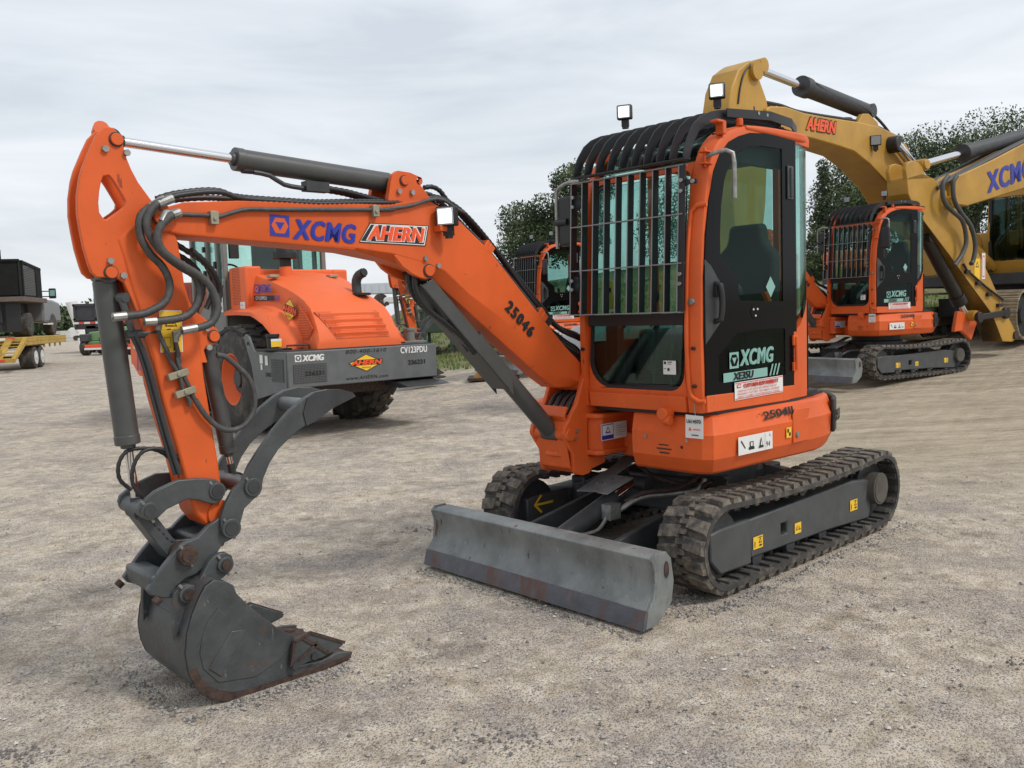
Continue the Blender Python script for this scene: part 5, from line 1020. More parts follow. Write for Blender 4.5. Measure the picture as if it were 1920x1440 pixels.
def make_roller():
    r = thing('soil_compactor', 'orange and grey soil compactor behind the excavator arm, its rear beam towards the camera', 'roller')
    W_ = 1.1
    mb = MB(); mb.bx(-.55, 0, -W_, W_, .645, 1.09); bm_ = obj('rear_beam', mb, BEAM, r, bevel=.012)
    mb = MB(); mb.prism([(-.02, 1.088), (-.03, .64), (-.91, .47), (-1.02, .9), (-1.22, 1.26), (-1.17, 1.31), (-1.07, 1.28), (-.95, 1.12), (-.9, 1.088)], -W_-.012, -W_+.02, holes=[circ((-1.09, 1.17), .045, 12)]); mb.prism([(-.02, 1.088), (-.03, .64), (-.91, .47), (-1.02, .9), (-.95, 1.088)], W_-.02, W_+.012); obj('side_plate', mb, BEAM, bm_, bevel=.004)
    mb = MB(); mb.bx(.0, .006, -1.03, -.58, .70, .93); obj('mesh_panel', mb, MESH, bm_); mb = MB(); mb.bx(-.42, -.08, -W_-.018, -W_-.012, .72, 1.0); obj('mesh_panel', mb, MESH, bm_)
    mb = MB()
    for i in range(22):
        for j in range(11): mb.bx(.0065, .009, -1.02+.02*i, -1.009+.02*i, .71+.02*j, .721+.02*j)
    mb2 = MB()
    for i in range(15):
        for j in range(12): mb2.bx(-.41+.021*i, -.398+.021*i, -W_-.0205, -W_-.0185, .73+.022*j, .742+.022*j)
    obj('panel_perforation', mb, BEAM, bm_)
    obj('panel_perforation', mb2, BEAM, bm_)
    mb = MB(); mb.bx(-.95, -.1, -W_+.03, W_-.03, 1.09, 1.105); obj('deck_plate', mb, DARK, bm_)
    mb = MB(); mb.bx(-1.4, -.3, -.55, .55, .5, .65); mb.prism([(.0, .65), (-.5, .65), (-.7, .52), (-.25, .56)], .5, 1.5, ax='y') if 0 else None; mb.bx(-.5, .1, .75, 1.05, .56, .60); obj('under_plate', mb, RUSTB, bm_)
    mb = MB(); mb.prism([(-.3, .64), (-.3, .56), (.05, .53), (.25, .56), (.05, .60)], .45, 1.12); obj('tail_plate', mb, DARK, bm_)
    for v in (-1.04, 1.0):
        mb = MB(); mb.bx(-.62, -.34, v-.18, v+.18, 1.105, 1.13); mb.cyl((-.5, v, 1.12), (-.5, v, 1.27), .075, 20); mb.cyl((-.5, v, 1.27), (-.5, v, 1.31), .085, 20); obj('filler_cap', mb, BLK if v < 0 else CABG, r, bevel=.004)
    decal((-.40, -1.04-.02, 1.15), (0, 1, 0), (0, 0, 1), [(YEL, rect(-.05, 0, .09, .07)), (WHITE, rect(-.05, .07, .09, .1))], r, 'sticker', lift=.0)
    mb = MB(); mb.tube([(-.3, -.95, 1.1), (-.3, -.95, 1.16), (-.3, -.65, 1.16), (-.3, -.65, 1.1)], .012, 6, False); obj('grab_handle', mb, BLK, r)
    # hood
    def hs(u, zt, w, zb, wt=None, rad=.16):
        wt = wt or w; pts = [(u, -w, zb), (u, -w, zb+(zt-zb)*.35), (u, -wt-.0, zt-rad*1.2), (u, -wt+rad*.3, zt-rad*.35), (u, -wt+rad, zt-.02), (u, -wt*.35, zt+.02), (u, wt*.35, zt+.02), (u, wt-rad, zt-.02), (u, wt-rad*.3, zt-rad*.35), (u, wt, zt-rad*1.2), (u, w, zb+(zt-zb)*.35), (u, w, zb)]; return pts
    mb = MB(); st = [(-.13, 1.2, .62, 1.09, .60, .03), (-.14, 1.24, .62, 1.09, .60, .05), (-.18, 1.36, .625, 1.09, .60, .08), (-.27, 1.52, .63, 1.09, .60, .10), (-.40, 1.66, .63, 1.09, .59, .12), (-.60, 1.775, .635, 1.12, .58, .15), (-.8, 1.86, .64, 1.22, .58, .17), (-1.05, 1.945, .65, 1.45, .58, .18), (-1.4, 2.05, .67, 1.56, .63, .13), (-1.8, 2.14, .68, 1.6, .665, .09)]
    mb.loft([hs(*q) for q in st]); hood = obj('hood', mb, OR2, r, ang=40)
    # wheel-arch flare
    mb = MB()
    for sg in (-1, 1):
        arcp = [(-2.35, 1.60), (-1.9, 1.60), (-1.46, 1.58), (-1.2, 1.54), (-.97, 1.46), (-.73, 1.32), (-.57, 1.2), (-.48, 1.1)]
        mb.loft([[(a, sg*(.60), b+.03), (a, sg*(.60), b+.16+.0), (a, sg*(.70+.03*0), b+.10), (a, sg*(.93 if i > 2 else .9), b+.02), (a, sg*(.95 if i > 2 else .9), b-.03), (a, sg*.90, b-.03)] for i, (a, b) in enumerate(arcp)])
    obj('wheel_arch', mb, OR2, r, ang=50)
    mb = MB(); mb.bx(-2.35, -1.79, -.80, -.55, 1.60, 2.24); mb.bx(-2.35, -1.79, .55, .80, 1.60, 2.2); mb.bx(-2.3, -1.79, -.56, .56, 1.6, 2.20); obj('hood_base', mb, OR2, r, bevel=.03)
    mb = MB()
    for i in range(6):
        for j in range(24): mb.cyl((-2.22+.045*i+(.02 if j % 2 else 0), -.803, 1.72+.022*j), (-2.22+.045*i+(.02 if j % 2 else 0), -.8, 1.72+.022*j), .008, 6)
    obj('vent_holes', mb, INK, hood)
    # rear grille
    def on(v, z, o=.0):   # hood surface at z on the rear face
        zz = [1.2, 1.24, 1.36, 1.52, 1.66, 1.775]; uu = [-.13, -.14, -.18, -.27, -.40, -.60]
        for a in range(5):
            if zz[a] <= z <= zz[a+1]: t = (z-zz[a])/(zz[a+1]-zz[a]); return (uu[a]+(uu[a+1]-uu[a])*t+o, v, z+o*.3)
        return (-.13+o, v, z)
    zs = [1.21+.045*i for i in range(9)]; wv = lambda z: (-.42+.10*(z-1.2)*-1.2-.0, .44-.25*(z-1.2))
    mb = MB(); mb.loft([[on(-.34-.55*(z-1.2), z, .004), on(.45-.22*(z-1.2), z, .004), on(.45-.22*(z-1.2), z, -.02), on(-.34-.55*(z-1.2), z, -.02)] for z in zs]); obj('rear_grille', mb, ORG, hood)
    mb = MB()
    for i in range(4):
        z = 1.25+.085*i; a, b = -.33-.55*(z-1.2), .44-.22*(z-1.2); mb.loft([[on(a, z, .005), on(a, z+.03, .03), on(a, z+.045, .005)], [on(b, z, .005), on(b, z+.03, .03), on(b, z+.045, .005)]])
    for i in range(30):
        for j in range(14):
            z = 1.225+.024*j; a, b = -.32-.55*(z-1.2), .43-.22*(z-1.2); v = a+(b-a)*(i+.5*(j % 2))/30; p0 = Vector(on(v, z, .008)); mb.box(p0, (.006, .016, .012))
    obj('grille_louvre', mb, OR2, hood)
    mb = MB(); mb.loft([[on(-.2, 1.60, .012), on(.12, 1.60, .012), on(.12, 1.60, -.02), on(-.2, 1.60, -.02)], [on(-.17, 1.66, .02), on(.08, 1.66, .02), on(.08, 1.66, -.02), on(-.17, 1.66, -.02)], [(-.66, -.15, 1.81), (-.66, .06, 1.81), (-.66, .06, 1.77), (-.66, -.15, 1.77)]]); obj('hood_badge_raise', mb, OR2, hood, bevel=.01)
    mb = MB(); mb.prism([(-.62, 1.24), (-.32, 1.22), (-.20, 1.36), (-.33, 1.50), (-.55, 1.66)], -.637, -.630); obj('side_grille', mb, ORG, hood)
    mb = MB()
    for i in range(12): z = 1.25+.032*i; mb.bx(-.60+.004*i, -.28-.012*abs(i-4), -.641, -.636, z, z+.014)
    obj('grille_slat', mb, OR2, hood)
    mb = MB(); mb.tube([(-.66, .30, 1.70), (-.68, .30, 1.86), (-.68, .30, 1.98), (-.64, .32, 2.05), (-.56, .34, 2.08)], .065, 16); obj('exhaust_pipe', mb, DARK, hood)
    mb = MB(); mb.prism(circ((-.60, .32), .13, 20), 1.78, 1.81, ax='z'); mb.cyl((-.53, .345, 2.09), (-.557, .34, 2.083), .055, 14); obj('exhaust_opening', mb, INK, hood)
    mb = MB(); mb.cyl((-1.6, -.28, 2.06), (-1.6, -.28, 2.22), .085, 20); obj('intake_base', mb, OR2, hood, bevel=.005)
    mb = MB(); mb.cyl((-1.6, -.28, 2.22), (-1.6, -.28, 2.33), .08, 20); mb.cyl((-1.6, -.28, 2.33), (-1.6, -.28, 2.42), .17, 24); mb.cyl((-1.6, -.28, 2.42), (-1.6, -.28, 2.60), .13, 24, r2=.10); obj('air_precleaner', mb, BLK, hood, bevel=.008)
    mb = MB(); 
    for v in (-.55, .35): mb.bx(-1.5, -1.38, v-.07, v+.07, 2.06, 2.1)
    obj('hood_latch', mb, ZINCY, hood, bevel=.008)
    mb = MB(); mb.tube([(-.6, -1.0, 1.1), (-.62, -.99, 1.3), (-.75, -.97, 1.55)], .008, 6); obj('stay_rod', mb, OR2, r)
    # writing
    YB = (0, 1, 0); Z = (0, 0, 1)
    decal((.0, -1.0, .965), YB, Z, emblem(0, 0, .085, WHITE, BEAM), bm_, 'emblem', lift=.004); text('XCMG', (.0, -.90, .968), YB, Z, WHITE, bm_, w=.29, h=.075, bold=.03, shear=.18, fat=.13, lift=.004)
    text('CV123PDU', (.0, .52, .985), YB, Z, WHITE, bm_, w=.42, h=.085, bold=.01, fat=.05, spacing=1.08, lift=.004)
    text('800-400-1610', (.0, -.30, 1.025), YB, Z, INK, bm_, w=.60, h=.05, bold=.01, shear=.2, lift=.004, spacing=1.15)
    text('236231', (.0, .63, .83), YB, Z, INK, bm_, w=.27, h=.06, bold=.02, fat=.1, lift=.004)
    text('www.AHERN.com', (.0, -.31, .69), YB, Z, INK, bm_, w=.62, h=.045, bold=.01, shear=.2, lift=.004, spacing=1.1)
    text('236231', (.0, -.88, .79), YB, Z, INK, bm_, w=.26, h=.05, bold=.02, lift=.011)
    def diamond(org, xd, yd, s, par, k=1):
        decal(org, xd, yd, [(INK, [(0, .36*s*k), (.5*s, 0), (s, .36*s*k), (.5*s, .72*s*k)]), (YEL, [(.04*s, .36*s*k), (.5*s, .03*s*k), (.96*s, .36*s*k), (.5*s, .69*s*k)]), (INK, [(.06*s, .26*s*k), (.18*s, .49*s*k), (.99*s, .49*s*k), (.90*s, .26*s*k)])], par, 'sticker', lift=.004)
        xd_, yd_ = Vector(xd).normalized(), Vector(yd).normalized(); o = Vector(org)
        text('AHERN', o+xd_*.08*s+yd_*.28*s*k, xd, yd, REDOR, par, w=.86*s, h=.19*s*k, bold=.03, fat=.15, shear=.25, lift=.0085)
        text('RENTALS', o+xd_*.38*s+yd_*.14*s*k, xd, yd, INK, par, w=.24*s, h=.055*s*k, lift=.0085)
    diamond((.0, -.27, .785), YB, Z, .52, bm_, .6)
    XS = (1, 0, 0); ZS = (0, 0, 1)
    text('236231', (-.60, -W_-.012, .78), XS, ZS, INK, bm_, w=.22, h=.05, bold=.02, lift=.004)
    decal((-.75, -W_-.012, .88), XS, ZS, [(WHITE, rect(0, .06, .09, .17)), (WHITE, rect(.02, -.02, .07, .05)), (WHITE, rect(.16, .04, .24, .16))], bm_, 'sticker', lift=.004)
    diamond((-1.02, -.655, 1.50), (1, 0, -.22), (.22, 0, 1), .44, hood)
    decal((-1.72, -.695, 1.86), (1, .03, -.03), ZS, emblem(0, 0, .12, BLUE, OR2), hood, 'emblem', lift=.004); text('XCMG', (-1.58, -.692, 1.865), (1, .03, -.03), ZS, BLUE, hood, w=.34, h=.11, bold=.03, fat=.12, lift=.004)
    decal((-1.75, -.697, 1.76), (1, .03, -.03), ZS, [(INK, rect(0, 0, .60, .07))]+[(BLUE, rect(.62+.05*k, 0, .65+.05*k, .07)) for k in range(3)], hood, 'decal_band', lift=.004); text('CV123PDU', (-1.70, -.695, 1.772), (1, .03, -.03), ZS, WHITE, hood, w=.34, h=.045, bold=.02, lift=.007)
    # cab
    cb = obj('cab_base', MB().prism([(-2.36, 1.05), (-2.36, 2.08), (-2.9, 1.95), (-3.35, 1.6), (-3.6, 1.2), (-3.6, 1.0)], -.86, -.80).bx(-2.42, -2.36, -.86, .75, 1.1, 2.20).prism([(-2.36, 1.05), (-2.36, 2.08), (-2.9, 1.95), (-3.6, 1.0)], .70, .76).bx(-3.6, -2.4, -.84, .74, 1.0, 1.1), CABG, r, bevel=.01)
    mb = MB()
    for q in (((-2.39, -.83, 2.1), (-2.39, -.83, 3.0)), ((-3.0, -.83, 1.8), (-3.0, -.83, 3.0)), ((-3.6, -.83, 1.1), (-3.6, -.83, 3.0)), ((-2.39, .72, 2.1), (-2.39, .72, 3.0)), ((-3.6, .72, 1.1), (-3.6, .72, 3.0)), ((-2.62, -.83, 2.0), (-2.62, -.83, 3.0))): mb.beam(q[0], q[1], .07, .07)
    obj('cab_post', mb, CABG, r, bevel=.01)
    obj('cab_roof', MB().bx(-3.75, -2.25, -.92, .82, 3.0, 3.12), CABG, r, bevel=.04)
    obj('cab_glass', MB().bx(-2.395, -2.385, -.8, .7, 2.2, 3.0), GLASSL, r); obj('cab_glass', MB().bx(-3.605, -3.595, -.8, .7, 1.3, 3.0), GLASSL, r); obj('cab_glass', MB().bx(-3.57, -2.42, -.835, -.829, 2.0, 3.0), GLASSL, r); obj('cab_glass', MB().bx(-3.57, -2.42, .715, .721, 2.0, 3.0), GLASSL, r)
    mb = MB(); mb.bx(-2.95, -2.8, -.2, .25, 1.9, 2.75); mb.bx(-3.3, -2.8, -.2, .25, 1.8, 1.95); mb.bx(-2.92, -2.82, -.1, .15, 2.72, 2.95); obj('seat', mb, SEAT, r, bevel=.05)
    mb = MB(); rs = [(-3.2+.02*sin(a), -.45+.17*cos(a), 2.25+.1*sin(a)) for a in [2*pi*i/20 for i in range(21)]]; mb.tube(rs, .015, 6, False); obj('steering_wheel', mb, BLK, r)
    mb = MB()
    for v in (.38, .62, .3): mb.bx(-2.5, -2.44, v-.03, v+.03, 2.2, 2.7)
    mb.box((-2.36, -.70, 2.55), (.06, .14, .34)); obj('cab_control', mb, BLK, r, bevel=.01)
    mb = MB(); mb.tube([(-2.34, -.90, 1.98), (-2.34, -1.0, 1.98), (-2.45, -1.02, 1.85), (-2.45, -1.02, 1.2), (-2.34, -1.0, 1.1), (-2.34, -.90, 1.1)], .022); obj('grab_rail', mb, BLK, r)
    mb = MB(); mb.box((-3.02, -.88, 2.55), (.05, .04, .08)); mb.box((-3.02, -.88, 2.2), (.05, .04, .08)); mb.box((-2.62, -.88, 2.3), (.05, .04, .10)); mb.box((-2.62, -.88, 2.75), (.05, .04, .10)); obj('door_latch', mb, BLK, r)
    decal((-2.36, -.865, 1.62), (.7, -.7, 0) if 0 else (1, 0, 0), ZS, [(WHITE, rect(-.32, 0, -.08, .32)), (RED, rect(-.20, .24, -.12, .28)), (BLUE, rect(-.20, .14, -.12, .2)), (RED, rect(-.20, .04, -.12, .08))], r, 'sticker', lift=.004)
    decal((-1.98, -.805, 1.62), XS, ZS, [(WHITE, rect(0, 0, .17, .13)), (RED, rect(.02, .08, .1, .09))], r, 'sticker', lift=.004)
    # wheels
    for sg in (-1, 1):
        wh = thing('rear_wheel', '', ''); del_ = [wh.__delitem__(k) for k in list(wh.keys())]; wh.parent = r
        make_tyre(wh, (-1.72, sg*.83, .70), .73, .56, .36, sg, OR2, lugs=22)
    mb = MB(); mb.cyl((-1.72, -.7, .7), (-1.72, .7, .7), .16, 16); mb.bx(-3.4, -.9, -.45, .45, .55, 1.3); obj('rear_frame', mb, DARK, r)
    for sg in (-1, 1): obj('wheel_hub_shade', MB().cyl((-1.72, sg*.88, .7), (-1.72, sg*(.99), .7), .20, 24).cyl((-1.72, sg*.98, .7), (-1.72, sg*1.03, .7), .12, 20), DARK, r, bevel=.01)  # dark grey hub; its colour also stands for shade inside the rim
    # front frame and drum
    fr = obj('front_frame', MB().prism([(-5.95, 1.25), (-5.9, 1.35), (-4.2, 1.3), (-3.9, 1.1), (-3.9, .85), (-5.1, .62), (-5.6, .62), (-5.95, .85)], -1.14, -1.06).prism([(-5.95, 1.25), (-4.2, 1.3), (-3.9, .9), (-5.1, .62), (-5.95, .85)], 1.06, 1.14).bx(-4.2, -3.9, -1.1, 1.1, .8, 1.2).bx(-6.1, -5.9, -1.1, 1.1, .8, 1.3), OR2, r, bevel=.02)
    decal((-5.65, -1.14, .72), XS, ZS, [(BLUE, [(.14*k, 0), (.14*k+.07, 0), (.14*k+.12, .3), (.14*k+.05, .3)]) for k in range(3)], fr, 'stripe_mark', lift=.004)
    decal((-5.75, -1.14, 1.08), XS, ZS, [(WHITE, rect(0, 0, .1, .16))], fr, 'sticker', lift=.004)
    mb = MB(); mb.cyl((-5.0, -1.05, .76), (-5.0, 1.05, .76), .70, 40)
    for i in range(18):
        for j in range(9): a = 2*pi*(i+.5*(j % 2))/18; M = Matrix((Vector((-sin(a), 0, cos(a))), Vector((0, 1, 0)), Vector((cos(a), 0, sin(a))))).transposed(); mb.box((-5.0+.75*cos(a), -.95+.237*j, .76+.75*sin(a)), (.13, .14, .1), M)
    obj('padfoot_drum', mb, DARK, r)
    return r
ro = make_roller(); pose(ro, -1.863, 11.283, -.6968, .07)
# ------------------------------------------------------------------ large yellow excavators
BK = mat('black_grease', (.015, .013, .012), .5)
def big_body(root):
    for sg in (1, -1):
        mb = MB(); N = 46; Lh, rr = 1.65, .42; per = 4*Lh+2*pi*rr
        def at(s):
            s %= per
            if s < 2*Lh: return Vector((-Lh+s, 0, 2*rr+.03)), Vector((1, 0, 0)), Vector((0, 0, 1))
            s -= 2*Lh
            if s < pi*rr: a = pi/2-s/rr; return Vector((Lh+rr*cos(a), 0, rr+.03+rr*sin(a))), Vector((sin(a), 0, -cos(a))), Vector((cos(a), 0, sin(a)))
            s -= pi*rr
            if s < 2*Lh: return Vector((Lh-s, 0, .03)), Vector((-1, 0, 0)), Vector((0, 0, -1))
            s -= 2*Lh; a = -pi/2-s/rr; return Vector((-Lh+rr*cos(a), 0, rr+.03+rr*sin(a))), Vector((sin(a), 0, -cos(a))), Vector((cos(a), 0, sin(a)))
        for k in range(N):
            p, d, n = at(per*k/N); M = Matrix((d, Vector((0, 1, 0)), n)).transposed()
            mb.box(p+Vector((0, sg*.87, 0)), (per/N*.96, .60, .02), M)
            for t in (-.3, 0, .3): mb.box(p+n*.018+d*t*per/N+Vector((0, sg*.87, 0)), (.02, .59, .022), M)
        obj('track_chain', mb, MUD, root)
        tf = obj('track_frame', MB().prism([(-1.5, .25), (-1.5, .62), (1.4, .62), (1.75, .55), (1.8, .3), (1.4, .2)], sg*.75, sg*1.05), YM if 0 else MUD, root, bevel=.03)
        for u in (-1.65, 1.65): mb = MB(); mb.cyl((u, sg*.78, .45), (u, sg*1.08, .45), .38, 28); mb.cyl((u, sg*1.08, .45), (u, sg*1.14, .45), .15, 20); obj('idler_wheel', mb, DARK, root)
        mb = MB()
        for i in range(6): mb.cyl((-1.2+.48*i, sg*.76, .15), (-1.2+.48*i, sg*1.0, .15), .12, 14)
        obj('bottom_roller', mb, DARK, root)
    mb = MB(); mb.box((0, 0, .6), (1.6, 1.3, .35)); mb.cyl((0, 0, .7), (0, 0, 1.0), .65, 32); obj('centre_frame', mb, DARK, root)
    mb = MB(); mb.bx(-1.9, 1.15, -1.35, 1.35, 1.0, 1.22); obj('platform', mb, DARK, root, bevel=.02)
    mb = MB(); mb.bx(-1.9, -.72, .45, 1.33, 1.22, 2.05); mb.bx(-1.9, .9, -1.33, -.45, 1.22, 2.0); mb.bx(-1.9, -.5, -.5, .5, 1.22, 2.1); mb.bx(-.70, -.62, .5, 1.3, 1.22, 2.0); obj('side_cover', mb, YM, root, bevel=.03)
    mb = MB(); mb.loft([[(-1.9-.75*cos(a)*1.0, 1.35*sin(a), z) for a in [radians(x) for x in range(-90, 91, 15)]] for z in (1.0, 2.0)]); obj('counterweight', mb, YM, root, bevel=.05)
    # cab
    prof = [(.95, 1.22), (1.18, 1.9), (1.1, 2.6), (.95, 2.95), (-.55, 3.0), (-.62, 2.9), (-.62, 1.22)]
    hole1 = [(.80, 1.75), (.98, 2.0), (.98, 2.55), (.85, 2.82), (.22, 2.85), (.22, 1.45), (.55, 1.45)]; hole2 = [(.08, 1.85), (.08, 2.85), (-.48, 2.85), (-.48, 1.85), (-.42, 1.80), (.02, 1.80)]
    for y0, y1 in ((1.30, 1.34), (.36, .40)): cs = obj('cab_side', MB().prism(prof, y0, y1, holes=[hole1, hole2]), YM, root, bevel=.008)
    obj('cab_glass', MB().prism(hole1, 1.31, 1.316), GLASSD, root); obj('cab_glass', MB().prism(hole2, 1.31, 1.316), GLASSD, root); obj('cab_glass', MB().prism(hole1, .375, .381), GLASSD, root)
    mb = MB(); mb.sheet([(1.1, 2.6), (.95, 2.95), (-.55, 3.0)], .36, 1.34, .04); mb.bx(-.66, -.60, .38, 1.32, 1.22, 1.9); mb.sheet([(.95, 1.22), (1.02, 1.45)], .38, 1.32, .03); obj('cab_roof', mb, YM, root, bevel=.01)
    obj('cab_glass', MB().sheet([(1.03, 1.47), (1.17, 1.9), (1.09, 2.58)], .42, 1.30, .006), GLASSD, root)
    mb = MB(); mb.bx(1.0, 1.15, .38, .43, 1.25, 2.9); mb.bx(1.0, 1.15, 1.27, 1.31, 1.9, 2.6); obj('cab_post', mb, BLK, root)
    mb = MB(); mb.bx(-.2, .0, .6, 1.1, 1.6, 2.4); mb.bx(-.2, .35, .6, 1.1, 1.5, 1.68); mb.bx(-.16, -.04, .72, .98, 2.4, 2.62); obj('seat', mb, SEAT, root, bevel=.05)
    text('XCMG', (-.02, 1.34, 1.33), (-1, 0, 0), (0, 0, 1), BLUE, root, w=.30, h=.07, bold=.04, lift=.006)
    decal((.10, 1.34, 1.325), (-1, 0, 0), (0, 0, 1), emblem(0, 0, .085, BLUE, YM), root, 'emblem', lift=.004)
    decal((-.80, 1.33, 1.62), (-1, 0, 0), (0, 0, 1), [(WHITE, rect(.05, .25, .5, .38))], root, 'sticker', lift=.004)
    text('AHERN', (-.78, 1.33, 1.66), (-1, 0, 0), (0, 0, 1), REDOR, root, w=.5, h=.15, bold=.05, shear=.2, lift=.006)
    mb = MB()
    for k in range(6): mb.bx(-.2, -.04, 1.34, 1.346, 1.42+.045*k, 1.435+.045*k)
    obj('vent_slots', mb, DARK, root)
    decal((.45, 1.34, 1.32), (-1, 0, 0), (0, 0, 1), [(REDOR, [(0, .05), (.07, 0), (.14, .05), (.07, .1)])], root, 'sticker', lift=.004)
def hcyl(root, a, b, m, v, rb, rr, mt=None):
    a, b = Vector((a[0], v, a[1])), Vector((b[0], v, b[1])); d = (b-a).normalized(); t = (Vector((m[0], v, m[1]))-a).dot(d)
    mb = MB(); mb.cyl(a+d*t, b, rb, 24); mb.cyl(a+d*(t-.05), a+d*(t+.12), rb*1.2, 24); mb.cyl(b-Vector((0, .12, 0)), b+Vector((0, .12, 0)), rb*.9, 16); obj('cylinder_barrel', mb, mt or DARK, root)
    mb = MB(); mb.cyl(a, a+d*t, rr, 20); obj('cylinder_rod', mb, CHROME, root); mb = MB(); mb.cyl(a-Vector((0, .16, 0)), a+Vector((0, .16, 0)), rr*1.7, 16); obj('rod_eye', mb, YM, root)
def hose3(root, P, v, r=.022, m=None): return obj('hose', MB().tube(P3(P, v), r, 8), m or HOSE, root, ang=70)
def make_big_a():
    r = thing('crawler_excavator', 'yellow crawler excavator with its cab in view and arched boom above the front cab', 'excavator', group='large yellow excavators')
    big_body(r)
    bo = obj('boom', MB().prism(A_BOOM, -.25, .25), YM, r, bevel=.02, ang=25)
    ar = obj('arm', MB().prism(A_ARM, -.20, .20), YM, r, bevel=.02, ang=25)
    mb = MB(); mb.cyl((8.86, -.26, 3.76), (8.86, .26, 3.76), .12, 20); obj('arm_pin', mb, YM, ar)
    hcyl(r, *A_ARMCYL, 0, .12, .055)
    obj('cylinder_lug', MB().prism(A_LUG, -.18, -.10).prism(A_LUG, .10, .18), YM, bo, bevel=.01)
    (lu, lz), (su, sz) = A_LAMP
    worklight(bo, (lu, .31, lz), (.9, .45, -.1), lit=False, s=.15)
    mb = MB(); mb.cyl((su, .2, sz), (su, .42, sz), .13, 18); obj('boom_cylinder_pin', mb, BK, bo, bevel=.02)
    mb = MB(); mb.cyl((su, .36, sz), (1.0, .36, 1.35), .075, 20); obj('boom_cylinder_rod', mb, CHROME, bo); mb = MB(); mb.cyl((3.2, .36, 2.1), (1.0, .36, 1.35), .12, 20); mb.cyl((su, -.36, sz), (1.0, -.36, 1.35), .09, 20); obj('boom_cylinder', mb, YM, bo)
    top = [p for p in A_BOOM[2:13]]
    for dv, dz in ((.12, .05), (-.05, .08)): hose3(bo, [(a, b+dz) for a, b in [(8.62, 3.15), (8.72, 3.35)]+top], dv)
    hose3(bo, [(7.3, 3.92), (6.6, 3.80), (6.0, 3.78), (5.5, 3.72), (5.1, 3.62), (4.7, 3.45), (4.3, 3.2), (3.95, 2.9)], .1); hose3(bo, [(7.2, 3.9), (6.5, 3.90), (6.0, 3.80), (5.6, 3.75), (5.0, 3.56)], .0, .012)
    hose3(ar, [(8.9, 3.86), (9.1, 3.7), (9.2, 3.5), (9.25, 3.3)], .21, .012)
    (x0, z0), (x1, z1), (x2, z2), (x3, z3) = A_TEXT; xd = Vector((x1-x0, 0, z1-z0)); yd = Vector((0, 0, 1))
    text('AHERN', (x0, .25, z0), xd, yd, INK, bo, w=xd.length*1.02, h=.19, bold=.07, shear=.3, lift=.008); text('AHERN', (x0, .25, z0+.01), xd, yd, REDOR, bo, w=xd.length, h=.165, bold=.05, shear=.3, lift=.012)
    return r
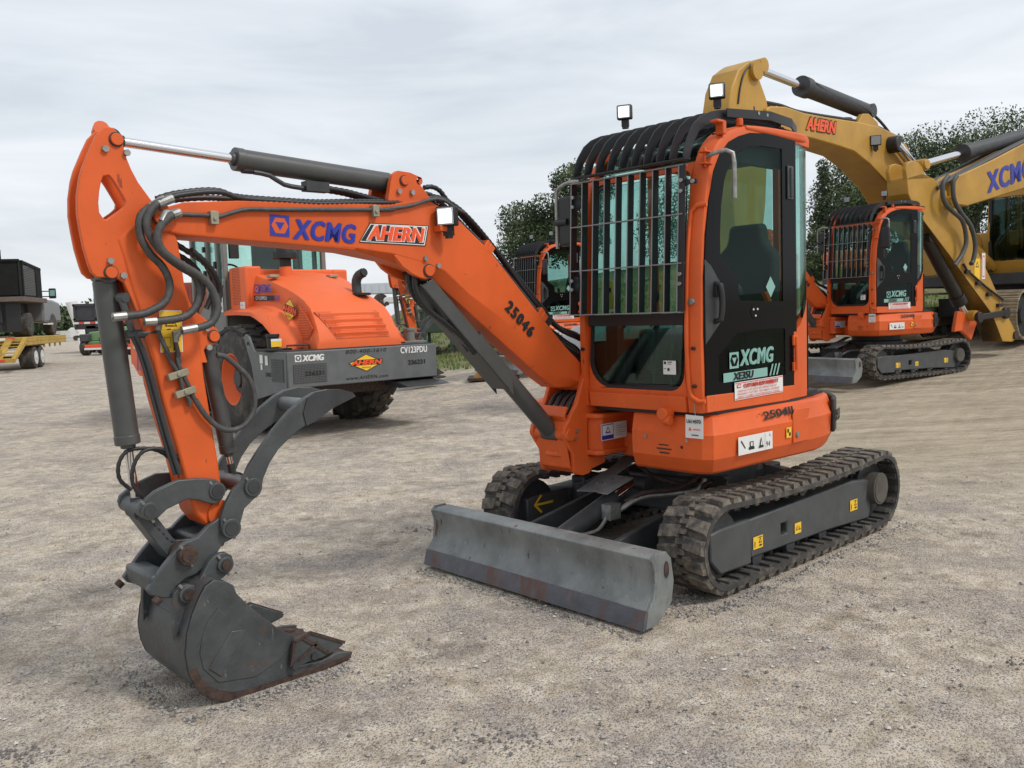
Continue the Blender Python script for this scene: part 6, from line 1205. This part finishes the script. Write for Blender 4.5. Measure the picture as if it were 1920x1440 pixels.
def make_big_b():
    r = thing('crawler_excavator', 'yellow crawler excavator with blue lettering on its boom and a bare hanging arm', 'excavator', group='large yellow excavators')
    big_body(r)
    low = [B_ARM[0]]+[(B_ARM[1][0]-.04, B_ARM[1][1]-.12), (B_ARM[6][0]+.04, B_ARM[6][1]-.10)]+B_ARM[7:]
    ar = obj('arm', MB().prism(low, -.17, .17), YM, r, bevel=.012, ang=25); ear = B_ARM[0:9]
    for y_ in (-.17, .11): obj('arm_ear', MB().prism(ear, y_, y_+.06), YM, ar, bevel=.012)
    bo = obj('boom', MB().prism(B_BOOM, -.22, .22), YM, r, bevel=.02, ang=25)
    obj('arm_underside', MB().sheet(B_ARM[17:24], -.168, .168, -.006), mat('dark_underside', (.09, .055, .025), .7, var=.4, vscale=3, dirt=(.02, .016, .012), dirt_amt=.3), ar)  # thin dark brown sheet with darker mottling laid under the arm
    (a0, a1), (b0, b1), (m0, m1) = B_ARMCYL; hcyl(r, *B_ARMCYL, 0, .12, .055, DARK)
    mb = MB(); mb.cyl((a0, -.20, a1), (a0, .20, a1), .075, 20); mb.cyl((B_LUGTXT[0][0], -.3, B_LUGTXT[0][1]), (B_LUGTXT[0][0], .30, B_LUGTXT[0][1]), .10, 20); obj('arm_pin', mb, YM, ar, bevel=.01)
    hcyl(r, *B_BKT, 0, .10, .05, BK)
    obj('bucket_link', MB().prism(B_LINK, -.03, .03), OR, ar, bevel=.01)
    c = Vector((sum(p[0] for p in B_LINK)/len(B_LINK), 0, sum(p[1] for p in B_LINK)/len(B_LINK)))
    (p0, p1), (q0, q1) = B_LINK2; mb = MB()
    for s in (.20,): mb.beam((p0, s, p1), (q0, s, q1), .05, .10); mb.cyl((p0, s-.03, p1), (p0, s+.03, p1), .09, 16); mb.cyl((q0, s-.03, q1), (q0, s+.03, q1), .10, 16)
    obj('side_link', mb, BK, ar, bevel=.01)
    e = B_ARM[16]; mb = MB(); mb.cyl((e[0]+.05, -.2, e[1]+.07), (e[0]+.05, .2, e[1]+.07), .07, 18); obj('arm_end_boss', mb, RUSTB, ar)
    hose3(r, B_HOSE1, .30, .035, HOSEG); hose3(r, B_HOSE2, .32, .035, HOSEG)
    for dv in (.18, .1, -.15): hose3(bo, B_HOSE3, dv, .03, HOSEG)
    p = B_HOSE2[-1]; e = B_ARM[14]
    mb = MB(); mb.tube([(p[0], .2, p[1]), (p[0]-.1, .2, p[1]-.1), ((p[0]+e[0])/2-.02, .2, (p[1]+e[1])/2), (e[0]+.1, .2, e[1]+.15)], .02, 8, False); obj('steel_pipe', mb, BK, ar)
    mb = MB()
    for t in (.1, .35, .6, .85): mb.box((p[0]+(e[0]-p[0])*t, .19, p[1]-.05+(e[1]-p[1])*t), (.12, .05, .06))
    obj('pipe_clamp', mb, BK, ar)
    (x0, z0), (x1, z1) = B_TEXT[0], B_TEXT[1]; xd = Vector((x1-x0, 0, z1-z0)); hh = (Vector(B_TEXT[3])-Vector(B_TEXT[0])).length*.9
    text('XCMG', (x0, .22, z0), xd, (0, 0, 1), BLUE, bo, w=xd.length*1.12, h=hh, bold=.02, shear=.15, fat=.1, spacing=1.12, lift=.008)
    s = B_STK; decal((s[0][0]+.08, .17, s[0][1]-.32), (-1, 0, 0), (.5, 0, 1), [(YEL, rect(0, 0, .16, .34)), (INK, [(.03, .2), (.13, .2), (.08, .3)]), (YEL, [(.05, .215), (.11, .215), (.08, .27)])], ar, 'warning_label', lift=.004)
    decal((s[1][0]-.04, .17, s[1][1]-.28), (-1, 0, 0), (.5, 0, 1), [(WHITE, rect(.03, 0, .13, .42)), (RED, rect(.05, .03, .11, .38)), (WHITE, rect(.06, .05, .10, .36))], ar, 'sticker', lift=.004)
    return r
ba = pose(make_big_a(), 9.6, 17.6, .8259, .75); bb = pose(make_big_b(), 12.0, 17.3, 1.0, .75)
# ------------------------------------------------------------------ trees
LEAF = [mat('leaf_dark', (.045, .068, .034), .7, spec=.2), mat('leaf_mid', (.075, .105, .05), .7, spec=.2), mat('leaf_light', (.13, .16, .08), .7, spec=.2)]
BARK = mat('bark', (.09, .075, .06), .9, var=.3, bump=.3, bscale=20)
def crown(mb, blobs, n, s, rnd, stretch=1):
    tot = sum(b[3]**2 for b in blobs)
    for (bx_, by, bz, br) in blobs:
        for k in range(int(n*br*br/tot)):
            d = Vector((rnd.gauss(0, 1), rnd.gauss(0, 1), rnd.gauss(0, 1))).normalized(); rr = br*(.45+.62*rnd.random()**.55)
            if MN.noise((d*1.9+Vector((bx_, by, bz)))) < -.26: continue
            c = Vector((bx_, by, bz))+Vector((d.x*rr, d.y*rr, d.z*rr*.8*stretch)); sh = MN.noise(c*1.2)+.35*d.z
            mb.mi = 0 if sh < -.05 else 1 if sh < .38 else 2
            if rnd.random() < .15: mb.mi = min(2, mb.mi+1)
            q = s*(.6+.9*rnd.random()); a = Vector((rnd.gauss(0, 1), rnd.gauss(0, 1), rnd.gauss(0, 1))).normalized(); b = a.orthogonal().normalized(); b = (b*cos(k)+a.cross(b)*sin(k)).normalized()
            mb._f(mb.ring([c-a*q, c-b*q*.55, c+a*q, c+b*q*.55]))
def tree(name, label, x, y, h, w, seed, n=9000, leaf=.10, kind='oak', base=.25, z=None):
    rnd = random.Random(seed); t = thing(name, label, 'tree', (x, y, gh(x, y) if z is None else z), 0, 'trees behind the parked machines'); blobs = []; tr = MB()
    if kind == 'oak':
        for i in range(22):
            a = rnd.random()*2*pi; q = w*.5*(rnd.random()**.5)*.8; zz = h*(base+.0+(.84-base)*rnd.random()); k = 1-abs(zz/h-.55)*.9
            blobs.append((q*cos(a)*k, q*sin(a)*k, zz, w*(.15+.12*rnd.random())))
        tr.cyl((0, 0, -.3), (0, 0, h*base), w*.035, 10, r2=w*.025)
        for b in blobs[:9]: tr.cyl((0, 0, h*base*.9), (b[0]*.85, b[1]*.85, b[2]), w*.016, 6, r2=w*.005)
    elif kind == 'cone':
        for i in range(16):
            f = i/15; a = rnd.random()*2*pi; rr = w*.5*(1-f)**.8; blobs.append((rr*.4*cos(a), rr*.4*sin(a), h*(.08+.87*f), max(.16*w, rr*.75)))
        tr.cyl((0, 0, -.3), (0, 0, h*.92), w*.06, 8, r2=.02)
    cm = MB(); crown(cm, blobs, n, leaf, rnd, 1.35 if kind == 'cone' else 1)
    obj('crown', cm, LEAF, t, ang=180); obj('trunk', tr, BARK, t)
    return t
K = 'oak'
TR = [('oak_tree', 'tallest dark oak above the lettered yellow boom', 22.2, 42, 5.9, 9.0, 1, 30000), ('oak_tree', 'broad dark oak behind the yellow arm cylinder, left of the tallest one', 18.4, 41, 5.4, 7.5, 2, 28000),
      ('oak_tree', 'low rounded oak behind the cab roof of the right mini excavator', 14.9, 36, 4.0, 4.4, 3, 18000), ('oak_tree', 'oak at the far right edge behind the yellow boom', 27.5, 43, 4.8, 9, 4, 22000),
      ('oak_tree', 'light green oak just left of the front cab, above the hidden mini excavator', 1.25, 41, 4.2, 3.9, 6, 15000), ('oak_tree', 'taller dark oak half hidden behind the left edge of the front cab', 3.5, 40, 6.1, 3.4, 7, 14000),
      ('oak_tree', 'shadowed oak behind the front cab, seen through its glass', 8.8, 42, 4.0, 6, 8, 10000), ('oak_tree', 'low dark bush behind the yellow excavator cab', 20.5, 34, 3.0, 5, 9, 12000)]
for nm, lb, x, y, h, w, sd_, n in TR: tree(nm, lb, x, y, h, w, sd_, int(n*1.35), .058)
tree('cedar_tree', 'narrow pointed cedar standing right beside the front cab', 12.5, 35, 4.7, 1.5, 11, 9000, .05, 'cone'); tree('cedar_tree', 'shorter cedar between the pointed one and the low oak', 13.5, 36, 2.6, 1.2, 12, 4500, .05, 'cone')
# grass on the bank
mb = MB(); rnd = random.Random(5); GRS = [mat('grass_green', (.10, .17, .04), .8, spec=.2), mat('grass_dry', (.26, .23, .12), .8, spec=.2)]
for k in range(26000):
    y = 20.5+18*rnd.random()**1.3; x = -7+22*rnd.random()
    if MN.noise((x*.35, y*.35, 4)) < -.05 and rnd.random() < .8: continue
    z = gh(x, y)-.02; hh = .05+.10*rnd.random(); a = rnd.random()*pi; w_ = .03; mb.mi = 0 if MN.noise((x*.3, y*.3, 6)) > -.1 else 1
    if rnd.random() < .2: mb.mi = 1-mb.mi
    mb._f(mb.ring([(x-w_*cos(a), y-w_*sin(a), z), (x+w_*cos(a), y+w_*sin(a), z), (x+.04*(rnd.random()-.5), y, z+hh)]))
tag(obj('grass', mb, GRS, ang=180), kind='stuff')
# ------------------------------------------------------------------ things at the back
STEELW = mat('white_trailer_skin', (.55, .60, .64), .4, var=.06); GCON = mat('dark_green_container', (.035, .06, .04), .6, var=.2, dirt=(.08, .08, .06), dirt_amt=.1)
def px_box(mb, x0, y0, x1, y1, D, dep):
    a, b = far(x0, y1, D), far(x1, y0, D); mb.bx(a.x, b.x, D, D+dep, a.z, b.z); return mb
t = thing('semi_trailer', 'long pale grey box trailer on the bank beyond the compactor', 'trailer', (-10, 60, 2.2))
a, b = far(560, 572, 60), far(745, 529, 60)
def local(mbx, t): 
    for v in mbx.bm.verts: v.co -= t.location
    return mbx
mb = MB(); mb.bx(a.x, b.x, 60, 62.5, a.z+.6, b.z)
obj('trailer_box', local(mb, t), STEELW, t, bevel=.04)
mb = MB()
for k in range(14): xx = a.x+(b.x-a.x)*(k+.5)/14; mb.bx(xx-.02, xx+.02, 59.97, 60, a.z+.7, b.z-.1)
obj('trailer_rib', local(mb, t), STEELW, t)
mb = MB()
for k in range(3): mb.cyl((b.x-1.2-1.1*k, 60, a.z+.1), (b.x-1.2-1.1*k, 60.3, a.z+.1), .5, 18)
obj('wheel', local(mb, t), TYRE, t)
t = thing('parked_truck', 'small white truck nose peeking out beside the grey box trailer', 'truck', (-6.9, 52, 2.2))
a = far(735, 572, 52); mb = MB(); mb.prism([(a.x-.5, a.z+.1), (a.x-.5, a.z+.4), (a.x-.2, a.z+.55), (a.x+.1, a.z+.55), (a.x+.2, a.z+.4), (a.x+.4, a.z+.35), (a.x+.42, a.z+.1)], 52, 53); obj('truck_body', local(mb, t), WHITE, t, bevel=.08); mb = MB(); mb.cyl((a.x-.3, 51.95, a.z+.1), (a.x-.3, 52.2, a.z+.1), .12, 16); mb.cyl((a.x+.22, 51.95, a.z+.1), (a.x+.22, 52.2, a.z+.1), .12, 16); obj('wheel', local(mb, t), TYRE, t)
# green container
z0 = gh(-1, 29); t = thing('green_container', 'dark green steel container on legs standing on the grass behind the boom', 'container', (-1, 29, z0))
mb = MB(); mb.bx(-1.9, 1.2, -.8, .8, .55, 1.25); mb.bx(-1.2, .9, -.6, .6, 1.3, 1.9); obj('container_body', mb, GCON, t, bevel=.03)
mb = MB(); mb.bx(-1.95, 1.25, -.84, .84, 1.22, 1.32)
for x in (-1.75, -.9, 0, 1.0): mb.bx(x-.04, x+.04, -.83, -.78, .55, 1.22); mb.bx(x-.05, x+.05, -.8, -.7, .0, .6); mb.bx(x-.05, x+.05, .7, .8, .0, .6)
obj('container_rib', mb, GCON, t); mb = MB()
for x in (-1.75, 1.0): mb.bx(x-.3, x+.3, -.9, .9, -.02, .06)
obj('skid', mb, DARK, t)
# rusty blade plate
t = thing('rusty_bucket', 'worn yellow and rusty bucket lying on the dirt left of the hidden mini excavator', 'bucket', (-.45, 17.5, gh(-.45, 17.5)))
mb = MB(); mb.prism([(-.35, .0), (-.05, .42), (.0, .44), (.5, .10), (.5, .02)], -.4, .4); obj('bucket_shell', mb, mat('rusty_yellow', (.35, .2, .06), .7, var=.3, dirt=(.12, .06, .03), dirt_amt=.2), t, bevel=.01); mb = MB(); mb.bx(-.42, .6, -.42, .42, -.0, .05); obj('cutting_lip', mb, RUSTB, t)
# red container
a, b = far(300, 602, 45), far(371, 529, 45); t = thing('shipping_container', 'rust red shipping container behind the compactor cab', 'container', ((a.x+b.x)/2, 46.2, 0)); REDC = mat('red_container_paint', (.28, .06, .04), .6, var=.15)
mb = MB(); mb.bx(a.x, b.x, 45, 47.4, .0, b.z); obj('container_body', local(mb, t), REDC, t, bevel=.03); mb = MB()
for k in range(12): xx = a.x+(b.x-a.x)*(k+.5)/12; mb.bx(xx-.03, xx+.03, 44.96, 45, .15, b.z-.15)
obj('container_rib', local(mb, t), REDC, t)
# dump truck and telehandlers (far left)
TG_ = mat('pale_green_paint', (.16, .30, .13), .5, var=.1); DT = mat('dark_dump_body', (.045, .045, .05), .6, var=.2)
a, b, c_ = far(139, 612, 52), far(262, 566, 52), far(150, 659, 52)
t = thing('dump_truck', 'black dump truck with red and white tape across its tailgate, seen from behind', 'dump truck', ((a.x+b.x)/2, 53, 0))
mb = MB(); mb.bx(a.x, b.x, 52, 57, a.z-.2, b.z); obj('dump_body', local(mb, t), DT, t, bevel=.04)
mb = MB()
for k in range(4): xx = a.x+.1+(b.x-a.x-.2)*k/3; mb.bx(xx-.06, xx+.06, 51.92, 52, a.z-.1, b.z-.05)
mb.bx(a.x, b.x, 51.92, 52, b.z-.14, b.z); mb.bx(a.x, b.x, 51.92, 52, a.z+.35, a.z+.45); obj('tailgate_rib', local(mb, t), DT, t)
mb = MB(); n_ = 12
for k in range(n_): mb.mi = k % 2; mb.bx(a.x+(b.x-a.x)*k/n_, a.x+(b.x-a.x)*(k+1)/n_, 51.9, 51.915, a.z+.12, a.z+.24)
obj('reflective_tape', local(mb, t), [WHITE, RED], t)
mb = MB()
for xx in (a.x+.4, a.x+1.0, b.x-1.0, b.x-.4): mb.cyl((xx-.14, 53.2, .5), (xx+.14, 53.2, .5), .5, 20)
obj('wheel', local(mb, t), TYRE, t); mb = MB(); mb.bx(a.x+.7, b.x-.7, 52, 56, .5, a.z); mb.bx(a.x+.1, b.x-.1, 51.9, 52.1, .9, 1.05); obj('chassis', local(mb, t), DARK, t)
mb = MB(); mb.bx(a.x+1.2, b.x, 53, 55, b.z, b.z+.35); mb.tube([(a.x+1.2, 52.2, b.z), (a.x+1.2, 52.2, b.z+.55), (a.x+1.9, 52.2, b.z+.6)], .03, 6, False); obj('body_rack', local(mb, t), DARK, t)
t = thing('white_tank', 'white tapered chute leaning beside the black dump truck', 'tank', (a.x-.3, 60, 0)); mb = MB(); q = far(139, 600, 60); mb.cyl((q.x+.2, 60, 1.2), (q.x-.1, 60, 3.25), .12, 16, r2=.38); mb.cyl((q.x+.25, 60, 0), (q.x+.2, 60, 1.5), .06, 8); obj('chute_shell', local(mb, t), WHITE, t)
for px0, D, lb in ((150, 47, 'pale green telehandler parked in front of the black dump truck, left one'), (231, 46, 'pale green telehandler mostly hidden behind the front excavator arm')):
    a = far(px0, 640, D); t = thing('telehandler', lb, 'telehandler', (a.x+.9, D+1, 0), 0, 'green telehandlers')
    mb = MB(); mb.bx(-1.0, .9, -.6, 1.5, .55, .75); mb.prism([(-.75, .75), (-.7, 1.25), (.1, 1.3), (.9, .95), (.9, .75)], -.4, 1.2); mb.bx(.35, .8, -.7, 1.5, .8, 1.5); obj('body', mb, TG_, t, bevel=.05)
    mb = MB(); mb.bx(-.98, -.55, -.9, -.3, .75, 1.15); obj('fender', mb, GREY, t, bevel=.04)
    mb = MB(); mb.bx(-.7, .2, -.95, -.8, .42, .58); obj('rear_bumper', mb, REDOR, t, bevel=.02); mb = MB(); mb.bx(-.72, .22, -.96, -.8, .3, .41); obj('licence_plate', mb, WHITE, t)
    for x in (-.85, .85):
        mb = MB(); mb.cyl((x-.17, -.5, .42), (x+.17, -.5, .42), .42, 22); mb.cyl((x-.17, 1.4, .42), (x+.17, 1.4, .42), .42, 22); obj('wheel', mb, TYRE, t, bevel=.04)
    mb = MB(); mb.tube([(.3, -.8, 1.2), (.1, -.95, .9), (.25, -.9, .3)], .03, 6, False); mb.bx(.5, .65, -.9, -.8, .1, 1.3); obj('support_strut', mb, DARK, t)
# white stacks and hut by the trees
a = far(89, 628, 95); mb = MB()
for k in range(3): mb.bx(a.x+.1*k, a.x+1.45*1.0+(0 if k else .1), 95, 97, .0+.42*k, .34+.42*k)
t = tag(obj('pallet_stack', mb, mat('pale_slab', (.45, .45, .43), .8)), 'stack of white slabs far away at the left edge of the tree line', 'stack')
a = far(118, 628, 100); t = thing('parked_van', 'low white van far away beside the stacked white slabs', 'van', (a.x+1, 100, 0)); mb = MB(); mb.prism([(-1, .3), (-1, .9), (-.3, 1.0), (.3, 1.5), (1.2, 1.5), (1.2, .3)], -.8, .8); obj('van_body', mb, WHITE, t, bevel=.08); mb = MB(); mb.cyl((-.6, -.82, .3), (-.6, -.7, .3), .28, 14); mb.cyl((.8, -.82, .3), (.8, -.7, .3), .28, 14); obj('wheel', mb, TYRE, t)
# far wooded slope with a roofed house on top
mb = MB(); rnd = random.Random(8)
for k in range(80):
    q = far(-40+rnd.random()*240, 620, 150); r_ = 1.6+rnd.random()*1.4
    crown(mb, [(q.x, 150+rnd.random()*16, r_*.5+rnd.random()*2.0, r_*1.2)], 420, .34, rnd)
tag(obj('distant_woods', mb, LEAF, ang=180), kind='stuff')
a = far(108, 592, 172); b = far(143, 578, 172); ROOF = mat('terracotta_roof', (.42, .16, .09), .8, var=.1); t = thing('roofed_house', 'small house with red tiled roof on the wooded rise at far left', 'house', ((a.x+b.x)/2, 174, 0)); w_ = (b.x-a.x)/2
mb = MB(); mb.bx(-w_, w_, -3, 3, 0, a.z-.1); obj('wall', mb, mat('house_wall', (.5, .42, .34), .8), t); mb = MB(); mb.loft([[(-w_-.3, -3.4, a.z-.15), (w_+.3, -3.4, a.z-.15), (w_+.3, 3.4, a.z-.15), (-w_-.3, 3.4, a.z-.15)], [(-w_+1, -.2, a.z+1.3), (w_-1, -.2, a.z+1.3), (w_-1, .2, a.z+1.3), (-w_+1, .2, a.z+1.3)]]); obj('roof', mb, ROOF, t)
# equipment trailer with a work truck on it (left edge); x right, y away from the camera
YT = mat('yellow_trailer_paint', (.42, .27, .05), .6, var=.2, dirt=(.16, .08, .04), dirt_amt=.25, dscale=3); WHL = mat('white_wheel', (.6, .6, .58), .5)
t = thing('equipment_trailer', 'rusty yellow equipment trailer carrying a dark work truck at the left edge', 'trailer', (-18.3, 33, 0), .26)
mb = MB(); mb.bx(-2.5, .15, -.2, 6.2, 1.05, 1.24); mb.bx(.02, .15, -.2, 6.2, .92, 1.05)
for k in range(4): mb.bx(.04, .10, 2.6+.9*k, 2.7+.9*k, .78, .92)
obj('deck', mb, YT, t, bevel=.02)
mb = MB(); mb.prism([(-.2, 1.22), (-1.9, .50), (-1.9, .36), (-.2, 1.0)], .02, .15, ax='x'); mb.prism([(-.2, 1.22), (-1.9, .50), (-1.9, .36), (-.2, 1.0)], -2.5, -2.37, ax='x'); mb.bx(-2.5, .15, -1.95, -1.8, .36, .52)
mb.bx(-1.6, -.3, -1.75, -1.65, .7, .86); mb.prism([(-.2, 1.20), (-1.8, .5), (-1.8, .46), (-.2, 1.12)], -.55, -.30, ax='x'); mb.prism([(-.2, 1.20), (-1.8, .5), (-1.8, .46), (-.2, 1.12)], -1.9, -1.6, ax='x')
for k in range(6): mb.bx(-2.3, .0, -.3-.25*k, -.25-.25*k, 1.1-.106*k, 1.14-.106*k)
obj('ramp_frame', mb, YT, t, bevel=.01)
mb = MB(); mb.bx(-2.3, -.55, -.24, -.21, 1.12, 1.22); obj('reflective_tape', mb, WHITE, t); mb = MB(); mb.bx(-.55, -.25, -.24, -.21, 1.12, 1.22); mb.bx(-1.0, -.75, -1.97, -1.952, .4, .48); mb.bx(-.4, -.15, -1.97, -1.952, .4, .48); obj('tail_light', mb, RED, t)
for y in (1.15, 2.1):
    wh = thing('axle_wheel', '', ''); [wh.__delitem__(k) for k in list(wh.keys())]; wh.parent = t
    obj('tyre', MB().cyl((-.42, y, .43), (.10, y, .43), .43, 26), TYRE, wh, bevel=.05); obj('rim', MB().cyl((.08, y, .43), (.12, y, .43), .26, 22).cyl((.11, y, .43), (.15, y, .43), .08, 12), WHL, wh)
    wh = thing('axle_wheel', '', ''); [wh.__delitem__(k) for k in list(wh.keys())]; wh.parent = t; obj('tyre', MB().cyl((-2.45, y, .43), (-1.95, y, .43), .43, 26), TYRE, wh, bevel=.05)
obj('axle', MB().bx(-2.3, 0, 1.05, 2.2, .40, .50).bx(-1.6, -.7, -.2, 6, .8, 1.05), DARK, t)
t = thing('work_truck', 'dark flatbed work truck with a dump box, loaded on the yellow trailer', 'truck', (-18.3, 33, 1.24), .26)
BXM = mat('weathered_dark_box', (.012, .012, .012), .8, var=.3, vscale=3, spec=.2)
mb = MB(); mb.bx(-2.5, -2.44, 0, 3, 1.54, 2.85); mb.bx(-2.5, .0, 0, .06, 1.54, 2.85); mb.bx(-2.5, 0, 0, 3, 1.54, 1.60); mb.bx(-2.5, .04, -.05, .12, 2.82, 2.92); mb.bx(-.05, 0, 0, .5, 1.54, 2.85); obj('dump_box', mb, BXM, t, bevel=.01)
mb = MB(); mb.bx(-.08, .04, .4, .55, 1.5, 2.9); mb.bx(-.1, .04, 2.3, 3.1, 1.5, 2.72); mb.prism([(.4, 2.90), (3.1, 2.74), (3.1, 2.64), (.4, 2.80)], -.08, .05, ax='x'); mb.bx(-2.5, 0, 2.95, 3.05, 1.5, 2.75); obj('stake_frame', mb, BXM, t)
mb = MB()
for k in range(-9, 15):
    for s_ in (1, -1):
        y0, y1 = .55+.125*k, .55+.125*k+1.1; z0, z1 = (1.6, 2.75) if s_ > 0 else (2.75, 1.6)
        ta = max(0, (.55-y0)/(y1-y0)); tb = min(1, (2.3-y0)/(y1-y0))
        if tb > ta: mb.beam((0, y0+(y1-y0)*ta, z0+(z1-z0)*ta), (0, y0+(y1-y0)*tb, z0+(z1-z0)*tb), .018, .02)
obj('guard_mesh', mb, mat('mesh_steel', (.11, .11, .11), .7), t)
obj('flatbed', MB().bx(-2.6, .16, -.1, 3.3, 1.34, 1.52), mat('weathered_flatbed', (.12, .09, .075), .8, var=.2), t, bevel=.01)
mb = MB(); mb.bx(-1.8, -.7, .2, 5, .55, 1.0); mb.bx(-2.45, -.6, .25, 3.3, .25, 1.34); mb.bx(-.75, -.1, .25, .28, .2, 1.3); obj('chassis', mb, BLK, t)  # includes a wide black block filling the space below the bed
mb = MB(); mb.cyl((-.55, 1.0, .46), (.06, 1.0, .46), .46, 26); mb.cyl((-2.5, 1.0, .46), (-1.9, 1.0, .46), .46, 26); mb.cyl((-.3, 4.7, .46), (.05, 4.7, .46), .46, 26); obj('wheel', mb, TYRE, t, bevel=.05)
mb = MB(); mb.prism([(3.35, .55), (3.35, 1.5), (5.2, 1.5), (6.2, 1.4), (6.3, .55)], -2.1, .0, ax='x'); mb.prism([(3.4, 1.4), (3.5, 2.3), (3.7, 2.45), (4.5, 2.45), (5.1, 1.4)], -1.9, -.45, ax='x'); obj('cab_body', mb, mat('silver_truck_paint', (.16, .16, .17), .35), t, bevel=.10, seg=3)
obj('running_board', MB().bx(-.05, .12, 3.3, 4.2, .45, .52), WHL, t)
obj('tail_light', MB().bx(-1.9, -1.6, .2, .24, .95, 1.1), RED, t)
mo = obj('mirror', MB().bx(-.03, .25, 4.45, 4.55, 1.55, 1.98), BLK, t, bevel=.04); obj('mirror_glass', MB().bx(.02, .21, 4.435, 4.449, 1.66, 1.90), TEAL, mo); obj('mirror_arm', MB().bx(-.5, -.02, 4.48, 4.52, 1.62, 1.66).bx(-.5, -.02, 4.48, 4.52, 1.84, 1.88), BLK, mo)
obj('antenna_post', MB().bx(-.72, -.66, .4, .46, 2.8, 3.3), BXM, t)
# pale machine beyond the yellow excavator cab and the orange block between the cabs
t = thing('machine_hood', 'pale grey rounded hood of another machine with an orange rail behind the yellow cab at the right edge', 'tank', (16.5, 25, gh(16.5, 25)))
mb = MB(); mb.cyl((-.9, 0, 1.9), (3.5, 0, 1.9), .95, 32); mb.cyl((-1.2, 0, 1.9), (-.9, 0, 1.9), .6, 32, r2=.95); obj('hood_shell', mb, SILV, t, ang=50); mb = MB(); mb.bx(-1.1, 3.4, -.1, .1, 2.84, 2.92); obj('rail', mb, OR, t); mb = MB(); mb.bx(-.8, 3, -.5, .5, 0, 1.1); obj('stand', mb, DARK, t)
t = thing('site_dumper', 'orange machine block just right of the front cab, beside the right mini excavator', 'machine', (8.15, 20.6, gh(8.15, 20.6)))
mb = MB(); mb.bx(-.6, .3, -.6, .6, 1.3, 1.75); obj('body', mb, OR, t, bevel=.06); mb = MB(); mb.bx(-.6, .3, -.58, .58, .4, 1.3); mb.tube([(.1, 0, 1.75), (.1, 0, 2.3), (.25, 0, 2.45)], .07, 12, False); obj('chassis', mb, BLK, t); mb = MB(); mb.cyl((-.6, -.75, .4), (-.6, .75, .4), .4, 20); mb.cyl((.3, -.75, .4), (.3, .75, .4), .4, 20); obj('wheel', mb, TYRE, t)
# small litter and clods near the bucket
for (u, v, s, lb, cat, m_) in ((-1.62, 4.45, .05, 'dark clod of earth lying left of the bucket', 'clod', RUSTB), (-.15, 5.05, .045, 'brown clod lying between the bucket and the blade', 'clod', RUSTB)):
    mb = MB(); rn = random.Random(int(s*1e4)+int(v*10))
    for k in range(14): mb.sph((u+rn.gauss(0, s*.9), v+rn.gauss(0, s*.6), .004+rn.random()*.008), s*(.18+.2*rn.random()), (1, 1, .5), 7, 5)
    tag(obj('earth_clod', mb, m_), lb, cat)
mb = MB(); mb.box((.865, 3.62, .004), (.022, .008, .003), Matrix.Rotation(.3, 3, 'Z')); tag(obj('paper_scrap', mb, WHITE), 'tiny white scrap lying on the gravel in front of the blade at lower right', 'scrap')
